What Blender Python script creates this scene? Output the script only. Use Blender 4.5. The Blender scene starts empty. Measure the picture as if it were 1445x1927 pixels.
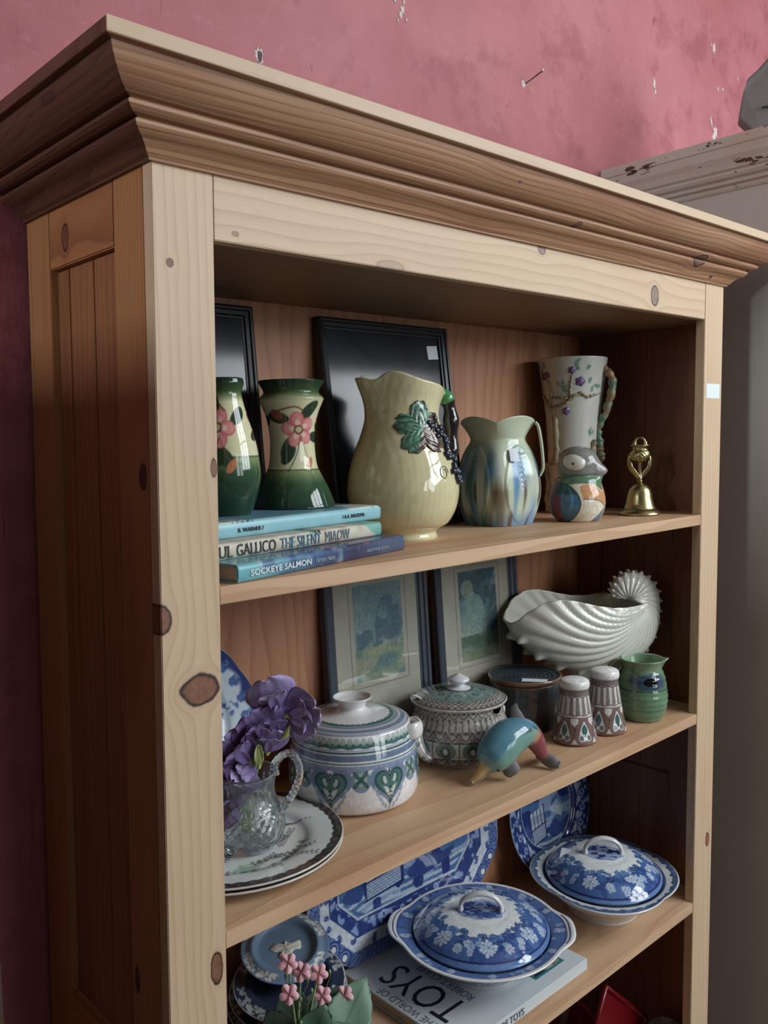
import bpy, math, random
import numpy as np
from mathutils import Vector, Matrix, Euler, noise as mnoise
random.seed(7)
D = bpy.data
SC = bpy.context.scene
COL = SC.collection
PI = math.pi
R = math.radians

# ---------------------------------------------------------------- camera
cam = D.cameras.new('camera'); cam.sensor_fit = 'VERTICAL'; cam.sensor_height = 36; cam.sensor_width = 27
cam.lens = 30.803; cam.clip_start = 0.02
camo = D.objects.new('camera', cam); COL.objects.link(camo)
camo.location = (-0.3940, -0.7355, 1.5200); camo.rotation_euler = (1.4875, 0.0196, -0.7492)
SC.camera = camo
# ---------------------------------------------------------------- view
vs = SC.view_settings
SC.display_settings.display_device = 'sRGB'
vs.view_transform = 'Standard'; vs.look = 'None'; vs.exposure = 0.2; vs.gamma = 1.0; vs.use_curve_mapping = False
# ---------------------------------------------------------------- world and windows
wd = D.worlds.new('world'); SC.world = wd; wd.use_nodes = True
wd.node_tree.nodes['Background'].inputs[0].default_value = (0.80, 0.90, 1.0, 1)
wd.node_tree.nodes['Background'].inputs[1].default_value = 0.16

def area(name, loc, target, sx, sy, power, color=(0.90, 0.96, 1.0)):
    l = D.lights.new(name, 'AREA'); l.shape = 'RECTANGLE'; l.size = sx; l.size_y = sy
    l.energy = power; l.color = color
    o = D.objects.new(name, l); COL.objects.link(o); o.location = loc
    d = Vector(target) - Vector(loc); o.rotation_euler = d.to_track_quat('-Z', 'Y').to_euler()
    o['label'] = 'daylight through window panes'; o['category'] = 'light'
    return o
# shop window front right of the bookcase: six panes of daylight
WC = Vector((1.90, -1.90, 2.48)); WD = (Vector((0.6, 0.1, 1.45)) - WC).normalized()
WR = WD.cross(Vector((0, 0, 1))).normalized(); WU = WR.cross(WD)
for i in (-1, 0, 1):
    for j in (-0.5, 0.5):
        p = WC + WR * (i * 0.54) + WU * (j * 0.66)
        area('window_light', p, p + WD, 0.46, 0.60, 9.3)
# a second, more distant window straight in front
for i in (-0.5, 0.5):
    p = Vector((1.15 + i * 0.9, -3.9, 1.9))
    area('far_window_light', p, p + Vector((0.05, 1, -0.08)), 0.7, 1.1, 12)

# low daylight from a side window far to the left
area('side_window_light', (-3.0, -0.30, 2.15), (0.6, 0.0, 1.6), 0.30, 0.8, 30)

# ---------------------------------------------------------------- colour
def lin(c):
    c = np.asarray(c, float)
    return np.where(c <= 0.04045, c / 12.92, ((c + 0.055) / 1.055) ** 2.4)
def S(r, g, b): return tuple(float(x) for x in lin((r / 255, g / 255, b / 255)))
def S4(r, g, b): return S(r, g, b) + (1.0,)

# ---------------------------------------------------------------- object helpers
def link(o, parent=None):
    COL.objects.link(o)
    if parent is not None: o.parent = parent
    return o
def thing(name, label, cat, loc=(0, 0, 0), rz=0.0, group=None):
    o = D.objects.new(name, None); o.empty_display_size = 0.05; link(o)
    o.location = loc; o.rotation_euler = (0, 0, rz)
    o['label'] = label; o['category'] = cat
    if group: o['group'] = group
    return o
def tag(o, label, cat, group=None):
    o['label'] = label; o['category'] = cat
    if group: o['group'] = group
    return o
def mesh(name, V, F, mat, parent=None, cols=None, smooth=True, loc=None, rot=None, lab=None):
    me = D.meshes.new(name)
    V = np.asarray(V, float)
    me.from_pydata(V.tolist(), [], [tuple(int(i) for i in f) for f in F])
    if smooth: me.polygons.foreach_set('use_smooth', [True] * len(me.polygons))
    if cols is not None:
        ca = me.color_attributes.new('Col', 'FLOAT_COLOR', 'POINT')
        g_ = (cols @ np.array([[0.3], [0.55], [0.15]])); cols = g_ + (cols - g_) * 0.80
        c = np.ones((len(V), 4)); c[:, :3] = cols
        ca.data.foreach_set('color', c.ravel())
    me.materials.append(mat); me.update()
    o = D.objects.new(name, me); link(o, parent)
    if loc is not None: o.location = loc
    if rot is not None: o.rotation_euler = rot
    if lab: o['label'] = lab
    return o

class MB:
    """collects simple solids into one mesh"""
    def __init__(s): s.V = []; s.F = []
    def add(s, V, F):
        n = len(s.V); s.V += [tuple(v) for v in V]; s.F += [tuple(i + n for i in f) for f in F]; return s
    def box(s, x0, x1, y0, y1, z0, z1, b=0.0, M=None):
        import bmesh
        bm = bmesh.new()
        bmesh.ops.create_cube(bm, size=1)
        for v in bm.verts:
            v.co = Vector(((x0 + x1) / 2 + v.co.x * (x1 - x0), (y0 + y1) / 2 + v.co.y * (y1 - y0), (z0 + z1) / 2 + v.co.z * (z1 - z0)))
        if b: bmesh.ops.bevel(bm, geom=bm.edges[:], offset=b, segments=2, affect='EDGES', clamp_overlap=True)
        bm.verts.index_update()
        V = [(M @ v.co) if M else v.co.copy() for v in bm.verts]
        F = [[v.index for v in f.verts] for f in bm.faces]
        bm.free(); return s.add(V, F)
    def build(s, name, mat, parent=None, fn=None, smooth=False, **k):
        V = np.array(s.V)
        if fn: V = fn(V)
        return mesh(name, V, s.F, mat, parent, smooth=smooth, **k)

def gridF(nu, nv, cu=False, cv=False):
    """faces of a grid whose vertex index is i*nv+j"""
    F = []
    for i in range(nu if cu else nu - 1):
        i2 = (i + 1) % nu
        for j in range(nv if cv else nv - 1):
            j2 = (j + 1) % nv
            F.append((i * nv + j, i2 * nv + j, i2 * nv + j2, i * nv + j2))
    return F
def spline(P, n, closed=False):
    """Catmull-Rom through the rows of P, n samples"""
    P = np.asarray(P, float); m = len(P)
    if closed: Q = np.vstack([P[-1], P, P[0], P[1]]); segs = m
    else: Q = np.vstack([2 * P[0] - P[1], P, 2 * P[-1] - P[-2]]); segs = m - 1
    t = np.linspace(0, segs, n, endpoint=not closed); i = np.minimum(t.astype(int), segs - 1); f = (t - i)[:, None]
    a, b, c, d = Q[i], Q[i + 1], Q[i + 2], Q[i + 3]
    return 0.5 * ((2 * b) + (c - a) * f + (2 * a - 5 * b + 4 * c - d) * f ** 2 + (3 * b - a - 3 * c + d) * f ** 3)
def tubeVF(P, Rr, n=12, sx=1.0, closed=False, cap=True, up=(0, 0, 1), squash=None):
    """tube through points P with radii Rr; squash = factor of the section along 'up'"""
    P = np.asarray(P, float); m = len(P); Rr = np.broadcast_to(np.asarray(Rr, float), (m,))
    T = np.gradient(P, axis=0) if not closed else np.roll(P, -1, 0) - np.roll(P, 1, 0)
    T /= np.linalg.norm(T, axis=1)[:, None] + 1e-12
    U = np.asarray(up, float); N = np.zeros_like(P)
    n0 = np.cross(T[0], U)
    if np.linalg.norm(n0) < 1e-3: n0 = np.cross(T[0], (1, 0.1, 0))
    n0 /= np.linalg.norm(n0); N[0] = n0
    for i in range(1, m):
        v = N[i - 1] - T[i] * (N[i - 1] @ T[i]); N[i] = v / (np.linalg.norm(v) + 1e-12)
    B = np.cross(T, N)
    a = np.linspace(0, 2 * PI, n, endpoint=False)
    sq = 1.0 if squash is None else squash
    V = (P[:, None, :] + Rr[:, None, None] * (np.cos(a)[None, :, None] * N[:, None, :] * sx + np.sin(a)[None, :, None] * B[:, None, :] * sq)).reshape(-1, 3)
    F = gridF(m, n, closed, True)
    if cap and not closed:
        k = len(V); V = np.vstack([V, P[0], P[-1]])
        for j in range(n):
            F.append((k, (j + 1) % n, j)); F.append((k + 1, (m - 1) * n + j, (m - 1) * n + (j + 1) % n))
    return V, F
def tube(name, P, Rr, mat, parent, n=12, cols=None, **k):
    kk = {q: k.pop(q) for q in list(k) if q in ('sx', 'closed', 'cap', 'up', 'squash')}
    V, F = tubeVF(P, Rr, n, **kk)
    if cols is not None and not isinstance(cols, np.ndarray): cols = np.tile(cols, (len(V), 1))
    return mesh(name, V, F, mat, parent, cols=cols, **k)
def subdiv(o, lv=1):
    m = o.modifiers.new('sub', 'SUBSURF'); m.levels = lv; m.render_levels = lv; return o

TH0 = R(-133)          # the side of a pot that looks towards the room's viewer
def dens(prof, step=0.0015):
    P = np.asarray(prof, float); out = [P[0]]; idx = [0]
    for a, b in zip(P[:-1], P[1:]):
        k = max(1, int(math.ceil(np.linalg.norm(b - a) / step)))
        for t in range(1, k + 1): out.append(a + (b - a) * t / k)
        idx.append(len(out) - 1)
    return np.array(out), idx
def lathe(name, prof, mat, parent, n=96, paint=None, step=0.0015, mod=None, base=(1, 1, 1), th0=TH0, smooth=True, **k):
    """prof: [(r,z)..] ; paint(th,z,r,s)->Nx3 sRGB colours ; th=0 faces the viewer, growing to the right; s = 0..1 along profile"""
    P, idx = dens(prof, step)
    m = len(P)
    th = np.linspace(-PI, PI, n, endpoint=False)
    TH, RR = np.meshgrid(th, P[:, 0], indexing='ij'); _, ZZ = np.meshgrid(th, P[:, 1], indexing='ij')
    SS = np.tile(np.arange(m), (n, 1))
    r, z = RR.copy(), ZZ.copy()
    if mod: r, z = mod(TH, ZZ, RR, SS)
    V = np.stack([r * np.cos(TH + th0), r * np.sin(TH + th0), z], -1).reshape(-1, 3)
    F = gridF(n, m, True, False)
    cols = None
    if paint is not None:
        c = paint(TH.ravel(), ZZ.ravel(), RR.ravel(), SS.ravel(), idx)
        cols = lin(np.clip(c, 0, 1))
    return mesh(name, V, F, mat, parent, cols=cols, smooth=smooth, **k)

# ---------------------------------------------------------------- painting on surfaces (pattern colours per vertex)
class Cv:
    """a small pattern sheet in metres, sampled on to the vertices of a glazed or printed surface"""
    def __init__(s, x0, x1, y0, y1, res, bg):
        s.x0, s.y0, s.res = x0, y0, res
        s.w = int((x1 - x0) * res) + 1; s.h = int((y1 - y0) * res) + 1
        s.a = np.empty((s.h, s.w, 3)); s.a[:] = s.c(bg)
    def c(s, col): return np.asarray(col, float) / 255.0
    def win(s, xa, xb, ya, yb, pad=2):
        i0 = max(0, int((xa - s.x0) * s.res) - pad); i1 = min(s.w, int((xb - s.x0) * s.res) + pad + 1)
        j0 = max(0, int((ya - s.y0) * s.res) - pad); j1 = min(s.h, int((yb - s.y0) * s.res) + pad + 1)
        if i1 <= i0 or j1 <= j0: return None
        X, Y = np.meshgrid(s.x0 + np.arange(i0, i1) / s.res, s.y0 + np.arange(j0, j1) / s.res)
        return i0, i1, j0, j1, X, Y
    def mix(s, w, m, col, al=1.0):
        i0, i1, j0, j1 = w[:4]; m = np.clip(m, 0, 1)[..., None] * al
        s.a[j0:j1, i0:i1] = s.a[j0:j1, i0:i1] * (1 - m) + s.c(col) * m
    def ell(s, x, y, rx, ry, col, rot=0.0, al=1.0, hole=0.0):
        q = max(rx, ry); w = s.win(x - q, x + q, y - q, y + q)
        if w is None: return
        X, Y = w[4] - x, w[5] - y; c_, s_ = math.cos(rot), math.sin(rot)
        u, v = (X * c_ + Y * s_) / rx, (-X * s_ + Y * c_) / ry
        d = np.sqrt(u * u + v * v); k = min(rx, ry) * s.res
        m = np.clip((1 - d) * k + 0.5, 0, 1)
        if hole: m = m * np.clip((d - hole) * k + 0.5, 0, 1)
        s.mix(w, m, col, al)
    def line(s, pts, wd, col, al=1.0):
        P = np.asarray(pts, float); h = wd / 2
        w = s.win(P[:, 0].min() - h, P[:, 0].max() + h, P[:, 1].min() - h, P[:, 1].max() + h)
        if w is None: return
        X, Y = w[4], w[5]; d = np.full(X.shape, 9.0)
        for (ax, ay), (bx, by) in zip(P[:-1], P[1:]):
            vx, vy = bx - ax, by - ay; L = vx * vx + vy * vy + 1e-15
            t = np.clip(((X - ax) * vx + (Y - ay) * vy) / L, 0, 1)
            d = np.minimum(d, np.hypot(X - ax - t * vx, Y - ay - t * vy))
        s.mix(w, (h - d) * s.res + 0.5, col, al)
    def curve(s, pts, wd, col, al=1.0, n=24): s.line(spline(pts, n), wd, col, al)
    def poly(s, pts, col, al=1.0):
        P = np.asarray(pts, float); w = s.win(P[:, 0].min(), P[:, 0].max(), P[:, 1].min(), P[:, 1].max())
        if w is None: return
        X, Y = w[4], w[5]; ins = np.zeros(X.shape, bool)
        Q = np.roll(P, -1, 0)
        for (ax, ay), (bx, by) in zip(P, Q):
            if ay == by: continue
            ins ^= ((ay > Y) != (by > Y)) & (X < (bx - ax) * (Y - ay) / (by - ay) + ax)
        s.mix(w, ins.astype(float), col, al)
    def blob(s, pts, col, al=1.0, n=40): s.poly(spline(pts, n, True), col, al)
    def band(s, ya, yb, col, al=1.0):
        j0 = max(0, int(round((ya - s.y0) * s.res))); j1 = min(s.h, int(round((yb - s.y0) * s.res)))
        if j1 > j0: s.a[j0:j1] = s.a[j0:j1] * (1 - al) + s.c(col) * al
    def where(s, m, col, al=1.0):
        m = np.clip(m.astype(float), 0, 1)[..., None] * al; s.a = s.a * (1 - m) + s.c(col) * m
    def grid(s): return np.meshgrid(s.x0 + np.arange(s.w) / s.res, s.y0 + np.arange(s.h) / s.res)
    def fuzz(s, amp, cell=6, seed=1):
        g = np.random.RandomState(seed).rand(s.h // cell + 2, s.w // cell + 2)
        g = np.kron(g, np.ones((cell, cell)))[:s.h, :s.w]
        for _ in range(2): g = (g + np.roll(g, 1, 0) + np.roll(g, 1, 1) + np.roll(g, -1, 0) + np.roll(g, -1, 1)) / 5
        s.a = np.clip(s.a * (1 + amp * (g[..., None] - 0.5)), 0, 1)
    def get(s, x, y, wrap=None):
        if wrap: x = (x - s.x0) % wrap + s.x0
        fx = np.clip((x - s.x0) * s.res, 0, s.w - 1.001); fy = np.clip((y - s.y0) * s.res, 0, s.h - 1.001)
        i, j = fx.astype(int), fy.astype(int); u, v = (fx - i)[:, None], (fy - j)[:, None]; a = s.a
        return (a[j, i] * (1 - u) + a[j, i + 1] * u) * (1 - v) + (a[j + 1, i] * (1 - u) + a[j + 1, i + 1] * u) * v

# ---------------------------------------------------------------- node helpers
def newmat(name):
    m = D.materials.new(name); m.use_nodes = True; nt = m.node_tree
    b = nt.nodes['Principled BSDF']; return m, nt, b
class N:
    def __init__(s, nt): s.nt = nt
    def n(s, t, **k):
        x = s.nt.nodes.new(t)
        for a, v in k.items(): setattr(x, a, v)
        return x
    def l(s, a, b): s.nt.links.new(a, b)
    def put(s, sock, v):
        if hasattr(v, 'is_linked') or hasattr(v, 'links'): s.l(v, sock)
        else: sock.default_value = v
    def m(s, op, a, b=None, c=None, clamp=False):
        x = s.n('ShaderNodeMath', operation=op); x.use_clamp = clamp
        s.put(x.inputs[0], a)
        if b is not None: s.put(x.inputs[1], b)
        if c is not None: s.put(x.inputs[2], c)
        return x.outputs[0]
    def mixc(s, f, a, b, mode='MIX'):
        x = s.n('ShaderNodeMix', data_type='RGBA', blend_type=mode)
        s.put(x.inputs[0], f); s.put(x.inputs[6], a); s.put(x.inputs[7], b); return x.outputs[2]
    def noise(s, vec, scale=5.0, detail=3.0, rough=0.5, dist=0.0):
        x = s.n('ShaderNodeTexNoise'); x.inputs['Scale'].default_value = scale; x.inputs['Detail'].default_value = detail
        x.inputs['Roughness'].default_value = rough; x.inputs['Distortion'].default_value = dist
        if vec is not None: s.l(vec, x.inputs['Vector'])
        return x.outputs[0]
    def comb(s, x, y, z):
        q = s.n('ShaderNodeCombineXYZ')
        for i, v in enumerate((x, y, z)): s.put(q.inputs[i], v)
        return q.outputs[0]
    def coords(s):
        t = s.n('ShaderNodeTexCoord'); q = s.n('ShaderNodeSeparateXYZ'); s.l(t.outputs['Object'], q.inputs[0])
        return t.outputs['Object'], q.outputs[0], q.outputs[1], q.outputs[2]
    def ss(s, v, a, b):
        x = s.n('ShaderNodeMapRange', interpolation_type='SMOOTHSTEP'); s.put(x.inputs[0], v)
        x.inputs[1].default_value = a; x.inputs[2].default_value = b; return x.outputs[0]
    def bump(s, h, strength, dist, b):
        x = s.n('ShaderNodeBump'); x.inputs['Strength'].default_value = strength; x.inputs['Distance'].default_value = dist
        s.l(h, x.inputs['Height']); s.l(x.outputs[0], b.inputs['Normal'])

def wood(name, axis='Z', light=(205, 170, 125), dark=(165, 120, 75), pith=(0.03, 0.09), freq=170, warp=0.010, knots=(), seed=0.0,
         knotcol=(95, 58, 42), rough=0.55, stretch=1.6, contrast=1.0, stain=(150, 95, 60), stain_amt=0.25):
    """pine: growth rings around a pith line (metres across the grain), knots = [(u, a, ru, ra, strength)] that bend the grain"""
    m, nt, b = newmat(name); q = N(nt)
    vec, X, Y, Z = q.coords()
    if axis == 'Z': u, a, c = Z, X, Y
    elif axis == 'X': u, a, c = X, Z, Y
    else: u, a, c = Y, Z, X
    a0 = a; kmask = None; kring = None; halo = None
    for kn in knots:
        ku, ka, ru, ra = kn[:4]; axc = c if len(kn) > 5 and kn[5] == 'c' else a0
        du = q.m('DIVIDE', q.m('SUBTRACT', u, ku), ru); da = q.m('DIVIDE', q.m('SUBTRACT', axc, ka), ra)
        d2 = q.m('ADD', q.m('MULTIPLY', du, du), q.m('MULTIPLY', da, da))
        flow = q.m('DIVIDE', q.m('MULTIPLY', da, ra * 1.0), q.m('MAXIMUM', q.m('ADD', q.m('MULTIPLY', q.m('DIVIDE', d2, stretch), 1.0), 0.0), 0.85))
        if axc is a0: a = q.m('SUBTRACT', a, q.m('MULTIPLY', flow, 0.9))
        d = q.m('SQRT', d2)
        nz = q.m('MULTIPLY', q.m('SUBTRACT', q.noise(vec, 60), 0.5), 0.5)
        d = q.m('ADD', d, nz)
        mk = q.m('MULTIPLY', q.ss(d, 1.02, 0.90), kn[4] if len(kn) > 4 else 1.0)
        rim = q.m('MULTIPLY', q.m('MULTIPLY', q.ss(d, 1.15, 0.99), q.ss(d, 0.80, 0.97)), kn[4] if len(kn) > 4 else 1.0)
        hl = q.m('MULTIPLY', q.ss(d, 1.9, 0.9), 0.16)
        kmask = mk if kmask is None else q.m('MAXIMUM', kmask, mk)
        kring = rim if kring is None else q.m('MAXIMUM', kring, rim)
        halo = hl if halo is None else q.m('MAXIMUM', halo, hl)
    lowv = q.comb(q.m('MULTIPLY', u, 2.2), q.m('MULTIPLY', a, 9.0), q.m('ADD', q.m('MULTIPLY', c, 9.0), seed))
    low = q.m('MULTIPLY', q.m('SUBTRACT', q.noise(lowv, 1.0, 2.0), 0.5), warp * 4)
    pa = q.m('SUBTRACT', a, pith[0]); pc = q.m('SUBTRACT', c, pith[1])
    rr = q.m('SQRT', q.m('ADD', q.m('MULTIPLY', pa, pa), q.m('MULTIPLY', pc, pc)))
    rr = q.m('ADD', rr, low)
    t = q.m('MULTIPLY', rr, freq)
    jit = q.noise(q.comb(q.m('MULTIPLY', t, 0.35), seed + 3.1, q.m('MULTIPLY', u, 0.6)), 1.0, 1.0)
    saw = q.m('FRACT', q.m('ADD', t, q.m('MULTIPLY', jit, 1.6)))
    edge = q.m('MULTIPLY', q.m('POWER', saw, 2.6), q.ss(saw, 1.0, 0.93))
    fib = q.noise(q.comb(q.m('MULTIPLY', u, 14), q.m('MULTIPLY', a, 700), q.m('MULTIPLY', c, 700)), 1.0, 2.0)
    patch = q.noise(q.comb(q.m('MULTIPLY', u, 3), q.m('MULTIPLY', a, 14), q.m('ADD', q.m('MULTIPLY', c, 14), seed + 9)), 1.0, 2.0)
    f = q.m('ADD', q.m('MULTIPLY', edge, 0.85 * contrast), q.m('MULTIPLY', q.m('SUBTRACT', fib, 0.5), 0.35), clamp=True)
    col = q.mixc(f, S4(*light), S4(*dark))
    col = q.mixc(q.m('MULTIPLY', q.ss(patch, 0.45, 0.75), stain_amt), col, S4(*stain))
    if kmask is not None:
        col = q.mixc(halo, col, S4(*stain))
        ring = q.noise(q.comb(q.m('MULTIPLY', u, 150), q.m('MULTIPLY', a0, 150), q.m('MULTIPLY', c, 60)), 1.0, 1.0)
        kc = q.mixc(ring, S4(*knotcol), S4(*[min(255, int(v * 1.35 + 12)) for v in knotcol]))
        col = q.mixc(kmask, col, kc); col = q.mixc(kring, col, S4(*[int(v * 0.5) for v in knotcol]))
    q.l(col, b.inputs['Base Color'])
    b.inputs['Roughness'].default_value = rough
    q.bump(q.m('ADD', q.m('MULTIPLY', edge, 0.5), q.m('MULTIPLY', fib, 0.4)), 0.12, 0.0006, b)
    return m

_gl = {}
def glaze(rough=0.07, spec=0.5, coat=0.0, bump=0.0, bscale=40.0, sheen=0.0, metal=0.0):
    """glazed pottery or print: the surface pattern comes from the painted colours, with fine procedural unevenness"""
    k = (rough, spec, coat, bump, bscale, metal)
    if k in _gl: return _gl[k]
    m, nt, b = newmat('painted_glaze'); q = N(nt)
    at = q.n('ShaderNodeAttribute'); at.attribute_name = 'Col'
    vec, X, Y, Z = q.coords()
    nz = q.noise(vec, 90, 2)
    col = q.mixc(1.0, at.outputs['Color'], q.mixc(nz, (0.90, 0.90, 0.90, 1), (1.06, 1.06, 1.06, 1)), 'MULTIPLY')
    q.l(col, b.inputs['Base Color']); b.inputs['Roughness'].default_value = rough
    b.inputs['Specular IOR Level'].default_value = spec; b.inputs['Metallic'].default_value = metal
    if coat: b.inputs['Coat Weight'].default_value = coat; b.inputs['Coat Roughness'].default_value = 0.04
    q.bump(q.noise(vec, bscale, 2), 0.06 if not bump else bump, 0.001, b)
    _gl[k] = m; return m
_pl = {}
def plain(name, col, rough=0.5, col2=None, scale=30.0, metal=0.0, spec=0.5, bump=0.05, **k):
    key = (name, col)
    if key in _pl: return _pl[key]
    m, nt, b = newmat(name); q = N(nt); vec, X, Y, Z = q.coords()
    c2 = col2 or tuple(int(v * 0.88) for v in col)
    q.l(q.mixc(q.noise(vec, scale, 3), S4(*col), S4(*c2)), b.inputs['Base Color'])
    b.inputs['Roughness'].default_value = rough; b.inputs['Metallic'].default_value = metal
    b.inputs['Specular IOR Level'].default_value = spec
    for a, v in k.items(): b.inputs[a.replace('_', ' ')].default_value = v
    if bump: q.bump(q.noise(vec, scale * 3, 2), bump, 0.001, b)
    _pl[key] = m; return m
def text_mesh(name, s, size, mat, parent, loc, rot, ext=0.0002, sx=1.0, align='LEFT', bold=0.0, space=1.0, lab=None, shear=0.0, ondraw=None):
    cu = D.curves.new(name, 'FONT'); cu.body = s; cu.size = size; cu.extrude = ext; cu.align_x = align; cu.offset = bold
    cu.space_character = space; cu.shear = shear; cu.resolution_u = 3
    o = D.objects.new(name, cu); COL.objects.link(o)
    bpy.context.view_layer.update()
    me = D.meshes.new_from_object(o.evaluated_get(bpy.context.evaluated_depsgraph_get()))
    D.objects.remove(o); D.curves.remove(cu)
    for v in me.vertices: v.co.x *= sx
    me.materials.clear(); me.materials.append(mat)
    r = D.objects.new(name, me); link(r, parent); r.location = loc; r.rotation_euler = rot
    if lab: r['label'] = lab
    return r
def fit_text(name, s, x0, x1, size, mat, parent, y, z, rot=(R(90), 0, 0), **k):
    o = text_mesh(name, s, size, mat, parent, (x0, y, z), rot, 0.0003, **k)
    xs = [v.co.x for v in o.data.vertices]; a, b = min(xs), max(xs)
    for v in o.data.vertices: v.co.x = (v.co.x - a) * (x1 - x0) / (b - a)
    return o
# ================================================================ the room
def struct(o): o['kind'] = 'structure'; return o
def wall_mat():
    m, nt, b = newmat('distressed_red_plaster'); q = N(nt); vec, X, Y, Z = q.coords()
    n1 = q.noise(vec, 2.2, 5, 0.6); n2 = q.noise(vec, 9, 6, 0.65); n3 = q.noise(vec, 45, 4, 0.6)
    col = q.mixc(q.ss(n1, 0.35, 0.68), S4(156, 84, 90), S4(176, 107, 113))
    col = q.mixc(q.m('MULTIPLY', q.ss(n2, 0.50, 0.66), 0.55), col, S4(138, 65, 72))
    col = q.mixc(q.m('MULTIPLY', q.ss(n3, 0.55, 0.8), 0.25), col, S4(205, 140, 146))
    # vertical brush streaks and chips
    st = q.noise(q.comb(q.m('MULTIPLY', X, 160), Y, q.m('MULTIPLY', Z, 9)), 1.0, 3)
    col = q.mixc(q.m('MULTIPLY', q.ss(st, 0.66, 0.74), q.m('MULTIPLY', q.ss(X, 0.5, 0.1), 0.7)), col, S4(110, 45, 50))
    ch = q.noise(q.comb(q.m('MULTIPLY', X, 26), Y, q.m('MULTIPLY', Z, 11)), 1.0, 6, 0.7)
    col = q.mixc(q.m('MULTIPLY', q.ss(ch, 0.67, 0.70), 0.75), col, S4(120, 52, 58))
    q.l(col, b.inputs['Base Color']); b.inputs['Roughness'].default_value = 0.62
    q.bump(q.m('ADD', q.m('MULTIPLY', n2, 0.7), q.m('ADD', q.m('MULTIPLY', ch, 0.8), q.m('MULTIPLY', n3, 0.3))), 0.35, 0.004, b)
    return m
WALLM = wall_mat()
YW = 0.31
struct(MB().box(-3.5, 3.2, YW, YW + 0.12, 0, 3.3).build('wall_back', WALLM))
struct(MB().box(-3.5, -3.35, -4.5, YW, 0, 3.3).build('wall_left', plain('left_wall_paint', (120, 108, 100), 0.8)))
struct(MB().box(-3.5, 3.2, -4.5, YW + 0.12, -0.1, 0).build('floor', plain('worn_floor', (120, 100, 84), 0.6, (92, 76, 64), 4)))
struct(MB().box(-3.5, 3.2, -4.5, YW + 0.12, 3.3, 3.4).build('ceiling', plain('ceiling_paint', (190, 186, 178), 0.8)))

# chips and holes in the plaster
def chip(x, z, w, h, seed, hole=0.5, tilt=0.0):
    rs = random.Random(seed); k = 22; V = []; F = []
    rad = [rs.uniform(0.55, 1.15) for _ in range(k)]
    for ring, (s, y) in enumerate(((1.0, 0.0), (0.86, -0.0016), (0.5, -0.0012), (0.0, -0.0010))):
        for i in range(k):
            a = 2 * PI * i / k; xx = math.cos(a) * w * rad[i] * s; zz = math.sin(a) * h * rad[i] * s
            V.append((x + xx * math.cos(tilt) - zz * math.sin(tilt), YW + y, z + xx * math.sin(tilt) + zz * math.cos(tilt)))
    for r_ in range(3):
        for i in range(k): F.append((r_ * k + i, r_ * k + (i + 1) % k, (r_ + 1) * k + (i + 1) % k, (r_ + 1) * k + i))
    return V, F
PLA = plain('bare_white_plaster', (222, 212, 208), 0.9, (180, 160, 156), 120, bump=0.5)
HOL = plain('dark_plug_hole', (62, 52, 50), 0.9, (110, 96, 92), 200)
def chipobj(label, items):
    for i_, it in enumerate(items):
        o = MB(); o.add(*chip(*it)); one = isinstance(label, str)
        b = o.build('plaster_chip', PLA); tag(b, label if one else label[i_], 'wall damage', 'white chips in the cluster at the top edge' if one and len(items) > 1 else 'chips in the pink plaster wall')
    return b
c0 = chipobj('white-rimmed plug hole in the pink wall above the left of the cornice', [(0.354, 2.058, 0.0085, 0.0135, 3)])
mesh('hole', *(lambda v: (np.array(v[0]) + (0.0005, -0.0012, -0.001), v[1]))(chip(0.354, 2.058, 0.0045, 0.0085, 11)), HOL, c0, lab='dark hole')
chipobj('small white chip in the cluster at the top edge of the pink wall', [(0.632 + dx, 2.196 + dz, s, s * 1.6, i) for i, (dx, dz, s) in enumerate(
    [(0, 0, .004), (-.012, .018, .003), (.008, .022, .003), (.013, -.004, .0025), (-.006, -.010, .0025), (.004, .008, .005), (-.02, .03, .002), (.02, .036, .002), (-.014, .044, .0025)])])
chipobj(['small white chip in the pink wall, midway between the nail and the wardrobe', 'tiny speck just below the chip midway between nail and wardrobe'], [(1.406, 2.283, 0.006, 0.013, 21), (1.412, 2.268, 0.004, 0.007, 22)])
chipobj(['largest white plaster scar, directly above the grey wardrobe cornice', 'lower lobe of bare plaster under the large scar above the wardrobe', 'thin white streak rising left of the large scar above the wardrobe'], [(1.69, 2.242, 0.011, 0.017, 31), (1.684, 2.226, 0.008, 0.016, 32), (1.668, 2.262, 0.003, 0.018, 33, .5, .4)])
chipobj(['tall white chip high on the pink wall, upper of those above the wardrobe', 'tiny white speck just left of the tall high chip', 'small white chip halfway between the high chip and the wardrobe, left one', 'small white chip halfway between the high chip and the wardrobe, right one', 'small white chip at the far right edge of the wall, above the case'], [(1.678, 2.432, 0.006, 0.014, 41), (1.664, 2.438, 0.003, 0.005, 42), (1.70, 2.345, .003, .007, 43), (1.725, 2.35, .003, .006, 44), (1.80, 2.395, .003, .005, 45)])
# nail
nl = thing('wall_nail', 'steel nail sticking out of the pink wall beside a tiny plaster chip', 'nail', (0.953, YW, 2.170))
tube('shank', [(0, 0, 0), (0.001, -0.020, 0.006), (0.002, -0.038, 0.012)], 0.0013, plain('nail_steel', (120, 112, 108), 0.35, metal=0.8), nl, 10)
tube('nail_head', [(0.002, -0.038, 0.012), (0.0021, -0.0395, 0.0125)], 0.0034, plain('nail_head_steel', (205, 200, 196), 0.35, metal=0.5), nl, 14)
mesh('plaster_crumb', *(lambda v: (np.array(v[0]) - (0, YW, 0), v[1]))(chip(-0.006, -0.002, 0.006, 0.007, 51)), PLA, nl)

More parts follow.
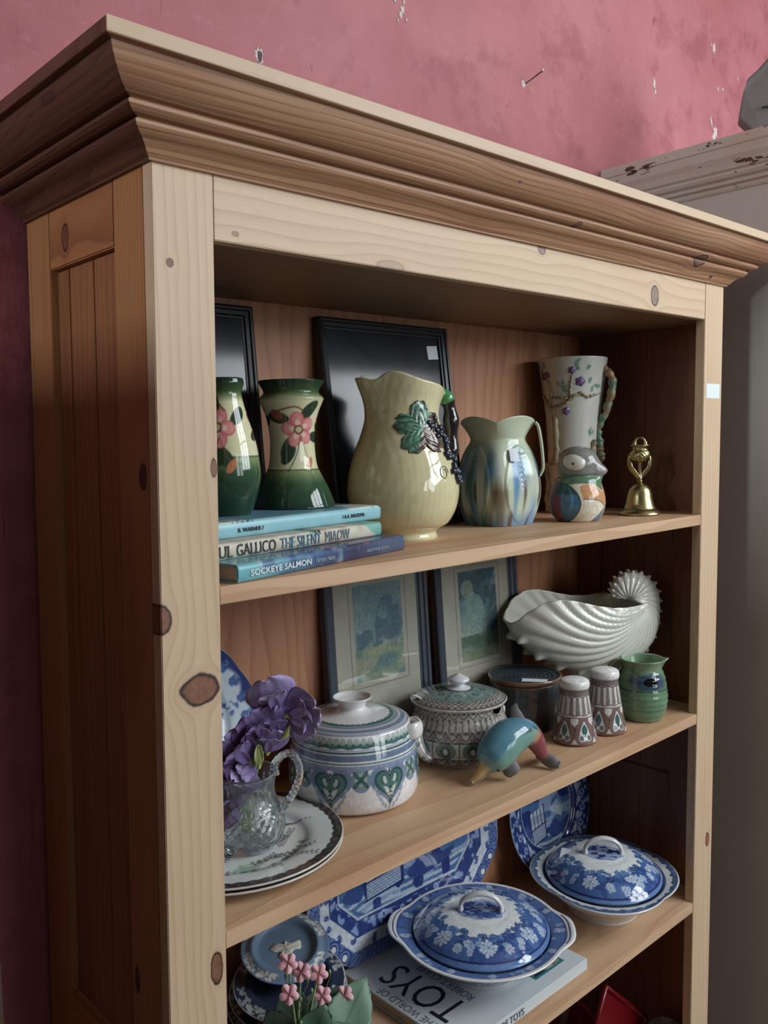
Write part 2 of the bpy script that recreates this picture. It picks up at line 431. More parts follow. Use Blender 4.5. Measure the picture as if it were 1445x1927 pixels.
# ================================================================ the pine bookcase
W = 1.1; DP = 0.2923; ST = 0.0645; ZT = 1.7750; ZR = 1.7126; SH = 0.0178
ZS = [1.378, 1.0258, 0.6817, 0.3375]; ROOT = Vector((0.55, 0.146, 0.0))
def rack(V):
    """the old carcass leans a little to the right"""
    V = np.array(V, float); V[:, 0] += 0.02057 * (V[:, 2] - 1.3); return V - np.array(ROOT)
bc = thing('bookcase', 'tall open pine bookcase with moulded cornice against the pink wall', 'bookcase', ROOT)
rx, ry = ROOT.x, ROOT.y
def kn(lst, ax='Z'):   # knots given in world metres -> local
    o = []
    for (u, a, ru, ra, s) in lst:
        if ax == 'Z': o.append((u, a - rx, ru, ra, s))
        elif ax == 'X': o.append((u - rx, a, ru, ra, s))
    return o
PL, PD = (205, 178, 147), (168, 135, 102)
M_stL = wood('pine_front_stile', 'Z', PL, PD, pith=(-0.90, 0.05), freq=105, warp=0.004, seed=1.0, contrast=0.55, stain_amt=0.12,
             knots=kn([(1.2811, 0.0400, 0.0150, 0.0205, 1.0), (0.9936, 0.0468, 0.0170, 0.0070, 1.0), (1.4955, 0.0640, 0.0090, 0.0035, 1.0), (1.6857, 0.0250, 0.0038, 0.0035, 1.0),
                       (1.3546, 0.0010, 0.0140, 0.0110, 1.0)]), knotcol=(100, 66, 48))
M_stR = wood('pine_right_stile', 'Z', PL, PD, pith=(0.92, 0.05), freq=100, warp=0.004, seed=5.0, contrast=0.5, stain_amt=0.12,
             knots=kn([(1.2305, 1.0225, 0.0080, 0.0060, 1.0), (0.7835, 1.0725, 0.012, 0.0065, 1.0)]), knotcol=(112, 66, 58))
M_rail = wood('pine_top_rail', 'X', PL, PD, pith=(1.67, -0.04), freq=130, warp=0.008, seed=3.0, contrast=0.65, stain_amt=0.10,
              knots=kn([(0.8800, 1.7370, 0.0115, 0.0150, 1.0), (0.3050, 1.7150, 0.022, 0.006, 0.35), (0.588, 1.770, 0.008, 0.006, 1.0), (0.0978, 1.7219, 0.004, 0.0025, .8)], 'X'), knotcol=(112, 90, 80))
M_shelf = wood('pine_shelf', 'X', (204, 170, 136), (172, 132, 98), pith=(1.2, 0.02), freq=40, warp=0.02, seed=7.0, contrast=0.7, stain=(168, 112, 74), stain_amt=0.55)
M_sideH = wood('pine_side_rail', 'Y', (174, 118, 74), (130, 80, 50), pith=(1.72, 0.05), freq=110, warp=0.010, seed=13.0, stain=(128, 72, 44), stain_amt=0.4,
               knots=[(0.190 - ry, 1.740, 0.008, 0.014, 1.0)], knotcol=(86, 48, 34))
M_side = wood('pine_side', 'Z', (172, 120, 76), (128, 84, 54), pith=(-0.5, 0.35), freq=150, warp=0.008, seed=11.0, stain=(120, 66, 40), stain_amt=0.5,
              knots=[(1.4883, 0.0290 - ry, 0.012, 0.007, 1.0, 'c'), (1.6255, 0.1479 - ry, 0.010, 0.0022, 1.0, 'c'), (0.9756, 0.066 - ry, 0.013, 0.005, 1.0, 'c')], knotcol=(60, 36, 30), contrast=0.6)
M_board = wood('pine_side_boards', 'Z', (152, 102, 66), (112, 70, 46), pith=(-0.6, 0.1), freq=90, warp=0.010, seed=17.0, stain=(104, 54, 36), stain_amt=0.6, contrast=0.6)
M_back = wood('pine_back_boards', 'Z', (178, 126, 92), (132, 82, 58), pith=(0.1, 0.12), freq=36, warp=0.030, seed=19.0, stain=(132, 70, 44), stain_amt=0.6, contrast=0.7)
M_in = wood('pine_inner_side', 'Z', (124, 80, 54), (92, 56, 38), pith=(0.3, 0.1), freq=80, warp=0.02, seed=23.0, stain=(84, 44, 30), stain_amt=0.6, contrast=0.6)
M_ceil = wood('pine_top_board', 'X', (140, 108, 84), (104, 78, 60), pith=(1.6, 0.1), freq=40, warp=0.02, seed=29.0, contrast=0.5)

def part(name, mb, mat, **k): return mb.build(name, mat, bc, fn=rack, **k)
bv = 0.0009
part('front_stile', MB().box(0, ST, 0, 0.0165, 0.06, ZT, bv), M_stL)
part('front_stile', MB().box(W - ST, W, 0, 0.0165, 0.06, ZT, bv), M_stR)
part('top_rail', MB().box(ST + 0.0003, W - ST - 0.0003, 0.0004, 0.0165, ZR, ZT, bv), M_rail)
part('plinth', MB().box(0.0, W, -0.004, DP, 0.0, 0.08, bv), M_side)
for k, z in enumerate(ZS):
    part('shelf', MB().box(ST - 0.0002, W - ST + 0.0002, 0.0006, 0.0166, z - SH, z, 0.0008).box(0.016, W - 0.016, 0.0167, DP - 0.007, z - SH, z, 0.0003), M_shelf)
part('bottom_board', MB().box(0.016, W - 0.016, 0.0167, DP - 0.007, 0.08, 0.098), M_shelf)
mb = MB(); nb = 2
for i in range(nb):
    x0 = 0.016 + (W - 0.032) * i / nb; mb.box(x0, x0 + (W - 0.032) / nb - 0.0008, DP - 0.007, DP, 0.08, ZT + 0.03, 0.0006)
part('back_panel', mb, M_back)
part('top_board', MB().box(0.016, W - 0.016, 0.0168, DP - 0.007, 1.7128, 1.726), M_ceil)
# the two framed sides: stiles, rails, tongue-and-groove boards set back
YA, YB, YC = 0.0168, 0.0768, 0.2312
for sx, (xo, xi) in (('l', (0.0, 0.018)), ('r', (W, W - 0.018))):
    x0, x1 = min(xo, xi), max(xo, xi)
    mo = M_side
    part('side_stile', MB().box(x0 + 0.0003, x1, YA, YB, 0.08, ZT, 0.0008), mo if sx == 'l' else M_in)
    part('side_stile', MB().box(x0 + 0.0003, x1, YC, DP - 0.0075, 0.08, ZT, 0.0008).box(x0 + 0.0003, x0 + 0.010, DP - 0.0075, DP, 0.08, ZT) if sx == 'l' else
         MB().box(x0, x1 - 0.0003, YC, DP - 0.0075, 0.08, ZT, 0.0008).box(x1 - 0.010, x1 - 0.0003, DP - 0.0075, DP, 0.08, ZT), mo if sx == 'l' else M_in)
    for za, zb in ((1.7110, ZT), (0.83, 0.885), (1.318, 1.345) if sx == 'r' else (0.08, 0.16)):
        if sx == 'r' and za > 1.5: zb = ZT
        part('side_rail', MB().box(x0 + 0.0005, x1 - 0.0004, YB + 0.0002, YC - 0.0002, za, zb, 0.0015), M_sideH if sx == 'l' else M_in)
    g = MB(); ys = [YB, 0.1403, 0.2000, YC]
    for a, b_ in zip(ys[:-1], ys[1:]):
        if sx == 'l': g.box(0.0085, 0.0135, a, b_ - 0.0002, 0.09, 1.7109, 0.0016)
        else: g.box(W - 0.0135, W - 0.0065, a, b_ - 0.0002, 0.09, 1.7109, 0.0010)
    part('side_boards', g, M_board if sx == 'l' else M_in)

# cornice: one moulding run with mitred corners
CP = [(0.0000, 1.7735), (0.0040, 1.7735), (0.0046, 1.7755), (0.0085, 1.7785), (0.0105, 1.7812), (0.0130, 1.7838), (0.0165, 1.7866), (0.0215, 1.7888), (0.0240, 1.7902), (0.0270, 1.7925), (0.0288, 1.7950), (0.0290, 1.7975),
      (0.0262, 1.7980), (0.0262, 1.8000), (0.0340, 1.8004), (0.0385, 1.8022), (0.0412, 1.8046), (0.0418, 1.8072), (0.0388, 1.8080), (0.0388, 1.8098), (0.0460, 1.8106), (0.0520, 1.8134), (0.0575, 1.8178), (0.0625, 1.8232),
      (0.0665, 1.8290), (0.0690, 1.8345), (0.0700, 1.8376), (0.0765, 1.8380), (0.0774, 1.8386), (0.0774, 1.8500), (0.0768, 1.8508), (0.0, 1.8508)]
V = []
for d, z in CP:
    V += [(-d, DP, z), (-d, -d, z), (W + d, -d, z), (W + d, DP, z)]
F = gridF(len(CP), 4)
nC = len(CP)
F.append(tuple(i * 4 for i in range(nC)))
F.append(tuple(i * 4 + 3 for i in reversed(range(nC))))
# front and sides carry different grain directions: three separate lengths, mitred
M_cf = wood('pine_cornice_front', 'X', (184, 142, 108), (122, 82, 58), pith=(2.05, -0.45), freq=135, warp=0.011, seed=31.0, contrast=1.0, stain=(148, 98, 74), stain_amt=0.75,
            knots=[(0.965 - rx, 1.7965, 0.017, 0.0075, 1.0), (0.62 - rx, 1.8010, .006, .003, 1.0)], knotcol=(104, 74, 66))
M_cs = wood('pine_cornice_side', 'Y', (92, 58, 41), (64, 38, 28), pith=(1.90, -0.75), freq=90, warp=0.03, seed=37.0, contrast=0.9, stain=(84, 42, 28), stain_amt=0.7,  # returns darker than the front: shade put into the colour, offsetting strong side light
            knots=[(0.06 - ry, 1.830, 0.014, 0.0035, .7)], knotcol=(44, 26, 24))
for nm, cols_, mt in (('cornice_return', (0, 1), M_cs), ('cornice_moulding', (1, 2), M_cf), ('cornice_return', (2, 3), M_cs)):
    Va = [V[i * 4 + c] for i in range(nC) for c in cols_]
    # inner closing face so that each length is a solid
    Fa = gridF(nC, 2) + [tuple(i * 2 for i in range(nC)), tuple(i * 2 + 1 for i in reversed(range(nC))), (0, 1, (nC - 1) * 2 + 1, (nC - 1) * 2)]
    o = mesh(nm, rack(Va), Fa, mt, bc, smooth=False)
part('top_cover', MB().box(0.0, W, 0.0, DP, 1.8420, 1.8500), M_side)
# pale worn nosing along the top edge of the cornice
M_nose = wood('pine_nosing', 'X', (198, 172, 142), (164, 132, 102), pith=(1.6, 0.1), freq=60, warp=0.01, seed=41.0, contrast=0.4, stain_amt=0.35)
part('cornice_nosing', MB().box(-0.0772, W + 0.0772, -0.0780, -0.0700, 1.8386, 1.8512, 0.0004), M_nose)
# nail heads and dents
nm_ = plain('old_nail_metal', (150, 142, 134), 0.5, metal=0.3)
for (x, d, z) in ((0.452, 0.062, 1.8240), (0.62, 0.021, 1.7905), (1.030, 0.012, 1.7815)):
    part('nail_hole', MB().add(*tubeVF([(x, -d - 0.0012, z), (x, -d + 0.004, z + 0.001)], 0.0022, 10)), HOL)
part('price_sticker', MB().box(1.0440, 1.0920, -0.0005, 0.0, 1.5790, 1.6040, 0.0002), plain('white_sticker', (224, 232, 236), 0.6, (214, 224, 232)), lab='small blank white price sticker')

# ================================================================ the grey wardrobe to the right
wr = thing('wardrobe', 'grey painted wardrobe with peeling moulded cornice at the right edge', 'wardrobe', (1.62, 0.09, 0))
def wpaint(chips):
    m, nt, b = newmat('old_grey_paint'); q = N(nt); vec, X, Y, Z = q.coords()
    n1 = q.noise(vec, 6, 4); c = q.mixc(n1, S4(206, 206, 196), S4(190, 190, 180))
    if chips:
        n2 = q.noise(q.comb(X, q.m('MULTIPLY', Y, 16), q.m('MULTIPLY', Z, 44)), 1.0, 5, 0.65)
        c = q.mixc(q.ss(n1, 0.45, 0.62), c, S4(200, 188, 174))
        c = q.mixc(q.ss(n2, 0.605, 0.63), c, S4(78, 56, 48))
        q.bump(n2, 0.4, 0.002, b)
    q.l(c, b.inputs['Base Color']); b.inputs['Roughness'].default_value = 0.55
    return m
WP1, WP2 = wpaint(False), wpaint(True)
def wl(V): return np.array(V, float) - np.array((1.62, 0.09, 0))
MB().box(1.240, 2.02, -0.13, 0.300, 0.08, 1.985, 0.002).build('carcass', WP1, wr, fn=wl)
MB().box(1.232, 2.03, -0.135, 0.300, 0.0, 0.085, 0.002).build('plinth', WP1, wr, fn=wl)
WPf = [(1.240, 1.9700), (1.236, 1.9700), (1.2335, 1.9735), (1.2345, 1.9790), (1.2260, 1.9815), (1.2250, 1.9860), (1.2275, 1.9885), (1.2200, 1.9910), (1.2165, 1.9960), (1.2170, 2.0010), (1.2120, 2.0040), (1.2080, 2.0160), (1.2030, 2.0250), (1.2010, 2.0400),
       (1.1985, 2.0420), (1.1985, 2.0565), (1.2010, 2.0600), (1.2600, 2.0600)]
Vw = []
for x, z in WPf:
    d = 1.240 - x; Vw += [(x, 0.309, z), (x, -0.13 - max(d, 0), z), (2.02 + max(d, 0), -0.13 - max(d, 0), z), (2.02 + max(d, 0), 0.309, z)]
Fw = gridF(len(WPf), 4) + [tuple((len(WPf) - 1) * 4 + i for i in range(4))] + [tuple(i * 4 for i in range(len(WPf)))]
mesh('cornice', wl(Vw), Fw, WP2, wr, smooth=False, lab='grey cornice with flaking paint')
MB().box(1.262, 2.0, -0.12, 0.300, 1.98, 2.055).build('top_board', WP1, wr, fn=wl)
def flake(y, z, w, h, seed):
    rs = random.Random(seed); k = 16
    return [(1.1978, y + math.cos(2 * PI * i / k) * w * rs.uniform(.5, 1.2), z + math.sin(2 * PI * i / k) * h * rs.uniform(.4, 1.2)) for i in range(k)]
# unseen cupboard-shaped blocker, added on the left to shade the bookcase's lower side
cb = thing('side_shade_blocker', 'plain brown cupboard standing left of the bookcase outside the picture', 'cupboard', (-0.52, -0.03, 0))
MB().box(-0.25, 0.25, -0.32, 0.32, 0.06, 1.62, 0.003).build('carcass', plain('brown_blocker', (74, 50, 38), 0.6), cb)
MB().box(-0.252, 0.252, -0.325, 0.325, 1.6201, 1.655, 0.004).build('top', plain('brown_blocker', (74, 50, 38), 0.6), cb)
MB().box(-0.24, -0.002, -0.3275, -0.3205, 0.10, 1.58, 0.002).box(0.002, 0.24, -0.3275, -0.3205, 0.10, 1.58, 0.002).build('doors', plain('brown_blocker', (74, 50, 38), 0.6), cb)
MB().box(-0.252, 0.252, -0.322, 0.322, 0.0, 0.0598, 0.002).build('plinth', plain('brown_blocker', (74, 50, 38), 0.6), cb)
# grey case on the wardrobe: seen above its cornice
gb = thing('soft_case', 'grey soft case resting on top of the wardrobe by the wall', 'case', (1.27, 0.053, 2.0602), R(-62))
go = [(0.0, 0.0525), (0.0076, 0.099), (0.0110, 0.108), (0.0144, 0.1203), (0.0326, 0.1347), (0.0547, 0.1588), (0.10, 0.190), (0.17, 0.195), (0.18, 0.0), (0.050, 0.0)]
gv = [(x, y + (0.006 if i in (0, 1, 8, 9) else 0), z) for y in (0.0, 0.045) for i, (x, z) in enumerate(go)]
ng = len(go)
gf = [tuple(range(ng)), tuple(reversed(range(ng, 2 * ng)))] + [(i, i + ng, (i + 1) % ng + ng, (i + 1) % ng) for i in range(ng)]
o = mesh('case_body', gv, gf, plain('grey_case_cloth', (128, 122, 122), 0.7, (104, 98, 98), 20), gb, smooth=False)
bm_ = o.modifiers.new('bev', 'BEVEL'); bm_.width = 0.004; bm_.segments = 3
MB().box(0.04, 0.17, -0.0016, 0.0005, 0.062, 0.066, 0.0005).build('seam', plain('dark_seam', (52, 46, 48), 0.8), gb)

# ================================================================ top shelf
Z1, Z2, Z3, Z4 = 1.378, 1.0258, 0.6817, 0.3375
E1 = 0.0002
STICK = plain('white_sticker', (224, 232, 236), 0.6, (214, 224, 232))
def sticker_on(name, parent, w, h, loc, rot, lab='small white price sticker'):
    return MB().box(-w / 2, w / 2, -0.0004, 0, -h / 2, h / 2, 0.00015).build(name, STICK, parent, loc=loc, rot=rot, lab=lab)
def curved_sticker(parent, rfun, th, z, w, h, th0=TH0, name='price_sticker'):
    """a label that follows the curve of a pot; rfun(z) = radius"""
    V = []
    for i in range(9):
        for j in range(7):
            zz = z + (j / 6 - .5) * h; r = rfun(zz); t = th + (i / 8 - .5) * w / r
            V.append(((r + .0006) * math.cos(t + th0), (r + .0006) * math.sin(t + th0), zz))
    return mesh(name, V, gridF(9, 7), STICK, parent, lab='white price sticker')

# ---- books
def book(name, label, loc, rz, L, Dp, T, cover, spine_paint, back=(60, 60, 60), cat='book', pages=(206, 196, 176), lip=0.003, group=None):
    """spine on the -Y side, lying flat; origin = front left bottom corner"""
    b = thing(name, label, cat, loc, rz, group)
    # cover wraps: spine slightly rounded
    n = 60; k = 20; V = []; C = []
    ring = []
    t = 0.0022
    for a in np.linspace(-PI / 2, PI / 2, 9): ring.append((0.0035 - 0.0035 * math.cos(a) * 1.0, T / 2 + T / 2 * math.sin(a)))
    top = [(y, T) for y in np.linspace(0.008, Dp, 12)]; bot = [(y, 0.0) for y in np.linspace(Dp, 0.008, 12)]
    outer = bot + ring + top
    inner = [(max(y, 0.0035) if abs(z - T / 2) < T / 2 - 0.0001 else y, min(max(z, t), T - t)) for y, z in outer]
    sec = outer + list(reversed(inner)); m = len(sec)
    xs = np.linspace(0, L, n * 3)
    for x in xs:
        for y, z in sec: V.append((x, y, z))
    V = np.array(V); F = gridF(len(xs), m, False, True)
    h = len(outer)
    for e, rev in ((0, False), (len(xs) - 1, True)):
        for i in range(h - 1):
            f = (e * m + i, e * m + i + 1, e * m + (m - 2 - i), e * m + (m - 1 - i)); F.append(f if rev else tuple(reversed(f)))
    # paint: x along spine, q = position round the section
    q = np.tile(np.concatenate([np.arange(h), np.arange(h)[::-1]]), len(xs))
    c = spine_paint(V[:, 0], V[:, 1], V[:, 2], q, h)
    mesh('cover', V, F, cover, b, cols=lin(c), smooth=True)
    MB().box(lip, L - lip, 0.006, Dp - lip, t, T - t, 0.0003).build('pages', plain('page_block', pages, 0.8, tuple(int(v * .86) for v in pages), 400, bump=0.3), b)
    return b
def hz(x, f, ph=0): return 0.5 + 0.5 * np.sin(x * f + ph)
_rs = np.random.RandomState(5)
def vn(x, y, sc, seed=0):
    """smooth value noise for patterns"""
    rs = np.random.RandomState(seed); g = rs.rand(64, 64); X = x * sc; Y = y * sc
    i = np.floor(X).astype(int); j = np.floor(Y).astype(int); u = X - i; v = Y - j; u = u * u * (3 - 2 * u); v = v * v * (3 - 2 * v)
    G = lambda a, b: g[a % 64, b % 64]
    return (G(i, j) * (1 - u) + G(i + 1, j) * u) * (1 - v) + (G(i, j + 1) * (1 - u) + G(i + 1, j + 1) * u) * v
def mixa(a, b, t): t = np.clip(t, 0, 1)[:, None]; return np.asarray(a, float) * (1 - t) + np.asarray(b, float) * t
GLB = glaze(0.22, 0.5, 0.0)
def paint_sock(x, y, z, q, h):
    t = x / 0.297
    c = mixa((96, 176, 186), (58, 92, 140), (t - 0.12) * 3.2); c = mixa(c, (58, 62, 96), (t - 0.42) * 5); c = mixa(c, (78, 90, 122), (t - .66) * 6)
    n1 = vn(x, z + y, 90, 1); c = mixa(c, (150, 180, 196), (n1 - 0.62) * 2.2 * (t < .6))
    n2 = vn(x + 3, z * 2 + y, 130, 2); c = mixa(c, (196, 96, 104), (n2 - 0.82) * 7 * (t > .3) * (t < .75))
    c = mixa(c, (40, 66, 118), (vn(x, y + z, 60, 8) - .6) * 2 * (t > .12))
    return c / 255
def paint_gal(x, y, z, q, h):
    c = np.tile((205.0, 196, 176), (len(x), 1)); c = mixa(c, (176, 160, 134), (vn(x, z, 60, 3) - 0.5) * 1.6)
    edge = 0.285 + 0.012 * (z / 0.017 - .5) * -2 + 0.004 * (vn(z, z, 300, 4) - .5)
    c = mixa(c, (112, 176, 164), (x > edge) * 1.0)
    tear = (np.abs(x - 0.178 - 0.014 * (vn(z, z, 200, 6) - .5)) < 0.016 * (vn(x, z, 260, 7) * 1.4 - .25)) & (z > 0.009)
    c = mixa(c, (120, 168, 156), tear * 0.9); tear2 = (np.abs(x - 0.186) < 0.007) & (z > 0.0125) & (vn(x, z, 400, 9) > .45)
    c = mixa(c, (34, 34, 34), tear2 * 0.9)
    return c / 255
def paint_war(x, y, z, q, h):
    c = np.tile((126.0, 190, 204), (len(x), 1)); c = mixa(c, (146, 204, 214), (vn(x, z + y, 40, 3) - 0.5))
    c = mixa(c, (92, 150, 176), ((y > .012) & (z > .016)) * 0.8)
    w1 = vn(x, y, 160, 11); front = (z > 0.0165) & (y < 0.014 + .012 * vn(x, y, 90, 12))
    c = mixa(c, (222, 224, 214), (front & ((x < 0.10) | (x > 0.27)) & (w1 > .3)) * 0.9)
    c = mixa(c, (226, 228, 220), ((z > .0165) & (x > .30) & (y < .05) & (vn(x, y, 70, 13) > .35)) * 0.9)
    c = mixa(c, (44, 48, 48), ((z > .0168) & (y < .012) & (vn(x, y, 420, 14) > .72) & ((x < .12) | (x > .32))) * .8)
    return c / 255
bk1 = book('book', 'blue and purple Sockeye Salmon hardback at the bottom of the stack', (0.0890, 0.0012, Z1 + E1), R(11.7), 0.297, 0.190, 0.0188, GLB, paint_sock)
bk2 = book('book', 'cream torn-jacketed book by Paul Gallico in the middle of the stack', (0.0576, 0.0348, Z1 + 0.0192), R(9.3), 0.308, 0.165, 0.0172, glaze(0.45, 0.3), paint_gal)
bk3 = book('book', 'pale blue book lettered B. Warner on top of the stack under the vases', (0.0557, 0.0639, Z1 + 0.0367), R(8.6), 0.336, 0.150, 0.0180, glaze(0.3, 0.4), paint_war)
BLK = plain('print_black', (44, 52, 58), 0.6); WHT = plain('print_white', (226, 232, 236), 0.5); BLU = plain('print_blue', (84, 132, 158), 0.6); GRY = plain('print_grey', (170, 182, 196), 0.5)
fit_text('lettering', 'SOCKEYE SALMON', 0.0166, 0.112, 0.0088, WHT, bk1, -0.0006, 0.0056, bold=0.00015)
fit_text('lettering', 'Hiromi Naito', 0.120, 0.154, 0.0078, GRY, bk1, -0.0006, 0.0062)
fit_text('lettering', 'GREYSTONE BOOKS', 0.2140, 0.2600, 0.0042, GRY, bk1, -0.0006, 0.0070)
fit_text('lettering', 'PAUL', 0.0160, 0.0530, 0.0185, BLK, bk2, -0.0006, 0.0022)
fit_text('lettering', 'GALLICO', 0.0590, 0.1170, 0.0185, BLK, bk2, -0.0006, 0.0022)
fit_text('lettering', 'THE SILENT', 0.1245, 0.1920, 0.0185, BLU, bk2, -0.0006, 0.0022)
fit_text('lettering', 'MIAOW', 0.2000, 0.2440, 0.0185, GRY if False else plain('faded_blue_print', (120, 140, 150), .6), bk2, -0.0006, 0.0022)
fit_text('lettering', 'B. WARNER /', 0.0850, 0.1230, 0.0066, BLK, bk3, -0.0006, 0.0058)
fit_text('lettering', '/ A.A. BALKEMA', 0.2590, 0.3020, 0.0066, BLK, bk3, -0.0006, 0.0064)

# ---- flower-painted green vases
def vase_paint(H0, H1, rref, flowers, neck):
    cv = Cv(-PI * rref, PI * rref, 0, 0.17, 1500, (214, 208, 160))
    X, Y = cv.grid()
    cv.where(np.clip((Y - neck) / 0.012, 0, 1), (62, 92, 44)); cv.where(np.clip((Y - neck - 0.012) / 0.012, 0, 1), (34, 60, 42))
    low = np.clip((H0 - Y) / 0.001, 0, 1); cv.where(low, (126, 142, 86)); cv.where(np.clip((H0 - 0.004 - Y) / 0.014, 0, 1), (48, 84, 52)); cv.where(np.clip((H0 - 0.018 - Y) / 0.03, 0, 1), (30, 62, 44))
    cv.band(H0 - 0.001, H0 + 0.0008, (52, 82, 52))
    DG, SK = (40, 66, 44), (70, 60, 40)
    for (fx, fy, s, rot) in flowers:
        rs = random.Random(int(fx * 1e4) + 5)
        for a, l in ((2.4, 1.5), (0.9, 1.35), (-0.5, 1.6), (-2.2, 1.7), (3.9, 1.4)):
            a += rot; lx, ly = fx + math.cos(a) * s * l, fy + math.sin(a) * s * l
            cv.ell(lx, ly, s * 0.72, s * 0.36, DG, a + rs.uniform(-.4, .4)); cv.line([(fx, fy), (lx, ly)], 0.0009, DG)
        for p in range(5):
            a = rot + p * 2 * PI / 5 + 0.3; px, py = fx + math.cos(a) * s * 0.62, fy + math.sin(a) * s * 0.62
            cv.ell(px, py, s * 0.52, s * 0.44, (206, 104, 104), a); cv.ell(px + math.cos(a) * s * .1, py + math.sin(a) * s * .1, s * 0.36, s * 0.30, (224, 140, 134), a, .8)
            cv.ell(px - math.cos(a) * s * .22, py - math.sin(a) * s * .22, s * 0.24, s * 0.16, (236, 196, 170), a, .8)
        cv.ell(fx, fy, s * 0.26, s * 0.24, (196, 178, 110)); cv.ell(fx, fy, s * .28, s * .26, (52, 40, 30), 0, 1, .78)
        for k in range(12):
            a = k * PI / 6; cv.ell(fx + math.cos(a) * s * .3, fy + math.sin(a) * s * .28, s * .035, s * .035, (52, 40, 30))
        cv.curve([(fx + s * .2, fy - s * .4), (fx - s * .2, fy - s * 1.6), (fx - s * .7, fy - s * 2.6)], 0.0010, DG)
        cv.curve([(fx - s * 1.2, fy + s * 1.2), (fx - s * .2, fy + s * 1.4), (fx + s * .5, fy + s * 0.9)], 0.0016, (84, 50, 34))
        cv.ell(fx - s * 1.35, fy + s * .95, s * .42, s * .30, (164, 84, 62), -.5); cv.ell(fx + s * .75, fy - s * 2.1, s * .20, s * .42, (196, 112, 58), -.5)
        cv.curve([(fx + s * .2, fy - s * .6), (fx + s * .5, fy - s * 1.4), (fx + s * .75, fy - s * 2.1)], 0.0007, (150, 80, 50))
    return cv
def pot(name, label, cat, loc, prof, split, cv, rref, inner, mat=None, n=220, group=None, bottom=(70, 60, 50), **k):
    t = thing(name, label, cat, loc, 0, group)
    def paint(th, z, r, s, idx):
        c = cv.get(th * rref, z) if not callable(cv) else cv(th, z, r)
        c = np.where((s >= idx[split])[:, None], np.asarray(inner) / 255.0, c)
        return np.where((s <= idx[1])[:, None], np.asarray(bottom) / 255.0, c)
    o = lathe('vessel', prof, mat or glaze(), t, n=n, paint=paint, **k)
    return t
def smooth_prof(pts, n=60): return [tuple(p) for p in spline(pts, n)]
p_ = smooth_prof([(0.0535, 0.0), (0.0545, 0.003), (0.0475, 0.022), (0.0385, 0.040), (0.0328, 0.0513), (0.0303, 0.0645), (0.0292, 0.085), (0.0308, 0.104), (0.0345, 0.1216), (0.0405, 0.136), (0.0425, 0.1415), (0.0385, 0.1462), (0.0363, 0.1492), (0.0368, 0.153), (0.0405, 0.1595), (0.0432, 0.1640)], 90)
prof = [(0.0, 0.0), (0.048, 0.0)] + p_ + [(0.0428, 0.1650), (0.0412, 0.1640), (0.0345, 0.152), (0.0385, 0.1405), (0.031, 0.12), (0.027, 0.09), (0.028, 0.05), (0.0, 0.04)]
cvv = vase_paint(0.0500, 0.14, 0.031, [(0.012, 0.101, 0.0205, 0.2), (-0.060, 0.100, 0.016, 1.0), (0.070, 0.098, 0.015, 2.0)], 0.138)
pot('vase', 'waisted green and cream vase painted with a pink flower, standing on the books', 'vase', (0.305, 0.193, Z1 + 0.0549), prof, len(prof) - 7, cvv, 0.031, (60, 84, 50))
p_ = smooth_prof([(0.0278, 0.0), (0.0290, 0.003), (0.0330, 0.012), (0.0369, 0.0237), (0.0413, 0.0453), (0.0395, 0.066), (0.0375, 0.080), (0.0342, 0.0947), (0.0295, 0.110), (0.0250, 0.125), (0.0218, 0.138), (0.0210, 0.146), (0.0228, 0.152), (0.0240, 0.156), (0.0235, 0.161)], 90)
prof = [(0.0, 0.0), (0.024, 0.0)] + p_ + [(0.0222, 0.1625), (0.0210, 0.1605), (0.0185, 0.146), (0.030, 0.10), (0.036, 0.05), (0.0, 0.01)]
cvv = vase_paint(0.0700, 0.14, 0.036, [(-0.004, 0.104, 0.0215, 0.9), (0.078, 0.10, 0.016, 1.0), (-0.075, 0.098, 0.015, 2.0)], 0.134)
pot('vase', 'rounded green and cream vase with pink flowers half hidden by the left stile', 'vase', (0.182, 0.162, Z1 + 0.0549), prof, len(prof) - 6, cvv, 0.036, (60, 84, 50))

# ---- picture frames
FRM = plain('black_frame_paint', (34, 34, 38), 0.38, (26, 26, 30), 60)
FRB = plain('blue_black_frame_paint', (60, 68, 80), 0.42, (48, 55, 66), 60)
def frame(name, label, x0, x1, zb, h, yb, yt, bar, thick, fm, art_paint=None, group=None, rz=0.0, glassmat=None, mat_w=0.0, art=None, dbl=False):
    ang = math.atan2(yt - yb, h)
    t = thing(name, label, 'picture frame', ((x0 + x1) / 2, yb, zb), rz, group)
    t.rotation_euler = (-ang, 0, rz)
    w = x1 - x0; L = math.hypot(h, yt - yb)
    def prof_bar(a, b, n_, vertical):
        return None
    P = [(0, 0.0), (0, -thick), (0.003, -thick - 0.002), (bar * .35, -thick - 0.0015), (bar * .45, -thick + 0.001), (bar * .75, -thick + 0.002), (bar * .85, -thick + 0.0045), (bar, -thick + 0.005), (bar, 0.0)]
    def ringv(off): return [(-w / 2 + off, off), (w / 2 - off, off), (w / 2 - off, L - off), (-w / 2 + off, L - off)]
    nmn = ('frame_bar',) * 4
    for k_ in range(4):
        V = []
        for off, y in P:
            r_ = ringv(off); a, b = r_[k_], r_[(k_ + 1) % 4]; V += [(a[0], y, a[1]), (b[0], y, b[1])]
        F = gridF(len(P), 2, True) + [tuple(i * 2 for i in range(len(P))), tuple(i * 2 + 1 for i in reversed(range(len(P))))]
        mesh('frame_bar', V, F, fm, t, smooth=False)
    MB().box(-w / 2 + bar - .001, w / 2 - bar + .001, -0.004, -0.0005, bar - .001, L - bar + .001).build('backing', plain('dark_backing', (30, 30, 34), 0.6), t)
    return t, w, L, bar, thick
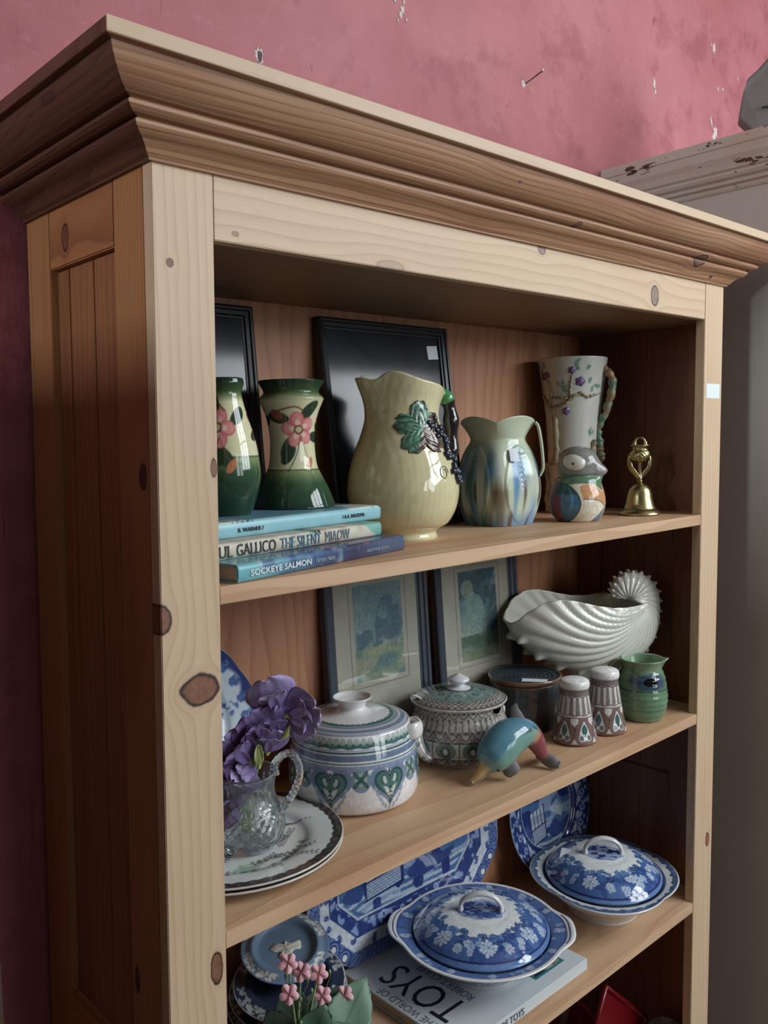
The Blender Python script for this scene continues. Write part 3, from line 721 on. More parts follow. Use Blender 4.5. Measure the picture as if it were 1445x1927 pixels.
def glassm(name='frame_glass'):
    if name in _pl: return _pl[name]
    m, nt, b = newmat(name); b.inputs['Base Color'].default_value = (0.9, 0.95, 0.95, 1); b.inputs['Transmission Weight'].default_value = 1.0
    b.inputs['Roughness'].default_value = 0.0; b.inputs['IOR'].default_value = 1.45; _pl[name] = m; return m
def glaze_pane(t, w, L, bar, thick):
    return MB().box(-w / 2 + bar - .0008, w / 2 - bar + .0008, -thick + 0.0052, -thick + 0.0066, bar - .0008, L - bar + .0008).build('glass_pane', glassm(), t)
def dark_print(name, t, w, L, bar, thick, seed):
    m, nt, b = newmat('dark_misty_print'); q = N(nt); vec, X, Y, Z = q.coords()
    n1 = q.noise(vec, 7 + seed, 4, 0.6, 0.4); c = q.mixc(q.ss(n1, 0.3, 0.75), S4(34, 36, 42), S4(58, 60, 68))
    c = q.mixc(q.m('MULTIPLY', q.ss(Z, 0.20, 0.02), 0.75), c, S4(92, 100, 114))
    q.l(c, b.inputs['Base Color']); b.inputs['Roughness'].default_value = 0.16; b.inputs['Specular IOR Level'].default_value = 0.35
    return MB().box(-w / 2 + bar - .0008, w / 2 - bar + .0008, -0.0062, -0.0045, bar - .0008, L - bar + .0008).build(name, m, t)
t, w, L, ba, tk = frame('picture_frame', 'black framed dark print behind the cream jug', 0.4150, 0.6870, Z1 + 0.0006, 0.3190, 0.2450, 0.2840, 0.016, 0.014, FRM)
dark_print('dark_print', t, w, L, ba, tk, 0); sticker_on('price_sticker', t, 0.024, 0.022, (w / 2 - 0.032, -0.0070, L - 0.040), (0, R(-4), 0))
t, w, L, ba, tk = frame('picture_frame', 'black framed dark print at the far left, behind the rounded vase', 0.032, 0.3030, Z1 + 0.0006, 0.3230, 0.2560, 0.2840, 0.016, 0.012, FRM)
dark_print('dark_print', t, w, L, ba, tk, 2)

# ---- cream grape jug
def jug_cream():
    t = thing('cream_jug', 'large glossy cream jug with moulded grapes and vine leaf', 'jug', (0.473, 0.159, Z1 + E1))
    pr = smooth_prof([(0.0471, 0.0), (0.0480, 0.004), (0.0468, 0.0095), (0.0520, 0.0150), (0.0640, 0.0225), (0.0745, 0.0400), (0.0792, 0.0600), (0.0796, 0.0760), (0.0755, 0.1000), (0.0680, 0.1250), (0.0590, 0.1480), (0.0540, 0.1640), (0.0525, 0.1780), (0.0540, 0.1920), (0.0575, 0.2050), (0.0600, 0.2150)], 110)
    prof = [(0, 0.002), (0.043, 0.0)] + pr + [(0.0590, 0.2165), (0.0565, 0.2150), (0.0520, 0.2000), (0.0490, 0.178), (0.0505, 0.160), (0.064, 0.125), (0.075, 0.09), (0.073, 0.04), (0.0, 0.014)]
    SP = R(-60)   # spout direction seen left
    def mod(th, z, r, s):
        up = np.clip((z - 0.150) / 0.065, 0, 1) ** 1.5
        d = np.angle(np.exp(1j * (th - SP)))
        g = np.exp(-(d / 0.30) ** 2)
        dh = np.angle(np.exp(1j * (th - (SP + PI))))
        z2 = z + up * (0.002 + 0.006 * g + 0.014 * np.exp(-((np.abs(d) - 0.85) / 0.55) ** 2) - 0.004 * np.exp(-((np.abs(d) - 0.42) / 0.16) ** 2) - 0.016 * np.exp(-(dh / .8) ** 2))
        r2 = r * (1 + up * (0.20 * g - 0.03 * np.exp(-((np.abs(d) - 0.75) / 0.35) ** 2) + 0.06 * np.exp(-(dh / 0.5) ** 2)))
        # faint moulded wood grain
        r2 = r2 + 0.00010 * np.sin(th * 26 + 5 * np.sin(z * 45)) * np.clip((z - .02) * 50, 0, 1)
        return r2, z2
    def paint(th, z, r, s, idx):
        c = np.tile((216.0, 206, 152), (len(th), 1))
        g = np.sin((np.sqrt((th * .075 + .03) ** 2 * 3 + (z - .07) ** 2 * 0.35)) * 420)
        c = mixa(c, (198, 184, 128), 0.35 * np.clip(g, 0, 1) * (z > .02))
        ins = s >= idx[-8]
        c = np.where(ins[:, None], (168, 206, 172), c)
        return c / 255
    lathe('body', prof, glaze(0.05, 0.5, 0.3, bump=.02), t, n=260, paint=paint, mod=mod)
    def at(th, z, off=0.0):
        P = np.array(pr); r = np.interp(z, P[:, 1], P[:, 0]) + off
        a = th + TH0; return np.array((r * math.cos(a), r * math.sin(a), z))
    # leaf: lobed, veined, laid over the body
    leafm = glaze(0.10, 0.5, 0.2)
    lc = (0.47, 0.155); rs = np.random.RandomState(3)
    V = []; C = []; na, nr = 90, 14
    for i in range(na):
        a = 2 * PI * i / na
        lob = 0.62 + 0.38 * abs(math.cos(2.5 * (a - 0.35))) ** 0.7 + 0.03 * math.sin(a * 23)
        for j in range(nr):
            f = j / (nr - 1); rr = 0.037 * lob * f
            u, v = rr * math.cos(a), rr * math.sin(a) * 1.02
            vein = abs(math.sin(2.5 * (a - 0.35))) ; hgt = 0.0034 * (1 - f ** 4) + 0.0012 * math.sin(f * 18 + vein * 5) * f
            V.append(at(lc[0] + u / 0.052, lc[1] + v, hgt + 0.0002)); k = math.cos(a - 2.6)
            base = np.array((98, 158, 128.)) if math.sin(f * 16 + vein * 6) > -.1 else np.array((52, 98, 78.))
            if k < -0.25 or rs.rand() < .08: base = np.array((104, 76, 60.)) if math.sin(f * 14 + vein * 5) > 0 else np.array((70, 46, 40.))
            if f > .93: base = np.array((84, 58, 44.))
            C.append(base / 255)
    mesh('vine_leaf', V, gridF(na, nr, True), leafm, t, cols=lin(np.array(C)), lab='green and brown vine leaf')
    grape = glaze(0.08, 0.6, 0.3)
    import bmesh as _b
    pts = []; rs = random.Random(4)
    path = [(0.80, 0.164), (0.98, 0.150), (1.06, 0.134), (1.16, 0.118), (1.22, 0.100), (1.30, 0.084), (1.36, 0.072)]
    G = MB()
    for k_, (a, z) in enumerate(path):
        wd = (0.010, 0.015, 0.013, 0.014, 0.012, 0.008, 0.004)[k_]
        for _ in range((5, 8, 7, 8, 6, 4, 2)[k_]):
            pts.append((a + rs.uniform(-wd, wd) / .07, z + rs.uniform(-.008, .008)))
    for (a, z) in pts:
        p = at(a, z, 0.0022); bm = _b.new(); _b.ops.create_icosphere(bm, subdivisions=2, radius=0.0046)
        G.add([v.co + Vector(p) for v in bm.verts], [[v.index for v in f.verts] for f in bm.faces]); bm.free()
    Vg = np.array(G.V); o = mesh('grape_bunch', Vg, G.F, grape, t, cols=np.tile(lin(np.array((38, 46, 66)) / 255), (len(Vg), 1)), lab='dark blue grape bunch')
    tube('tendril', [at(0.80 + .12 * math.cos(a) * (1 - a / 14), 0.094 + 0.010 * math.sin(a) * (1 - a / 16), 0.0004) for a in np.linspace(0, 8, 40)], 0.0006, plain('green_line', (92, 108, 70), .3), t, 6)
    # handle: dark vine branch with green top, on the far side of the spout
    hd = SP + PI + TH0
    def H(r, z): return (r * math.cos(hd), r * math.sin(hd), z)
    P = spline([H(0.054, 0.202), H(0.068, 0.205), H(0.080, 0.190), H(0.084, 0.160), H(0.083, 0.125), H(0.076, 0.105)], 50)
    cc = np.repeat(np.where(np.arange(50)[:, None] < 18, (64, 150, 76), (34, 26, 30)), 14, axis=0); cc = np.vstack([cc, cc[:1], cc[-1:]])
    V, F = tubeVF(P, 0.0105 + 0.0018 * np.sin(np.linspace(0, 25, 50)), 14)
    mesh('handle', V, F, grape, t, cols=lin(cc / 255), lab='dark vine handle with green top')
    return t
jug_cream()
def face(loc): return math.atan2(-0.7355 - loc[1], -0.394 - loc[0])
def pol(th0, th, r, z): return (r * math.cos(th + th0), r * math.sin(th + th0), z)
# ---- square mottled jug
def jug_blue():
    loc = (0.712, 0.183, Z1 + E1); f0 = face(loc)
    t = thing('mottled_jug', 'squarish green and blue mottled jug with shell panels and a white label', 'jug', loc)
    pr = smooth_prof([(0.0535, 0.0), (0.0560, 0.004), (0.0630, 0.0224), (0.0685, 0.0480), (0.0680, 0.0700), (0.0640, 0.0918), (0.0560, 0.1150), (0.0480, 0.1290), (0.0445, 0.1365), (0.0460, 0.1430), (0.0530, 0.1550), (0.0595, 0.1640)], 100)
    prof = [(0, 0.003), (0.050, 0.0)] + pr + [(0.0590, 0.1655), (0.0570, 0.1640), (0.0490, 0.1500), (0.0420, 0.1365), (0.055, 0.110), (0.064, 0.06), (0.052, 0.01), (0, 0.008)]
    CA = -0.02
    def mod(th, z, r, s):
        a = th - CA
        k = (np.abs(np.cos(a)) ** 2.9 + np.abs(np.sin(a)) ** 2.9) ** (-1 / 2.9)    # squarish with corners 45 deg off
        a2 = a + PI / 4; k = (np.abs(np.cos(a2)) ** 4.5 + np.abs(np.sin(a2)) ** 4.5) ** (-1 / 4.5)
        w = np.clip((0.142 - z) / 0.03, 0.25, 1); w = np.where(z > 0.142, 0.25 + 0.3 * np.clip((z - .142) / .02, 0, 1), w)
        r2 = r * (1 + (k / 1.2123 - 1) * w)
        up = np.clip((z - 0.140) / 0.024, 0, 1)
        z2 = z + up * (0.0095 * np.abs(np.sin(2 * a)) ** 0.8 - 0.001)
        r2 = r2 * (1 + up * 0.03 * np.abs(np.sin(2 * a)))
        for c in (PI / 4, -PI / 4, 3 * PI / 4, -3 * PI / 4):
            d = np.angle(np.exp(1j * (a - c))); e = np.sqrt((d / 0.62) ** 2 + ((z - 0.066) / 0.064) ** 2)
            r2 = r2 + 0.0016 * np.clip((1.0 - e) * 12, 0, 1) * (z < .14)
            q_ = np.sqrt((d + 0.05) ** 2 / 0.10 + ((z - 0.040) / 0.075) ** 2)
            r2 = r2 + 0.0006 * np.sin(q_ * 62) * np.clip((1 - e) * 4, 0, 1) * (z > 0.060) * (d < 0.06)
        return r2, z2
    def paint(th, z, r, s, idx):
        n1 = vn(th * 2.6 + 20, z * 7 + 3, 1.6, 21); n2 = vn(th * 4.5 + 11, z * 12, 1.5, 22); n3 = vn(th * 6 + 5, z * 10, 1.4, 23)
        c = np.tile((186.0, 198, 168), (len(th), 1))
        low = np.clip((0.135 - z) / 0.05, 0, 1)
        c = mixa(c, (170, 182, 196), (n3 - .42) * 2.2 * low)
        c = mixa(c, (86, 142, 184), (n1 - .50) * 3.2 * low); c = mixa(c, (104, 146, 190), np.clip((0.025 - z) / 0.02, 0, 1) * .8)
        c = mixa(c, (100, 78, 52), (n2 - .60) * 4 * np.clip((0.085 - z) / 0.03, 0, 1))
        c = mixa(c, (80, 118, 104), (vn(th * 4, z * 10, 1.5, 25) - .6) * 3 * low * (th < 0))
        c = mixa(c, (196, 210, 182), np.clip((z - .125) / 0.02, 0, 1) * .6)
        return np.where((s >= idx[-8])[:, None], (176, 206, 176), c) / 255
    lathe('body', prof, glaze(0.16, 0.5, 0.0), t, n=300, paint=paint, mod=mod, th0=f0)
    a = PI / 2 - 0.02
    P = spline([pol(f0, a, 0.0600, 0.1640), pol(f0, a, 0.0650, 0.1560), pol(f0, a, 0.0690, 0.1340), pol(f0, a, 0.0715, 0.1100), pol(f0, a, 0.0720, 0.0900), pol(f0, a, 0.067, 0.078)], 40)
    V, F = tubeVF(P, 0.0045, 12, up=(math.cos(f0 + a), math.sin(f0 + a), 0), sx=2.6, squash=0.6)
    mesh('handle', V, F, glaze(0.16, 0.5, 0.0), t, cols=np.tile(lin(np.array((184, 196, 166)) / 255), (len(V), 1)))
    V = []
    for i in range(6):
        for j in range(6):
            th = 0.46 + (i / 5 - .5) * 0.26; zz = 0.113 + (j / 5 - .5) * 0.020; r = np.interp(zz, [p[1] for p in pr], [p[0] for p in pr]) * 0.95 + 0.0030
            V.append(pol(f0, th, r, zz))
    mesh('price_sticker', V, gridF(6, 6), STICK, t, lab='white price sticker')
    return t
jug_blue()

# ---- tall floral jug with branch handle
def jug_floral():
    loc = (0.968, 0.217, Z1 + E1); f0 = face(loc)
    t = thing('floral_jug', 'tall flared off-white jug with moulded branches and small purple flowers', 'jug', loc)
    pr = smooth_prof([(0.0500, 0.0), (0.0505, 0.004), (0.0470, 0.030), (0.0455, 0.070), (0.0460, 0.110), (0.0475, 0.150), (0.0505, 0.190), (0.0560, 0.235), (0.0600, 0.262), (0.0628, 0.2800)], 70)
    prof = [(0, 0.004), (0.047, 0.0)] + pr + [(0.0622, 0.2812), (0.0605, 0.2795), (0.053, 0.235), (0.046, 0.17), (0.043, 0.09), (0.042, 0.012), (0, 0.009)]
    cv = Cv(-0.16, 0.16, 0, 0.29, 1200, (204, 204, 192)); rs = random.Random(8)
    for (x, z) in [(-0.062, 0.262), (-0.048, 0.268), (0.010, 0.270), (0.006, 0.262), (0.020, 0.262), (-0.02, 0.232), (-0.012, 0.226), (0.036, 0.226), (0.046, 0.232), (0.030, 0.240), (-0.066, 0.120), (-0.074, 0.106), (-0.060, 0.09), (-0.040, 0.098), (0.034, 0.150), (0.040, 0.145), (-0.03, 0.104)]:
        for k in range(3): cv.ell(x + rs.uniform(-.005, .005), z + rs.uniform(-.005, .005), 0.0042, 0.0024, (92, 140, 118), rs.uniform(0, 3), .75)
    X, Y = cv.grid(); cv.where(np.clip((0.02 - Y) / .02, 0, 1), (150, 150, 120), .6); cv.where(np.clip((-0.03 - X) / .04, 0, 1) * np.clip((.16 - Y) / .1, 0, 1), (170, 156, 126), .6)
    def paint(th, z, r, s, idx): return np.where((s >= idx[-7])[:, None], (196, 204, 192), cv.get(th * 0.05, z) * 255) / 255
    lathe('body', prof, glaze(0.18, 0.5), t, n=200, paint=paint, th0=f0, step=.0018)
    P_ = np.array(pr)
    def on(x, z, off=0.0):      # x = sideways distance seen from the front
        r = np.interp(z, P_[:, 1], P_[:, 0]); th = math.asin(max(-1, min(1, x / r))); return pol(f0, th, r + off, z)
    bark = glaze(0.3, 0.4)
    def branch(name, pts, rad, off=0.001, col=(150, 128, 92), n=40):
        P = spline([on(x, z, off) for x, z in pts], n); P = P + np.random.RandomState(len(pts)).normal(0, 0.0006, P.shape)
        R_ = np.interp(np.linspace(0, 1, n), np.linspace(0, 1, len(rad)), rad) * (1 + 0.18 * np.sin(np.arange(n) * 1.7))
        V, F = tubeVF(P, R_, 10); nn = np.random.RandomState(3).rand(len(V)); c = mixa(np.tile(col, (len(V), 1)), (196, 182, 148), nn * .8); c = mixa(c, (84, 110, 84), (nn > .93) * .7)
        mesh(name, V, F, bark, t, cols=lin(c / 255))
    branch('trunk_relief', [(-0.040, 0.0085), (-0.044, 0.026), (-0.042, 0.056), (-0.045, 0.085), (-0.030, 0.098), (-0.029, 0.125), (-0.029, 0.162), (-0.036, 0.188), (-0.043, 0.200)], [.0075, .006, .005, .0055, .006, .0055, .0055, .005, .004])
    branch('branch_relief', [(-0.043, 0.198), (-0.0505, 0.215), (-0.054, 0.240)], [.004, .0025, .001])
    branch('branch_relief', [(-0.040, 0.196), (-0.037, 0.220), (-0.045, 0.245)], [.0035, .0022, .0015])
    branch('branch_relief', [(-0.034, 0.190), (-0.014, 0.198), (-0.003, 0.206), (0.014, 0.216), (0.024, 0.210), (0.034, 0.212), (0.048, 0.216)], [.0042, .003, .003, .003, .0025, .0028, .001])
    branch('branch_relief', [(-0.003, 0.206), (-0.004, 0.225), (-0.001, 0.248)], [.0024, .0018, .001]); branch('branch_relief', [(-0.033, 0.210), (-0.016, 0.2085), (-0.003, 0.206)], [.0022, .0024, .0024])
    branch('branch_relief', [(0.010, 0.0085), (0.012, 0.03), (0.024, 0.06), (0.030, 0.095), (0.037, 0.13)], [.006, .004, .004, .004, .005])
    for (x, z, s, c1) in [(-0.0474, 0.2489, 0.0085, (126, 62, 92)), (-0.0009, 0.2565, 0.0070, (104, 92, 150)), (0.0132, 0.2365, 0.0090, (112, 84, 148)), (-0.0113, 0.1849, 0.0075, (110, 92, 150)), (-0.0655, 0.075, 0.007, (70, 80, 110))]:
        if abs(x) > .045 and z < .1: continue
        V = []; C = []
        for i in range(40):
            a = 2 * PI * i / 40
            for j in range(6):
                f = j / 5; rr = s * f * (0.8 + 0.2 * abs(math.cos(2.5 * a))); V.append(on(x + rr * math.cos(a), z + rr * math.sin(a), 0.0032 * (1 - f ** 2) + .0006 * math.cos(2.5 * a) ** 2))
                C.append((176, 84, 108) if f < .28 else (c1 if f < .8 or (i // 4) % 2 else (96, 112, 168)))
        mesh('flower_relief', V, gridF(40, 6, True), glaze(0.15), t, cols=lin(np.array(C) / 255.), lab='purple flower in relief')
    hp = [(0.0560, 0.262), (0.0700, 0.250), (0.0740, 0.228), (0.0665, 0.196), (0.0560, 0.170), (0.0480, 0.152), (0.0500, 0.130), (0.0520, 0.112), (0.0550, 0.100), (0.0490, 0.090)]
    P = spline([pol(f0, 1.25, r, z) for r, z in hp], 60); P += np.random.RandomState(5).normal(0, .0008, P.shape)
    V, F = tubeVF(P, np.interp(np.linspace(0, 1, 60), [0, .2, .6, .8, 1], [.0055, .0072, .006, .0065, .004]) * (1 + .15 * np.sin(np.arange(60) * 1.3)), 12)
    nn = np.repeat(vn(np.arange(61) * 1.0, np.zeros(61), .35, 31), 12)[:len(V)]; nn = np.resize(nn, len(V))
    c = mixa(np.tile((158, 134, 96), (len(V), 1)), (110, 142, 116), (nn - .5) * 5); c = mixa(c, (176, 130, 84), (nn < .3) * .7)
    mesh('handle', V, F, bark, t, cols=lin(c / 255), lab='branch-shaped brown and green handle')
jug_floral()

# ---- painted pottery bird
def bird():
    loc = (0.832, 0.112, Z1 + E1); f0 = face(loc)
    t = thing('pottery_bird', 'round pottery bird with big white eye and patchwork glaze', 'figurine', loc)
    pr = smooth_prof([(0.0330, 0.0), (0.0370, 0.004), (0.0430, 0.0173), (0.0452, 0.0320), (0.0430, 0.0480), (0.0380, 0.0620), (0.0345, 0.0710), (0.0320, 0.0765), (0.0325, 0.0860), (0.0328, 0.0960), (0.0295, 0.1080), (0.0215, 0.1175), (0.0100, 0.1225), (0.0, 0.1235)], 90)
    prof = [(0, 0.0)] + pr
    def mod(th, z, r, s):
        # beak to the right, cheek disc, breast
        b = np.exp(-((th - 1.45) / 0.34) ** 2) * np.exp(-((z - 0.082) / 0.0115) ** 2)
        r2 = r + 0.0150 * b - 0.0032 * np.exp(-((z - 0.0745) / 0.003) ** 2) * (1 - b)
        br = np.exp(-((th - 1.3) / 0.8) ** 2) * np.exp(-((z - 0.1) / 0.02) ** 2); r2 = r2 + 0.002 * br
        e = np.sqrt(((th + 0.98) / 0.85) ** 2 + ((z - 0.036) / 0.034) ** 2); r2 = r2 + 0.0022 * np.clip((1 - e) * 8, 0, 1)
        return r2, z
    cv = Cv(-0.145, 0.145, -.002, 0.128, 1800, (216, 208, 184)); R_ = 0.045
    LN = (58, 66, 58)
    def th(p): return [(a * R_, b) for a, b in p]
    X, Y = cv.grid(); A = X / R_
    cv.where(Y > 0.066 + 0.006 * np.sin(A * 2), (86, 122, 92))                                    # green neck
    cv.poly(th([(-0.30, .062), (0.1, .0635), (0.75, .062), (1.15, .050), (1.35, .062), (1.75, .055), (3.2, .05), (3.2, .080), (-0.3, .080)]), (86, 122, 92))
    cv.blob(th([(0.12, .060), (0.7, .0615), (1.12, .0485), (1.4, .062), (2.2, .052), (2.3, .030), (1.5, .032), (1.25, .0235), (0.9, .034), (0.25, .0385), (0.14, .048)]), (200, 142, 84))
    cv.poly(th([(1.25, .0235), (0.66, .0005), (1.35, .0005)]), (78, 122, 152)); cv.curve(th([(0.2, .0385), (0.7, .0370), (1.1, .0290), (1.25, .0235), (1.40, .010), (1.42, 0)]), .0010, LN)
    cv.line(th([(1.25, .0235), (0.95, .012), (0.62, .0005)]), .0010, LN); cv.line(th([(1.25, .0235), (1.6, .029), (2.0, .031)]), .0009, LN)
    # wing panel on the left
    e = ((A + 0.86) / 0.98) ** 2 + ((Y - 0.031) / 0.0345) ** 2
    cv.where(e < 1.0, (50, 62, 50)); w = e < 0.90
    cv.where(w & (Y > 0.046), (38, 86, 84)); cv.where(w & (Y <= 0.046), (60, 116, 150)); cv.where(w & (Y <= 0.0455) & (A < -0.62), (134, 66, 74)); cv.where(w & (Y <= 0.0455) & (A < -1.0), (52, 62, 104))
    cv.where((Y > 0.0765) & (np.abs(A - 0.1) < 1.75), (128, 128, 122)); cv.where((Y > .079) & (A < -1.05) & (A > -2.4), (82, 108, 84))
    cv.where((Y > 0.074) & (Y < .09) & (A > 1.05) & (A < 1.95), (150, 142, 142)); cv.fuzz(.10, 6)
    def paint(th_, z, r, s, idx): return cv.get(th_ * R_, z)
    lathe('body', prof, glaze(0.14, 0.5), t, n=220, paint=paint, mod=mod, th0=f0, step=.001)
    V = []; C = []
    for i in range(48):
        a = 2 * PI * i / 48
        for j in range(8):
            f = j / 7; x, z = -0.0065 + 0.0185 * f * math.cos(a) * (1 + .06 * math.cos(a)), 0.0975 + 0.0142 * f * math.sin(a) - 0.12 * 0.018 * f * math.cos(a)
            zz = min(z, 0.1205); r = np.interp(zz, [p[1] for p in pr], [p[0] for p in pr]); tt = math.asin(max(-.95, min(.95, x / max(r, .02))))
            p = pol(f0, tt, r + 0.0042 * (1 - f ** 3) + 0.0004, z); V.append(p); C.append((206, 200, 186) if f < .93 else (74, 74, 68))
    mesh('eye', V, gridF(48, 8, True), glaze(0.2), t, cols=lin(np.array(C) / 255.), lab='large white eye')
    p = pol(f0, -0.20, 0.0372, 0.0955); tube('pupil', [p, tuple(np.array(p) + np.array(pol(f0, -0.2, .0013, 0)))], 0.0022, plain('dark_pupil', (60, 48, 40), .4), t, 12)
bird()

# ---- brass bell
def bell():
    loc = (0.980, 0.085, Z1 + E1); f0 = face(loc)
    t = thing('brass_bell', 'small brass hand bell with a thistle-shaped handle', 'bell', loc)
    BR = plain('aged_brass', (196, 184, 138), 0.30, (150, 138, 98), 60, metal=1.0, bump=.03)
    prof = [(0.0330, 0.0), (0.0362, 0.0012), (0.0358, 0.0035), (0.0325, 0.0075), (0.0290, 0.0105), (0.0275, 0.0110), (0.0268, 0.0135), (0.0245, 0.0180), (0.0225, 0.0270), (0.0208, 0.0370), (0.0180, 0.0455), (0.0130, 0.0520), (0.0070, 0.0560), (0.0045, 0.0572), (0.0, 0.0573)]
    lathe('bell_cup', [(0.0, 0.050), (0.016, 0.042), (0.0205, 0.026), (0.026, 0.009), (0.0325, 0.0015)] + prof, BR, t, n=64, step=.004)
    lathe('collar', [(0, 0.0570), (0.0048, 0.0575), (0.0048, 0.0600), (0.0036, 0.0606), (0, 0.0607)], BR, t, n=24, step=.004)
    tube('stem', [(0, 0, .0600), (0, 0, .070), (0, 0, .088), (0, 0, .0935)], [.0042, .0036, .0030, .0060], BR, t, 12)
    lathe('thistle_head', smooth_prof([(0, 0.0905), (0.0080, 0.0920), (0.0150, 0.0970), (0.0172, 0.1035), (0.0160, 0.1100), (0.0125, 0.1145), (0.0130, 0.1180), (0.0155, 0.1205)], 30) + [(0.0168, 0.1208), (0.0170, 0.1225), (0.0, 0.1228)],
          BR, t, n=72, step=.0015, mod=lambda th, z, r, s: (r + 0.0006 * np.sin(th * 18 + z * 900) * ((z > .093) & (z < .116)), z))
    dx, dy = -math.sin(f0), math.cos(f0)
    P = [(0.0092 * math.cos(a) * dx, 0.0092 * math.cos(a) * dy, 0.1225 + 0.0125 * math.sin(a)) for a in np.linspace(0, PI, 20)]
    tube('hanging_loop', P, [.0034] * 3 + [.0024] * 14 + [.0034] * 3, BR, t, 10)
    for sg in (-1, 1):
        V = []; cl = spline([(0.002, .062), (0.0080, .070), (0.0165, .080), (0.0200, .092), (0.0190, .102), (0.0125, .112)], 26); 
        for i, (x, z) in enumerate(cl):
            f = i / 25; w = 0.0075 * math.sin(PI * min(1, f * 1.05)) ** .6 * (1 - .55 * f) + 0.0008 + 0.0012 * abs(math.sin(f * 14))
            for j in range(5):
                q_ = (j / 4 - 0.5) * 2
                xx = sg * (x - max(q_, 0) * w * 0.9 + (0.0 if q_ > 0 else 0)); yy = (0.0028 * q_ + (0.001 if j % 2 else 0)); V.append((xx * dx + yy * dy, xx * dy - yy * dx, z + 0.002 * q_))
        o = mesh('leaf', V, gridF(26, 5), BR, t); so = o.modifiers.new('s', 'SOLIDIFY'); so.thickness = 0.0016
bell()
# ================================================================ second shelf
# ---- framed landscapes
def landscape(name, w, h, seed, parent, y, x0, z0):
    cv = Cv(0, w, 0, h, 1300, (150, 176, 178)); X, Y = cv.grid(); fx, fy = X / w, Y / h
    n = lambda a, b, s: vn((fx * a + seed).ravel(), (fy * b).ravel(), 1.0, s).reshape(fx.shape)
    cv.where(np.clip(n(3, 5, 41) * 1.2 - .1, 0, 1), (104, 150, 168)); cv.where((fy < .55) * np.clip((.62 - fy) * 3, 0, 1), (176, 190, 172))
    if seed == 0:
        cv.where(np.clip((n(7, 9, 42) - .40) * 4, 0, 1) * (((fx - .78) / .34) ** 2 + ((fy - .52) / .34) ** 2 < 1 + .3 * n(16, 16, 43)), (82, 116, 142), .85)
        cv.where(np.clip((n(9, 9, 44) - .35) * 4, 0, 1) * (((fx - .22) / .34) ** 2 + ((fy - .42) / .10) ** 2 < 1 + .4 * n(20, 12, 45)), (84, 122, 148), .9)
        cv.where((fy < .34) * 1.0, (168, 178, 136)); cv.where((fy < .33) * np.clip((n(4, 10, 46) - .4) * 4, 0, 1), (92, 140, 146), .8)
        cv.poly([(0, h * .22), (w * .45, h * .34), (w * .62, h * .34), (w * .35, h * .12), (0, h * .04)], (186, 182, 140), .8)
        for k in range(6): cv.line([(w * (.74 + .02 * k), h * .30), (w * (.72 + .04 * k), h * (.5 + .03 * (k % 3)))], .0007, (60, 84, 100))
        for k in range(8): cv.line([(w * (.05 + .05 * k), h * .33), (w * (.05 + .05 * k), h * .365)], .0006, (70, 86, 76))
    else:
        cv.where(np.clip((n(5, 5, 47) - .3) * 3, 0, 1) * (fy > .6), (62, 104, 124)); cv.where((((fx - .22) / .16) ** 2 + ((fy - .80) / .10) ** 2 < 1) * .8, (170, 172, 146))
        cv.where((((fx - .34 - .15 * (1 - fy)) / .24) ** 2 + ((fy - .48) / .28) ** 2 < 1 + .5 * (n(9, 9, 48) - .5)) * .85, (150, 182, 170))
        cv.where(np.clip((fx - .55) * 5, 0, 1) * np.clip((n(8, 8, 49)) * 1.8, 0, 1) * (fy < .8), (60, 92, 100)); cv.where((fy < .28) * np.clip(n(6, 9, 50) * 1.4, 0, 1), (96, 128, 100)); cv.where((fy < .12) * .8, (150, 156, 112))
    cv.a = cv.a * .80 + np.array((206, 212, 202)) / 255. * .22; cv.fuzz(.22, 3, 3)
    nx, nz = int(w * 900), int(h * 900); xs = np.linspace(0, w, nx); zs = np.linspace(0, h, nz); XX, ZZ = np.meshgrid(xs, zs, indexing='ij')
    V = np.stack([XX.ravel() + x0, np.full(XX.size, y), ZZ.ravel() + z0], 1)
    return mesh(name, V, gridF(nx, nz), glaze(0.5, 0.2), parent, cols=lin(cv.get(XX.ravel(), ZZ.ravel())), smooth=False)
def framed_picture(label, x0, x1, h, yb, yt, seed, px0, px1, pz0, pz1, bar=0.021, th_=0.013):
    t, w, L, ba, tk = frame('framed_landscape', label, x0, x1, Z2 + 0.0006, h, yb, yt, bar, th_, FRB)
    MB().box(-w / 2 + ba - .001, w / 2 - ba + .001, -0.0072, -0.0052, ba - .001, L - ba + .001).build('mount', plain('cream_mount', (224, 216, 198), 0.7), t)
    a, b = px0 - w / 2, px1 - w / 2
    landscape('landscape_print', b - a, pz1 - pz0, seed, t, -0.0076, a, pz0)
    ln = plain('mount_line', (140, 130, 108), .7)
    for (u0, u1, v0, v1) in ((a - .009, b + .009, pz0 - .009, pz0 - .0083), (a - .009, b + .009, pz1 + .0083, pz1 + .009), (a - .009, a - .0083, pz0 - .009, pz1 + .009), (b + .0083, b + .009, pz0 - .009, pz1 + .009)):
        MB().box(u0, u1, -0.0076, -0.0071, v0, v1).build('mount_line', ln, t)
    glaze_pane(t, w, L, ba, tk); return t
framed_picture('blue framed landscape print of a lane and trees behind the white casserole', 0.4110, 0.6290, 0.303, 0.2660, 0.2835, 0, 0.060, 0.163, 0.118, 0.268)
framed_picture('blue framed landscape print of a pale hollow between trees behind the lidded crock', 0.6480, 0.8640, 0.303, 0.2640, 0.2835, 4, 0.062, 0.160, 0.105, 0.262)

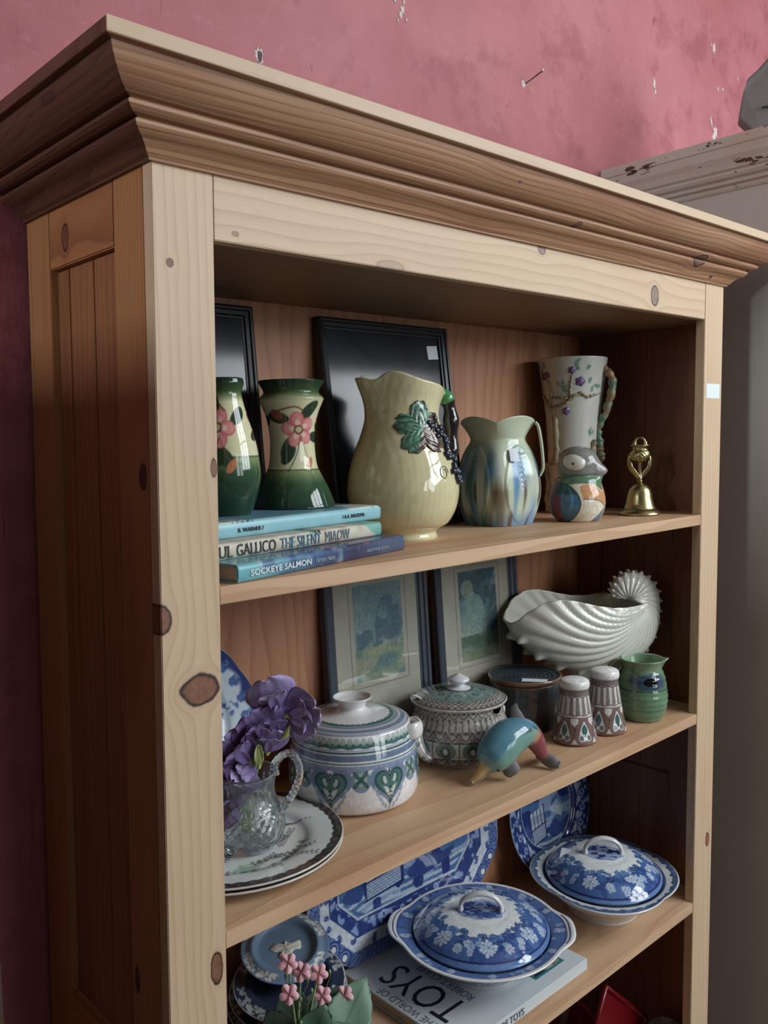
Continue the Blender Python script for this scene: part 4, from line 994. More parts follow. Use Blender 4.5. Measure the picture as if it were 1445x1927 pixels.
# ---- flow blue plate on edge
def plate_upright(name, label, center, r, lean, yaw, cvf, rimz=0.018, mat=None, scallop=0.0, group=None):
    """plate standing on its edge; local +z = plate axis"""
    t = thing(name, label, 'plate', center, 0, group)
    t.rotation_euler = Euler((R(90) - lean, 0, yaw), 'XYZ')
    plate_mesh(t, r, cvf, rimz, mat, scallop)
    return t
def plate_mesh(t, r, cv, rimz=0.018, mat=None, scallop=0.0, name='plate_body', oval=1.0, n=220, foot=True, th=0.0035, lobes=12):
    k = r / 0.125
    top = smooth_prof([(0.0, 0.004), (0.060 * k, 0.004), (0.078 * k, 0.0055), (0.086 * k, 0.010), (0.094 * k, 0.0125), (0.110 * k, rimz * .82 + .002), (r - 0.001, rimz)], 60)
    prof = list(top) + [(r, rimz - 0.0008), (r - 0.0006, rimz - 0.0022), (0.108 * k, rimz * .82 - .0012), (0.090 * k, 0.0075), (0.080 * k, 0.0022), (0.072 * k, 0.0), (0.068 * k, 0.0), (0.066 * k, 0.0015), (0.0, 0.0015)]
    P, idx = dens(prof, 0.0013)
    nt = len(top) - 1
    def mod(tt, z, rr, s): 
        return rr * (1 + scallop * np.clip((rr - .09 * k) / (.035 * k), 0, 1) * np.cos(tt * lobes)), z
    def paint(tt, z, rr, s, ix):
        c = cv.get(rr * np.cos(tt + TH0), rr * np.sin(tt + TH0)) if cv is not None else np.tile((.85, .85, .83), (len(tt), 1))
        return np.where((s > ix[nt])[:, None], np.array(getattr(cv, 'under', (214, 216, 214))) / 255.0, c)
    return lathe(name, prof, mat or glaze(0.06, 0.5, 0.2), t, n=n, paint=paint, mod=mod, step=.0013)
def flow_blue():
    r = 0.122; cv = Cv(-r, r, -r, r, 1500, (196, 212, 226)); X, Y = cv.grid(); rr = np.hypot(X, Y); A = np.arctan2(Y, X); cv.under = (190, 200, 210)
    cv.where(np.clip((rr - 0.106 - .004 * np.cos(A * 12)) / .006, 0, 1), (34, 54, 116)); rs = random.Random(3)
    for k in range(26):
        a = 2 * PI * k / 26; q = 0.106; x, y = q * math.cos(a), q * math.sin(a)
        cv.ell(x, y, .009, .007, (40, 76, 150), a, .9); cv.ell(x * .96, y * .96, .005, .0035, (74, 116, 178), a + .5, .9)
        u, v = 1.04 * x, 1.04 * y; cv.line([(u + .004 * math.cos(b) * (1 - b / 9), v + .004 * math.sin(b) * (1 - b / 9)) for b in np.linspace(0, 5.5, 14)], .0007, (198, 196, 186))
    for k in range(11):
        a = 2 * PI * k / 11 + .2; x, y = .084 * math.cos(a), .084 * math.sin(a)
        for j in range(6): cv.ell(x + rs.uniform(-.011, .011), y + rs.uniform(-.011, .011), rs.uniform(.002, .0045), rs.uniform(.002, .0035), (54, 100, 170), rs.uniform(0, 3), .85)
        cv.line([(x + .007 * math.cos(b) * (1 - b / 9), y + .007 * math.sin(b) * (1 - b / 9)) for b in np.linspace(0, 6, 16)], .0013, (44, 84, 156))
    for k in range(30):
        a = rs.uniform(0, 6.28); q = rs.uniform(0, .045); cv.ell(q * math.cos(a), q * math.sin(a), .006, .004, (60, 100, 168), rs.uniform(0, 3), .7)
    return cv
plate_upright('flow_blue_plate', 'scalloped blue and white plate standing against the back, cut off by the left stile', (0.150, 0.262, Z2 + 0.1222), 0.122, R(11), 0.0, flow_blue(), scallop=0.012)

# ---- two black-rimmed bird plates under the glass jug
def bird_plate_cv():
    r = 0.134; cv = Cv(-r, r, -r, r, 1500, (214, 222, 218)); X, Y = cv.grid(); rr = np.hypot(X, Y); A = np.arctan2(Y, X); cv.under = (206, 204, 200)
    cv.where(rr > r - .0125 - .0022 * np.abs(np.cos(A * 26)), (62, 56, 54)); cv.where((rr > r - .0026), (206, 192, 176)); rs = random.Random(6)
    for k in range(52):
        a = 2 * PI * k / 52; cv.ell((r - .0075) * math.cos(a), (r - .0075) * math.sin(a), .004, .0016, (96, 88, 82), a + .6, .8)
    def twig(x, y, a, L, nl, col=(66, 74, 72)):
        ex, ey = x + L * math.cos(a), y + L * math.sin(a); cv.line([(x, y), (ex, ey)], .0007, col)
        for i in range(nl):
            f = (i + 1) / nl; px, py = x + (ex - x) * f, y + (ey - y) * f
            for sg in (-1, 1): cv.ell(px + .003 * math.cos(a + sg * 1.1), py + .003 * math.sin(a + sg * 1.1), .0026, .0011, col, a + sg * .8)
    # orientation: +u to the right as seen, built through the same angle as the lathe
    def L2(u, v): return (u, v)
    fwd = TH0 + PI; c_, s_ = math.cos(fwd), math.sin(fwd)
    def P(u, v): return (u * s_ + v * c_, -u * c_ + v * s_)        # u right, v away from viewer
    for (u, v, a, L, n_) in [(.030, -.030, .9, .05, 9), (.045, -.045, .3, .055, 9), (.02, -.06, .5, .06, 8), (-.01, -.055, 1.2, .035, 6), (.055, -.02, 1.3, .05, 9), (.06, -.05, -.1, .04, 7), (-.03, -.08, .1, .06, 8), (.0, -.09, .2, .06, 8), (-.05, -.06, .6, .05, 8), (.02, -.075, .9, .05, 9)]:
        x, y = P(u, v); twig(x, y, a + fwd - PI / 2, L, n_)
    b = [P(*q) for q in ((.030, .020), (.046, .048), (.056, .050), (.062, .045), (.095, .042), (.062, .040), (.058, .030), (.045, .012), (.034, .004))]
    cv.blob(b, (58, 58, 64), 1, 60); cv.poly([P(.03, .02), P(.034, .004), P(.020, -.010), P(.016, .004)], (86, 90, 98))
    for (u, v, col) in ((-.018, -.085, (186, 120, 140)), (-.006, -.092, (176, 108, 132)), (-.03, -.09, (196, 140, 150)), (.018, -.070, (140, 184, 150)), (.028, -.074, (150, 190, 160)), (.034, -.082, (180, 160, 140))):
        x, y = P(u, v)
        for k in range(5): cv.ell(x + .006 * math.cos(k * 1.257), y + .006 * math.sin(k * 1.257), .006, .004, col, k * 1.257, .8)
    for k in range(26):
        a = rs.uniform(-1.0, 2.4); x, y = P(.085 * math.sin(a - .8), -.085 * math.cos(a - .8)); cv.ell(x, y, .008, .004, (84, 88, 84), rs.uniform(0, 3), .6)
    return cv
bcv = bird_plate_cv()
for i, lab in enumerate(('black-rimmed plate with humming bird and flowers, lower of the two', 'black-rimmed plate with humming bird and flowers, directly under the glass jug')):
    t = thing('dinner_plate', lab, 'plate', (0.1640 + i * .001, 0.1470, Z2 + E1 + i * 0.0052), R(4 * i), 'black-rimmed plates'); plate_mesh(t, 0.1335 - .0004 * i, bcv, 0.015)
    
# ---- cut glass jug
GLS = plain('cut_glass', (235, 242, 242), 0.02, (240, 246, 246), 5, bump=0)
GLS.node_tree.nodes['Principled BSDF'].inputs['Transmission Weight'].default_value = 0.95
GLS.node_tree.nodes['Principled BSDF'].inputs['IOR'].default_value = 1.5
def glass_jug():
    loc = (0.176, 0.128, Z2 + 0.0094 + E1); f0 = face(loc)
    t = thing('glass_jug', 'cut glass jug holding purple sweet peas on the bird plates', 'jug', loc)
    out = smooth_prof([(0.0310, 0.0), (0.0330, 0.003), (0.0410, 0.013), (0.0440, 0.026), (0.0410, 0.040), (0.0345, 0.055), (0.0310, 0.068), (0.0325, 0.080), (0.0375, 0.0905)], 60)
    inn = smooth_prof([(0.0360, 0.0915), (0.0305, 0.080), (0.0285, 0.068), (0.0310, 0.055), (0.0365, 0.040), (0.0395, 0.027), (0.0365, 0.014), (0.0250, 0.0075), (0.0, 0.0065)], 50)
    def mod(th, z, r, s):
        o = s < 75
        cut = 0.0016 * np.abs(np.sin(th * 8 + z * 170)) + 0.0016 * np.abs(np.sin(th * 8 - z * 170))
        band = np.clip((z - .006) / .004, 0, 1) * np.clip((0.050 - z) / .006, 0, 1)
        fl = 0.0010 * np.abs(np.sin(th * 10)) * np.clip((z - .052) / .006, 0, 1) * np.clip((.088 - z) / .01, 0, 1)
        is_out = (r > np.interp(z, [p[1] for p in out], [p[0] for p in out]) - 0.0012)
        r2 = r - np.where(is_out, cut * band * .7 + fl, 0)
        up = np.clip((z - .074) / .017, 0, 1); d = np.angle(np.exp(1j * (th - R(-120)))); dh = np.angle(np.exp(1j * (th - R(75))))
        return r2 * (1 + up * .16 * np.exp(-(d / .4) ** 2)), z + up * (0.006 * np.exp(-(d / .5) ** 2) + 0.006 * np.exp(-(dh / .5) ** 2))
    lathe('vessel', [(0, 0.0)] + out + inn, GLS, t, n=160, th0=f0, mod=mod, step=.0016)
    a = R(72)
    P = spline([pol(f0, a, .0345, .088), pol(f0, a, .0330, .100), pol(f0, a, .0430, .112), pol(f0, a, .0540, .115), pol(f0, a, .0620, .104), pol(f0, a, .0635, .090), pol(f0, a, .0585, .074), pol(f0, a, .0510, .060), pol(f0, a, .0420, .048), pol(f0, a, .0380, .043)], 70)
    V, F = tubeVF(P, .0042 + .0005 * np.abs(np.sin(np.arange(70) * .9)), 8, sx=1.35)
    mesh('handle', V, F, GLS, t, smooth=False)
    return loc, f0
gl_loc, gl_f = glass_jug()
def petal_mesh(name, parent, c, ex, ey, en, w, h, cup, ruf, mat, colr, colt, seed=0, n=15, split=False):
    """broad ruffled petal: base at c, grows along ey, width along ex, cupped towards en"""
    V = []; C = []; rs = random.Random(seed); ph = rs.uniform(0, 6)
    for i in range(n):
        u = -1 + 2 * i / (n - 1)
        for j in range(n):
            v = j / (n - 1)
            wd = w * (math.sin(PI * min(1, (v * .86 + .06))) ** .62)
            x = u * wd; y = h * (v - (0.10 * u * u * v) - (0.16 * math.exp(-(u / .16) ** 2) * v ** 3 if split else 0)); z = cup * (v * (1 - v) * 1.6 + .55 * u * u * v) + ruf * math.sin(u * 7 + ph) * v ** 2 - .25 * cup * v ** 2
            V.append(Vector(c) + ex * x + ey * y + en * z); q = v ** .8; k = .85 + .15 * math.sin(u * 9 + ph) ** 2
            C.append([(a * (1 - q) + b * q) * k / 255 for a, b in zip(colr, colt)])
    o = mesh(name, [tuple(v) for v in V], gridF(n, n), mat, parent, cols=lin(np.array(C)))
    s = o.modifiers.new('s', 'SOLIDIFY'); s.thickness = .0004; return o
def sweet_peas():
    lx, ly, lz = gl_loc; f0 = gl_f
    vdir = Vector((math.cos(f0 + PI), math.sin(f0 + PI), 0)); rt = Vector((-math.sin(f0), math.cos(f0), 0)); up = Vector((0, 0, 1))
    PM = glaze(0.6, 0.25); SM = plain('pea_stem', (150, 168, 120), .5, (176, 190, 150), 80); BM = plain('pea_bud', (176, 190, 120), .5, (150, 172, 96), 80)
    def pt(u, z, d=0.0): return Vector((lx, ly, lz)) + rt * u + up * z + vdir * d
    def bloom(t, p, ang, s, cols, seed, tilt=0.0):
        s = s * 1.16; p = p + up * .010
        ca, sa = math.cos(ang), math.sin(ang); ey = rt * sa + up * ca; ex = rt * ca - up * sa; en = -vdir
        c0, c1 = cols; rs = random.Random(seed)
        e2 = (ey * math.cos(tilt) + en * math.sin(tilt)).normalized(); n2 = ex.cross(e2) * -1
        L_ = lambda v: v - Vector(t.location)
        petal_mesh('standard_petal', t, L_(p), ex, e2, n2, s * .78, s * 1.15, s * .30, s * .05, PM, c0, c1, seed, split=True)
        for sg in (-1, 1):
            w2 = (ey * .8 + ex * sg * .5 + en * .35).normalized(); x2 = (ex * .7 - ey * .3 * sg - en * .5 * sg).normalized()
            petal_mesh('wing_petal', t, L_(p + en * s * .12), x2, w2, x2.cross(w2) * -1, s * .36, s * .78, s * .22, s * .04, PM, c0, [min(255, v * .9) for v in c1], seed + 5 + sg)
        cp = L_(p); tube('calyx', [cp - e2 * s * .20, cp + e2 * s * .02, cp + e2 * s * .10], [s * .05, s * .12, s * .05], BM, t, 8)
    A, B_, C_ = ((138, 108, 180), (188, 170, 226)), ((116, 86, 160), (164, 142, 210)), ((78, 44, 96), (124, 92, 160))
    stems = [
        ('sweet pea stem with two large mauve blooms, leaning right over the casserole', [(-.002, .010, .004), (.006, .085, 0), (.020, .115, 0), (.034, .135, 0), (.052, .152, 0)],
         [(.036, .158, -.30, .034, A, 1, .2), (.050, .150, 1.15, .032, A, 2, .5), (.052, .147, 2.0, .027, A, 3, .3)]),
        ('sweet pea stem with shaded violet blooms in the middle of the bunch', [(.004, .012, -.004), (.010, .085, .006), (.022, .120, .010), (.034, .150, .010)],
         [(.022, .126, -.55, .030, B_, 4, .2), (.033, .127, -.05, .030, B_, 5, .2), (.012, .126, -1.1, .024, C_, 6, .3), (.024, .108, .15, .026, A, 15, .4)]),
        ('sweet pea stem with a wide purple bloom just above the jug rim', [(-.008, .012, -.004), (-.002, .085, -.01), (.006, .100, -.012), (.014, .118, -.012)],
         [(.002, .098, -.75, .036, B_, 7, .2), (.006, .094, -2.1, .024, A, 8, .4)]),
        ('sweet pea stem with dark drooping blooms at the left of the jug', [(.002, .012, .004), (-.012, .086, 0), (-.020, .100, -.004), (-.026, .096, -.006)],
         [(-.016, .092, -1.5, .030, C_, 9, .3), (-.012, .098, -2.1, .026, C_, 10, .2)]),
    ]
    for lab, st, bl in stems:
        base = pt(st[0][0], st[0][1], st[0][2]); t = thing('sweet_pea', lab, 'flower', tuple(base), 0)
        tube('stem', spline([tuple(pt(*q) - base) for q in st], 30), np.linspace(.0016, .0011, 30), SM, t, 8)
        for (u, z, ang, s, cl, sd, tl) in bl: bloom(t, pt(u, z, -.012), ang, s, cl, sd, tl)
        if 'middle' in lab:
            q0 = pt(.013, .104, -.02); petal_mesh('bud', t, q0 - base, rt, up, -vdir, .0055, .026, .004, .001, glaze(.5, .3), (150, 172, 96), (190, 204, 130), 3)
            tube('calyx', [tuple(pt(.013, .100, -.018) - base), tuple(pt(.015, .112, -.018) - base), tuple(pt(.016, .128, -.018) - base)], [.0015, .0042, .0008], BM, t, 8)
        if 'right' in lab: tube('calyx', [tuple(pt(.040, .131, -.012) - base), tuple(pt(.046, .140, -.02) - base), tuple(pt(.050, .150, -.02) - base)], [.0015, .0040, .0008], BM, t, 8)
    # faded blooms showing through the glass
    base = pt(-.010, .015, -.002); t = thing('sweet_pea', 'short sweet pea with violet petals pressed inside the glass jug', 'flower', tuple(base), 0)
    tube('stem', [tuple(pt(-.010, .015, -.002) - base), tuple(pt(-.012, .07, 0) - base)], .0014, SM, t, 8)
    for (u, z, ang, s, sd) in ((-.014, .040, -.4, .026, 11), (-.012, .026, -1.0, .022, 12), (-.008, .058, .3, .022, 13)): bloom(t, pt(u, z, -.010), ang, s, A, sd, .1)
sweet_peas()

# ---- white casserole with blue-green hearts
def casserole():
    loc = (0.3800, 0.1720, Z2 + E1); f0 = face(loc)
    t = thing('casserole', 'white lidded casserole painted with blue-green hearts and bands', 'casserole', loc)
    R_ = 0.0911; pr = smooth_prof([(0.0720, 0.0), (0.0800, 0.0025), (0.0865, 0.0080), (0.0902, 0.0200), (0.0911, 0.0340), (0.0905, 0.0500), (0.0885, 0.0680), (0.0850, 0.0840), (0.0815, 0.0975), (0.0790, 0.1060)], 90)
    prof = [(0, 0.001), (0.068, 0.0)] + pr + [(0.0780, 0.1075), (0.0765, 0.1070), (0.0755, 0.1030), (0.0800, 0.08), (0.086, 0.04), (0.078, 0.008), (0, 0.006)]
    cv = Cv(-PI * R_, PI * R_, 0, 0.106, 1500, (226, 222, 222))
    TG, BL, DG, PG = (44, 96, 96), (104, 124, 156), (28, 52, 58), (128, 158, 152)
    H = 2 * PI * R_
    z0 = 0.058
    cv.band(0.0795, 0.0835, (86, 130, 126)); X, Y = cv.grid(); cv.where((np.abs(Y - .0800 - .001 * np.sin(X * 260)) < .0016), (44, 98, 92), .7)
    for k in range(56):
        x = -PI * R_ + H * (k + .5) / 56; cv.ell(x, 0.0855, .0042, .0036, (146, 168, 158)); cv.ell(x, 0.0862, .0028, .0022, (176, 192, 182)); cv.ell(x + H / 112, 0.0830, .0011, .0011, DG)
    cv.band(0.0762, 0.0772, BL, .6); cv.band(0.0735, 0.0752, TG); cv.band(0.0655, 0.0715, BL); cv.band(0.0715, .0722, (70, 90, 110), .5); cv.band(0.0618, 0.0636, TG)
    # scalloped blue ground
    X, Y = cv.grid(); cv.where((Y < .0605) & (Y > .0540 + .0015 * np.sin(X * 330)), (116, 136, 170), .85)
    for k in range(7):
        hx = ((-0.35 + k * 2 * PI / 7 + PI) % (2 * PI) - PI) * R_
        for sh in (0, H, -H):
            x0 = hx + sh
            if abs(x0) > PI * R_ + .04: continue
            def hp(s, n=40):
                o = []
                for a in np.linspace(0, 2 * PI, n, endpoint=False):
                    u = 16 * math.sin(a) ** 3; v = 13 * math.cos(a) - 5 * math.cos(2 * a) - 2 * math.cos(3 * a) - math.cos(4 * a); o.append((x0 + u * s * 1.32 / 16, .0385 + v * s * 1.12 / 16))
                return o
            cv.poly(hp(.0228), (116, 136, 166))
            for (fx, fy) in ((-.021, .034), (-.0185, .0275), (-.015, .0215), (-.011, .016), (-.006, .0115), (0, .0085), (.006, .0115), (.011, .016), (.015, .0215), (.0185, .0275), (.021, .034)):
                cv.ell(x0 + fx, fy, .0022, .0034, (138, 156, 176), math.atan2(fx, .03) * -1.2); cv.ell(x0 + fx, fy, .0013, .0024, (166, 178, 190), 0, .7)
            cv.poly(hp(.0170), TG); cv.poly(hp(.0148), (72, 122, 116)); cv.line(hp(.0170) + hp(.0170)[:1], .0010, DG)
            cv.poly([(x0 - .011, .036), (x0 - .001, .020), (x0, .024), (x0 - .002, .033)], (206, 208, 200)); cv.poly([(x0 + .011, .036), (x0 + .001, .020), (x0, .024), (x0 + .002, .033)], (206, 208, 200))
            for sg in (-1, 1):
                cv.ell(x0 + sg * .0075, .0425, .0030, .0050, (200, 204, 198), -sg * .3); cv.line([(x0 + sg * (.0085 + .0035 * math.cos(b)), .0430 + .0050 * math.sin(b)) for b in np.linspace(-1.5, 3.2, 14)], .0012, DG)
            for j, zz in enumerate((.034, .029, .024, .019)): cv.line([(x0 - .0028, zz - .0022), (x0, zz), (x0 + .0028, zz - .0022)], .0013, DG)
            cv.ell(x0, .0155, .0020, .0034, TG); cv.ell(x0, .051, .0017, .0020, DG)
            f = x0 + H / 14
            cv.ell(f, .0440, .0135, .0130, (126, 146, 170)); cv.ell(f, .0455, .0112, .0105, (118, 150, 148)); cv.ell(f, .0455, .0085, .0078, (150, 178, 162))
            for b in (.8, 2.4, 3.9, 5.5):
                cv.ell(f + .0085 * math.cos(b), .0455 + .0078 * math.sin(b), .0048, .0022, (84, 120, 122), b); cv.ell(f + .0085 * math.cos(b), .0455 + .0078 * math.sin(b), .0048, .0022, DG, b, 1, .72)
            cv.ell(f, .0455, .0038, .0034, TG)
    cv.fuzz(.10, 5)
    def paint(th, z, r, s, idx): return np.where(((s >= idx[-7]) | (s < idx[1]))[:, None], (206, 202, 198), cv.get(th * R_, z / 1.18) * 255) / 255
    lathe('bowl', prof, glaze(0.07, 0.5, 0.3), t, n=420, paint=paint, th0=f0, step=.0011)
    lp = smooth_prof([(0.0762, 0.1060), (0.0755, 0.1085), (0.0690, 0.1115), (0.0560, 0.1145), (0.0400, 0.1170), (0.0270, 0.1190), (0.0195, 0.1225), (0.0182, 0.1265), (0.0215, 0.1325), (0.0268, 0.1370), (0.0275, 0.1385)], 80)
    lprof = lp + [(0.0262, 0.1392), (0.0215, 0.1345), (0.0120, 0.1305), (0.0, 0.1300)]
    def pl_(th, z, r, s, idx):
        c = np.tile((222.0, 219, 219), (len(th), 1))
        sc = 0.050 + .0018 * np.abs(np.sin(th * 22))
        zone = s < idx[min(len(idx) - 1, 52)]
        for a, b, col in ((0.0735, 0.078, (150, 162, 182)), (0.0715, 0.0728, (48, 84, 88)), (0.0665, 0.0715, (116, 134, 160)), (0.0640, 0.0648, (48, 84, 88)), (0.0600, 0.0632, (120, 138, 164)), (0.0588, 0.0594, (48, 84, 88))):
            c = np.where((zone & (r > a) & (r <= b))[:, None], col, c)
        c = np.where((zone & (r > sc) & (r <= .0575))[:, None], (58, 104, 104), c); c = np.where((zone & (r > sc) & (r <= sc + .0022))[:, None], (84, 110, 104), c)
        c = np.where((s < idx[3])[:, None], (66, 56, 56), c)
        return c / 255
    lid = lathe('lid', lprof, glaze(0.07, 0.5, 0.3), t, n=200, paint=pl_, th0=f0, step=.0011)
    lug = glaze(0.07, 0.5, 0.3)
    for a in (1.42, 1.42 - PI):
        P = spline([pol(f0, a - .22, .078, .098), pol(f0, a - .16, .0885, .1000), pol(f0, a, .0935, .0990), pol(f0, a + .16, .0885, .1000), pol(f0, a + .22, .078, .098)], 30)
        V, F = tubeVF(P, .0078, 14, sx=.6); V = np.array(V); V[:, 2] = .094 + (V[:, 2] - .099) * 1.5
        mesh('lug_handle', V, F, lug, t, cols=np.tile(lin(np.array((224, 221, 220)) / 255), (len(V), 1)))
    MB().box(-.010, .010, -.004, .004, 0, .0006).build('price_sticker', STICK, t, loc=pol(f0, -1.95, .052, .1158), rot=(R(8), 0, f0 + R(60)), lab='white price sticker')
casserole()

# ---- brown patterned tureen with spoon notch
def tureen_brown():
    loc = (0.594, 0.168, Z2 + E1); f0 = face(loc)
    t = thing('patterned_tureen', 'small lidded tureen with black-brown scale pattern and teal ovals', 'tureen', loc)
    R_ = .078; pr = smooth_prof([(0.0590, 0.0), (0.0640, 0.003), (0.0735, 0.0110), (0.0785, 0.0240), (0.0795, 0.0360), (0.0775, 0.0500), (0.0730, 0.0620), (0.0690, 0.0730), (0.0690, 0.0830), (0.0700, 0.0870)], 80)
    prof = [(0, 0.002), (0.056, 0.0)] + pr + [(0.0690, 0.0880), (0.0675, 0.0860), (0.066, 0.07), (0.074, 0.035), (0.06, 0.008), (0, 0.007)]
    cv = Cv(-PI * R_, PI * R_, 0, 0.092, 1500, (196, 196, 188)); DK, BR, TL = (40, 38, 40), (98, 86, 84), (92, 126, 122); H = 2 * PI * R_
    def scales(z, n, h, up=1, fill=(150, 130, 124)):
        for k in range(n):
            x = -PI * R_ + H * (k + .5) / n; w = H / n * .5
            cv.poly([(x - w, z), (x, z + up * h), (x + w, z)], DK, .0); cv.ell(x, z + up * h * .30, w * .62, h * .42, (176, 172, 164)); cv.line([(x - w, z + up * h), (x - w * .55, z + up * h * .45), (x, z + up * h * .05), (x + w * .55, z + up * h * .45), (x + w, z + up * h)], .0011, DK)
            cv.ell(x, z + up * h * .95, w * .34, h * .2, BR)
    cv.band(.004, .018, (142, 132, 128)); scales(.0045, 26, .013); cv.band(.0180, .0192, DK)
    cv.band(.0196, .0440, (184, 190, 184))
    for k in range(12):
        x = -PI * R_ + H * (k + .5) / 12
        cv.ell(x, .0315, .0150, .0125, TL); cv.ell(x, .0315, .0156, .0130, (70, 92, 92), 0, .6, .9); cv.ell(x, .0312, .0085, .0095, (70, 86, 88)); cv.ell(x, .0300, .0040, .0058, (170, 182, 190)); cv.ell(x, .0312, .0050, .0075, DK, 0, .9, .74)
        cv.line([(x + H / 24, .022), (x + H / 24, .042)], .0015, DK)
    cv.band(.0440, .0452, DK); cv.band(.0455, .0600, (142, 132, 128)); scales(.0460, 24, .013); cv.band(.0600, .0900, (172, 166, 158))
    for k in range(46):
        x = -PI * R_ + H * (k + .5) / 46; cv.line([(x, .060), (x + .0006, .071)], .0024, (108, 96, 96), .9); cv.ell(x, .0745, .0022, .003, DK, 0, .6)
    scales(.0760, 30, .010)
    cv.fuzz(.25, 4)
    def paint(th, z, r, s, idx): return np.where(((s >= idx[-6]) | (s < idx[1]))[:, None], (196, 190, 184), cv.get(th * R_, z) * 255) / 255
    def mod(th, z, r, s):
        d = np.abs(np.angle(np.exp(1j * (th - R(58))))); return r, z - np.clip(1 - (d / .20) ** 2, 0, 1) ** .5 * .011 * np.clip((z - .070) / .014, 0, 1)
    lathe('bowl', prof, glaze(0.10, 0.5, 0.2), t, n=400, paint=paint, th0=f0, mod=mod, step=.0011)
    lp = smooth_prof([(0.0735, 0.0885), (0.0745, 0.0905), (0.0740, 0.0925), (0.0600, 0.0985), (0.0420, 0.1030), (0.0200, 0.1060), (0.0165, 0.1066)], 50)
    cl = Cv(-.08, .08, -.08, .08, 1500, (186, 186, 176))
    for (q, n, a_, b_) in ((.0690, 44, .0050, .0036), (.0610, 40, .0046, .0034)):
        for k in range(n):
            a = 2 * PI * k / n; x, y = q * math.cos(a), q * math.sin(a); cl.ell(x, y, b_, a_, (156, 146, 138), a); cl.ell(x, y, b_, a_, DK, a, 1, .76)
    X, Y = cl.grid(); rr = np.hypot(X, Y); cl.where(np.abs(rr - .0560) < .0007, DK); cl.where(np.abs(rr - .0725) < .0009, (90, 76, 72)); cl.where(rr < .0550, (104, 134, 128), .85)
    for k in range(8):
        a = 2 * PI * k / 8; x, y = .037 * math.cos(a), .037 * math.sin(a); cl.ell(x, y, .0110, .0120, (128, 152, 144), a); cl.ell(x, y, .0050, .0060, (60, 84, 84), a); cl.ell(x, y, .0030, .0040, (110, 140, 150), a)
        a += PI / 8; cl.line([(.024 * math.cos(a), .024 * math.sin(a)), (.054 * math.cos(a), .054 * math.sin(a))], .0012, (64, 76, 74))
    cl.where(np.abs(rr - .0215) < .0008, DK); cl.fuzz(.2, 4)
    lathe('lid', [(0.068, 0.0885)] + lp + [(0.0, 0.1068)], glaze(0.10, 0.5, .2), t, n=300, paint=lambda th, z, r, s, idx: cl.get(r * np.cos(th), r * np.sin(th)), th0=f0, step=.0011)
    lathe('knob', smooth_prof([(0.0, 0.1062), (0.0170, 0.1066), (0.0172, 0.1080), (0.0105, 0.1100), (0.0088, 0.1120), (0.0150, 0.1165), (0.0172, 0.1195), (0.0150, 0.1228), (0.0080, 0.1262), (0.0025, 0.1290), (0.0, 0.1298)], 60), glaze(.12, .5, .2), t, n=60,
          paint=lambda th, z, r, s, idx: np.tile(np.array((216, 218, 220)) / 255., (len(th), 1)))
    for a in (-.72, PI - .72):
        P = spline([pol(f0, a - .10, .0690, .060), pol(f0, a - .20, .0800, .0580), pol(f0, a - .10, .0860, .044), pol(f0, a + .02, .0850, .027), pol(f0, a + .16, .0790, .015)], 30)
        V, F = tubeVF(P, np.interp(np.linspace(0, 1, 30), [0, .5, 1], [.010, .0125, .007]), 14, sx=.6)
        c = np.tile((200., 198, 190), (len(V), 1)); c = mixa(c, (60, 54, 56), (vn(V[:, 0] + 1, V[:, 2], 190, 61) > .66) * .8); c = mixa(c, (90, 126, 122), (vn(V[:, 1] + 1, V[:, 2], 130, 62) > .7) * .8)
        mesh('lug_handle', V, F, glaze(.10, .5, .2), t, cols=lin(c / 255))
    MB().box(-.010, .010, -.006, .006, 0, .0006).build('price_sticker', STICK, t, loc=pol(f0, -1.25, .064, .0972), rot=(R(-14), R(4), f0 + R(40)), lab='white price sticker')
tureen_brown()

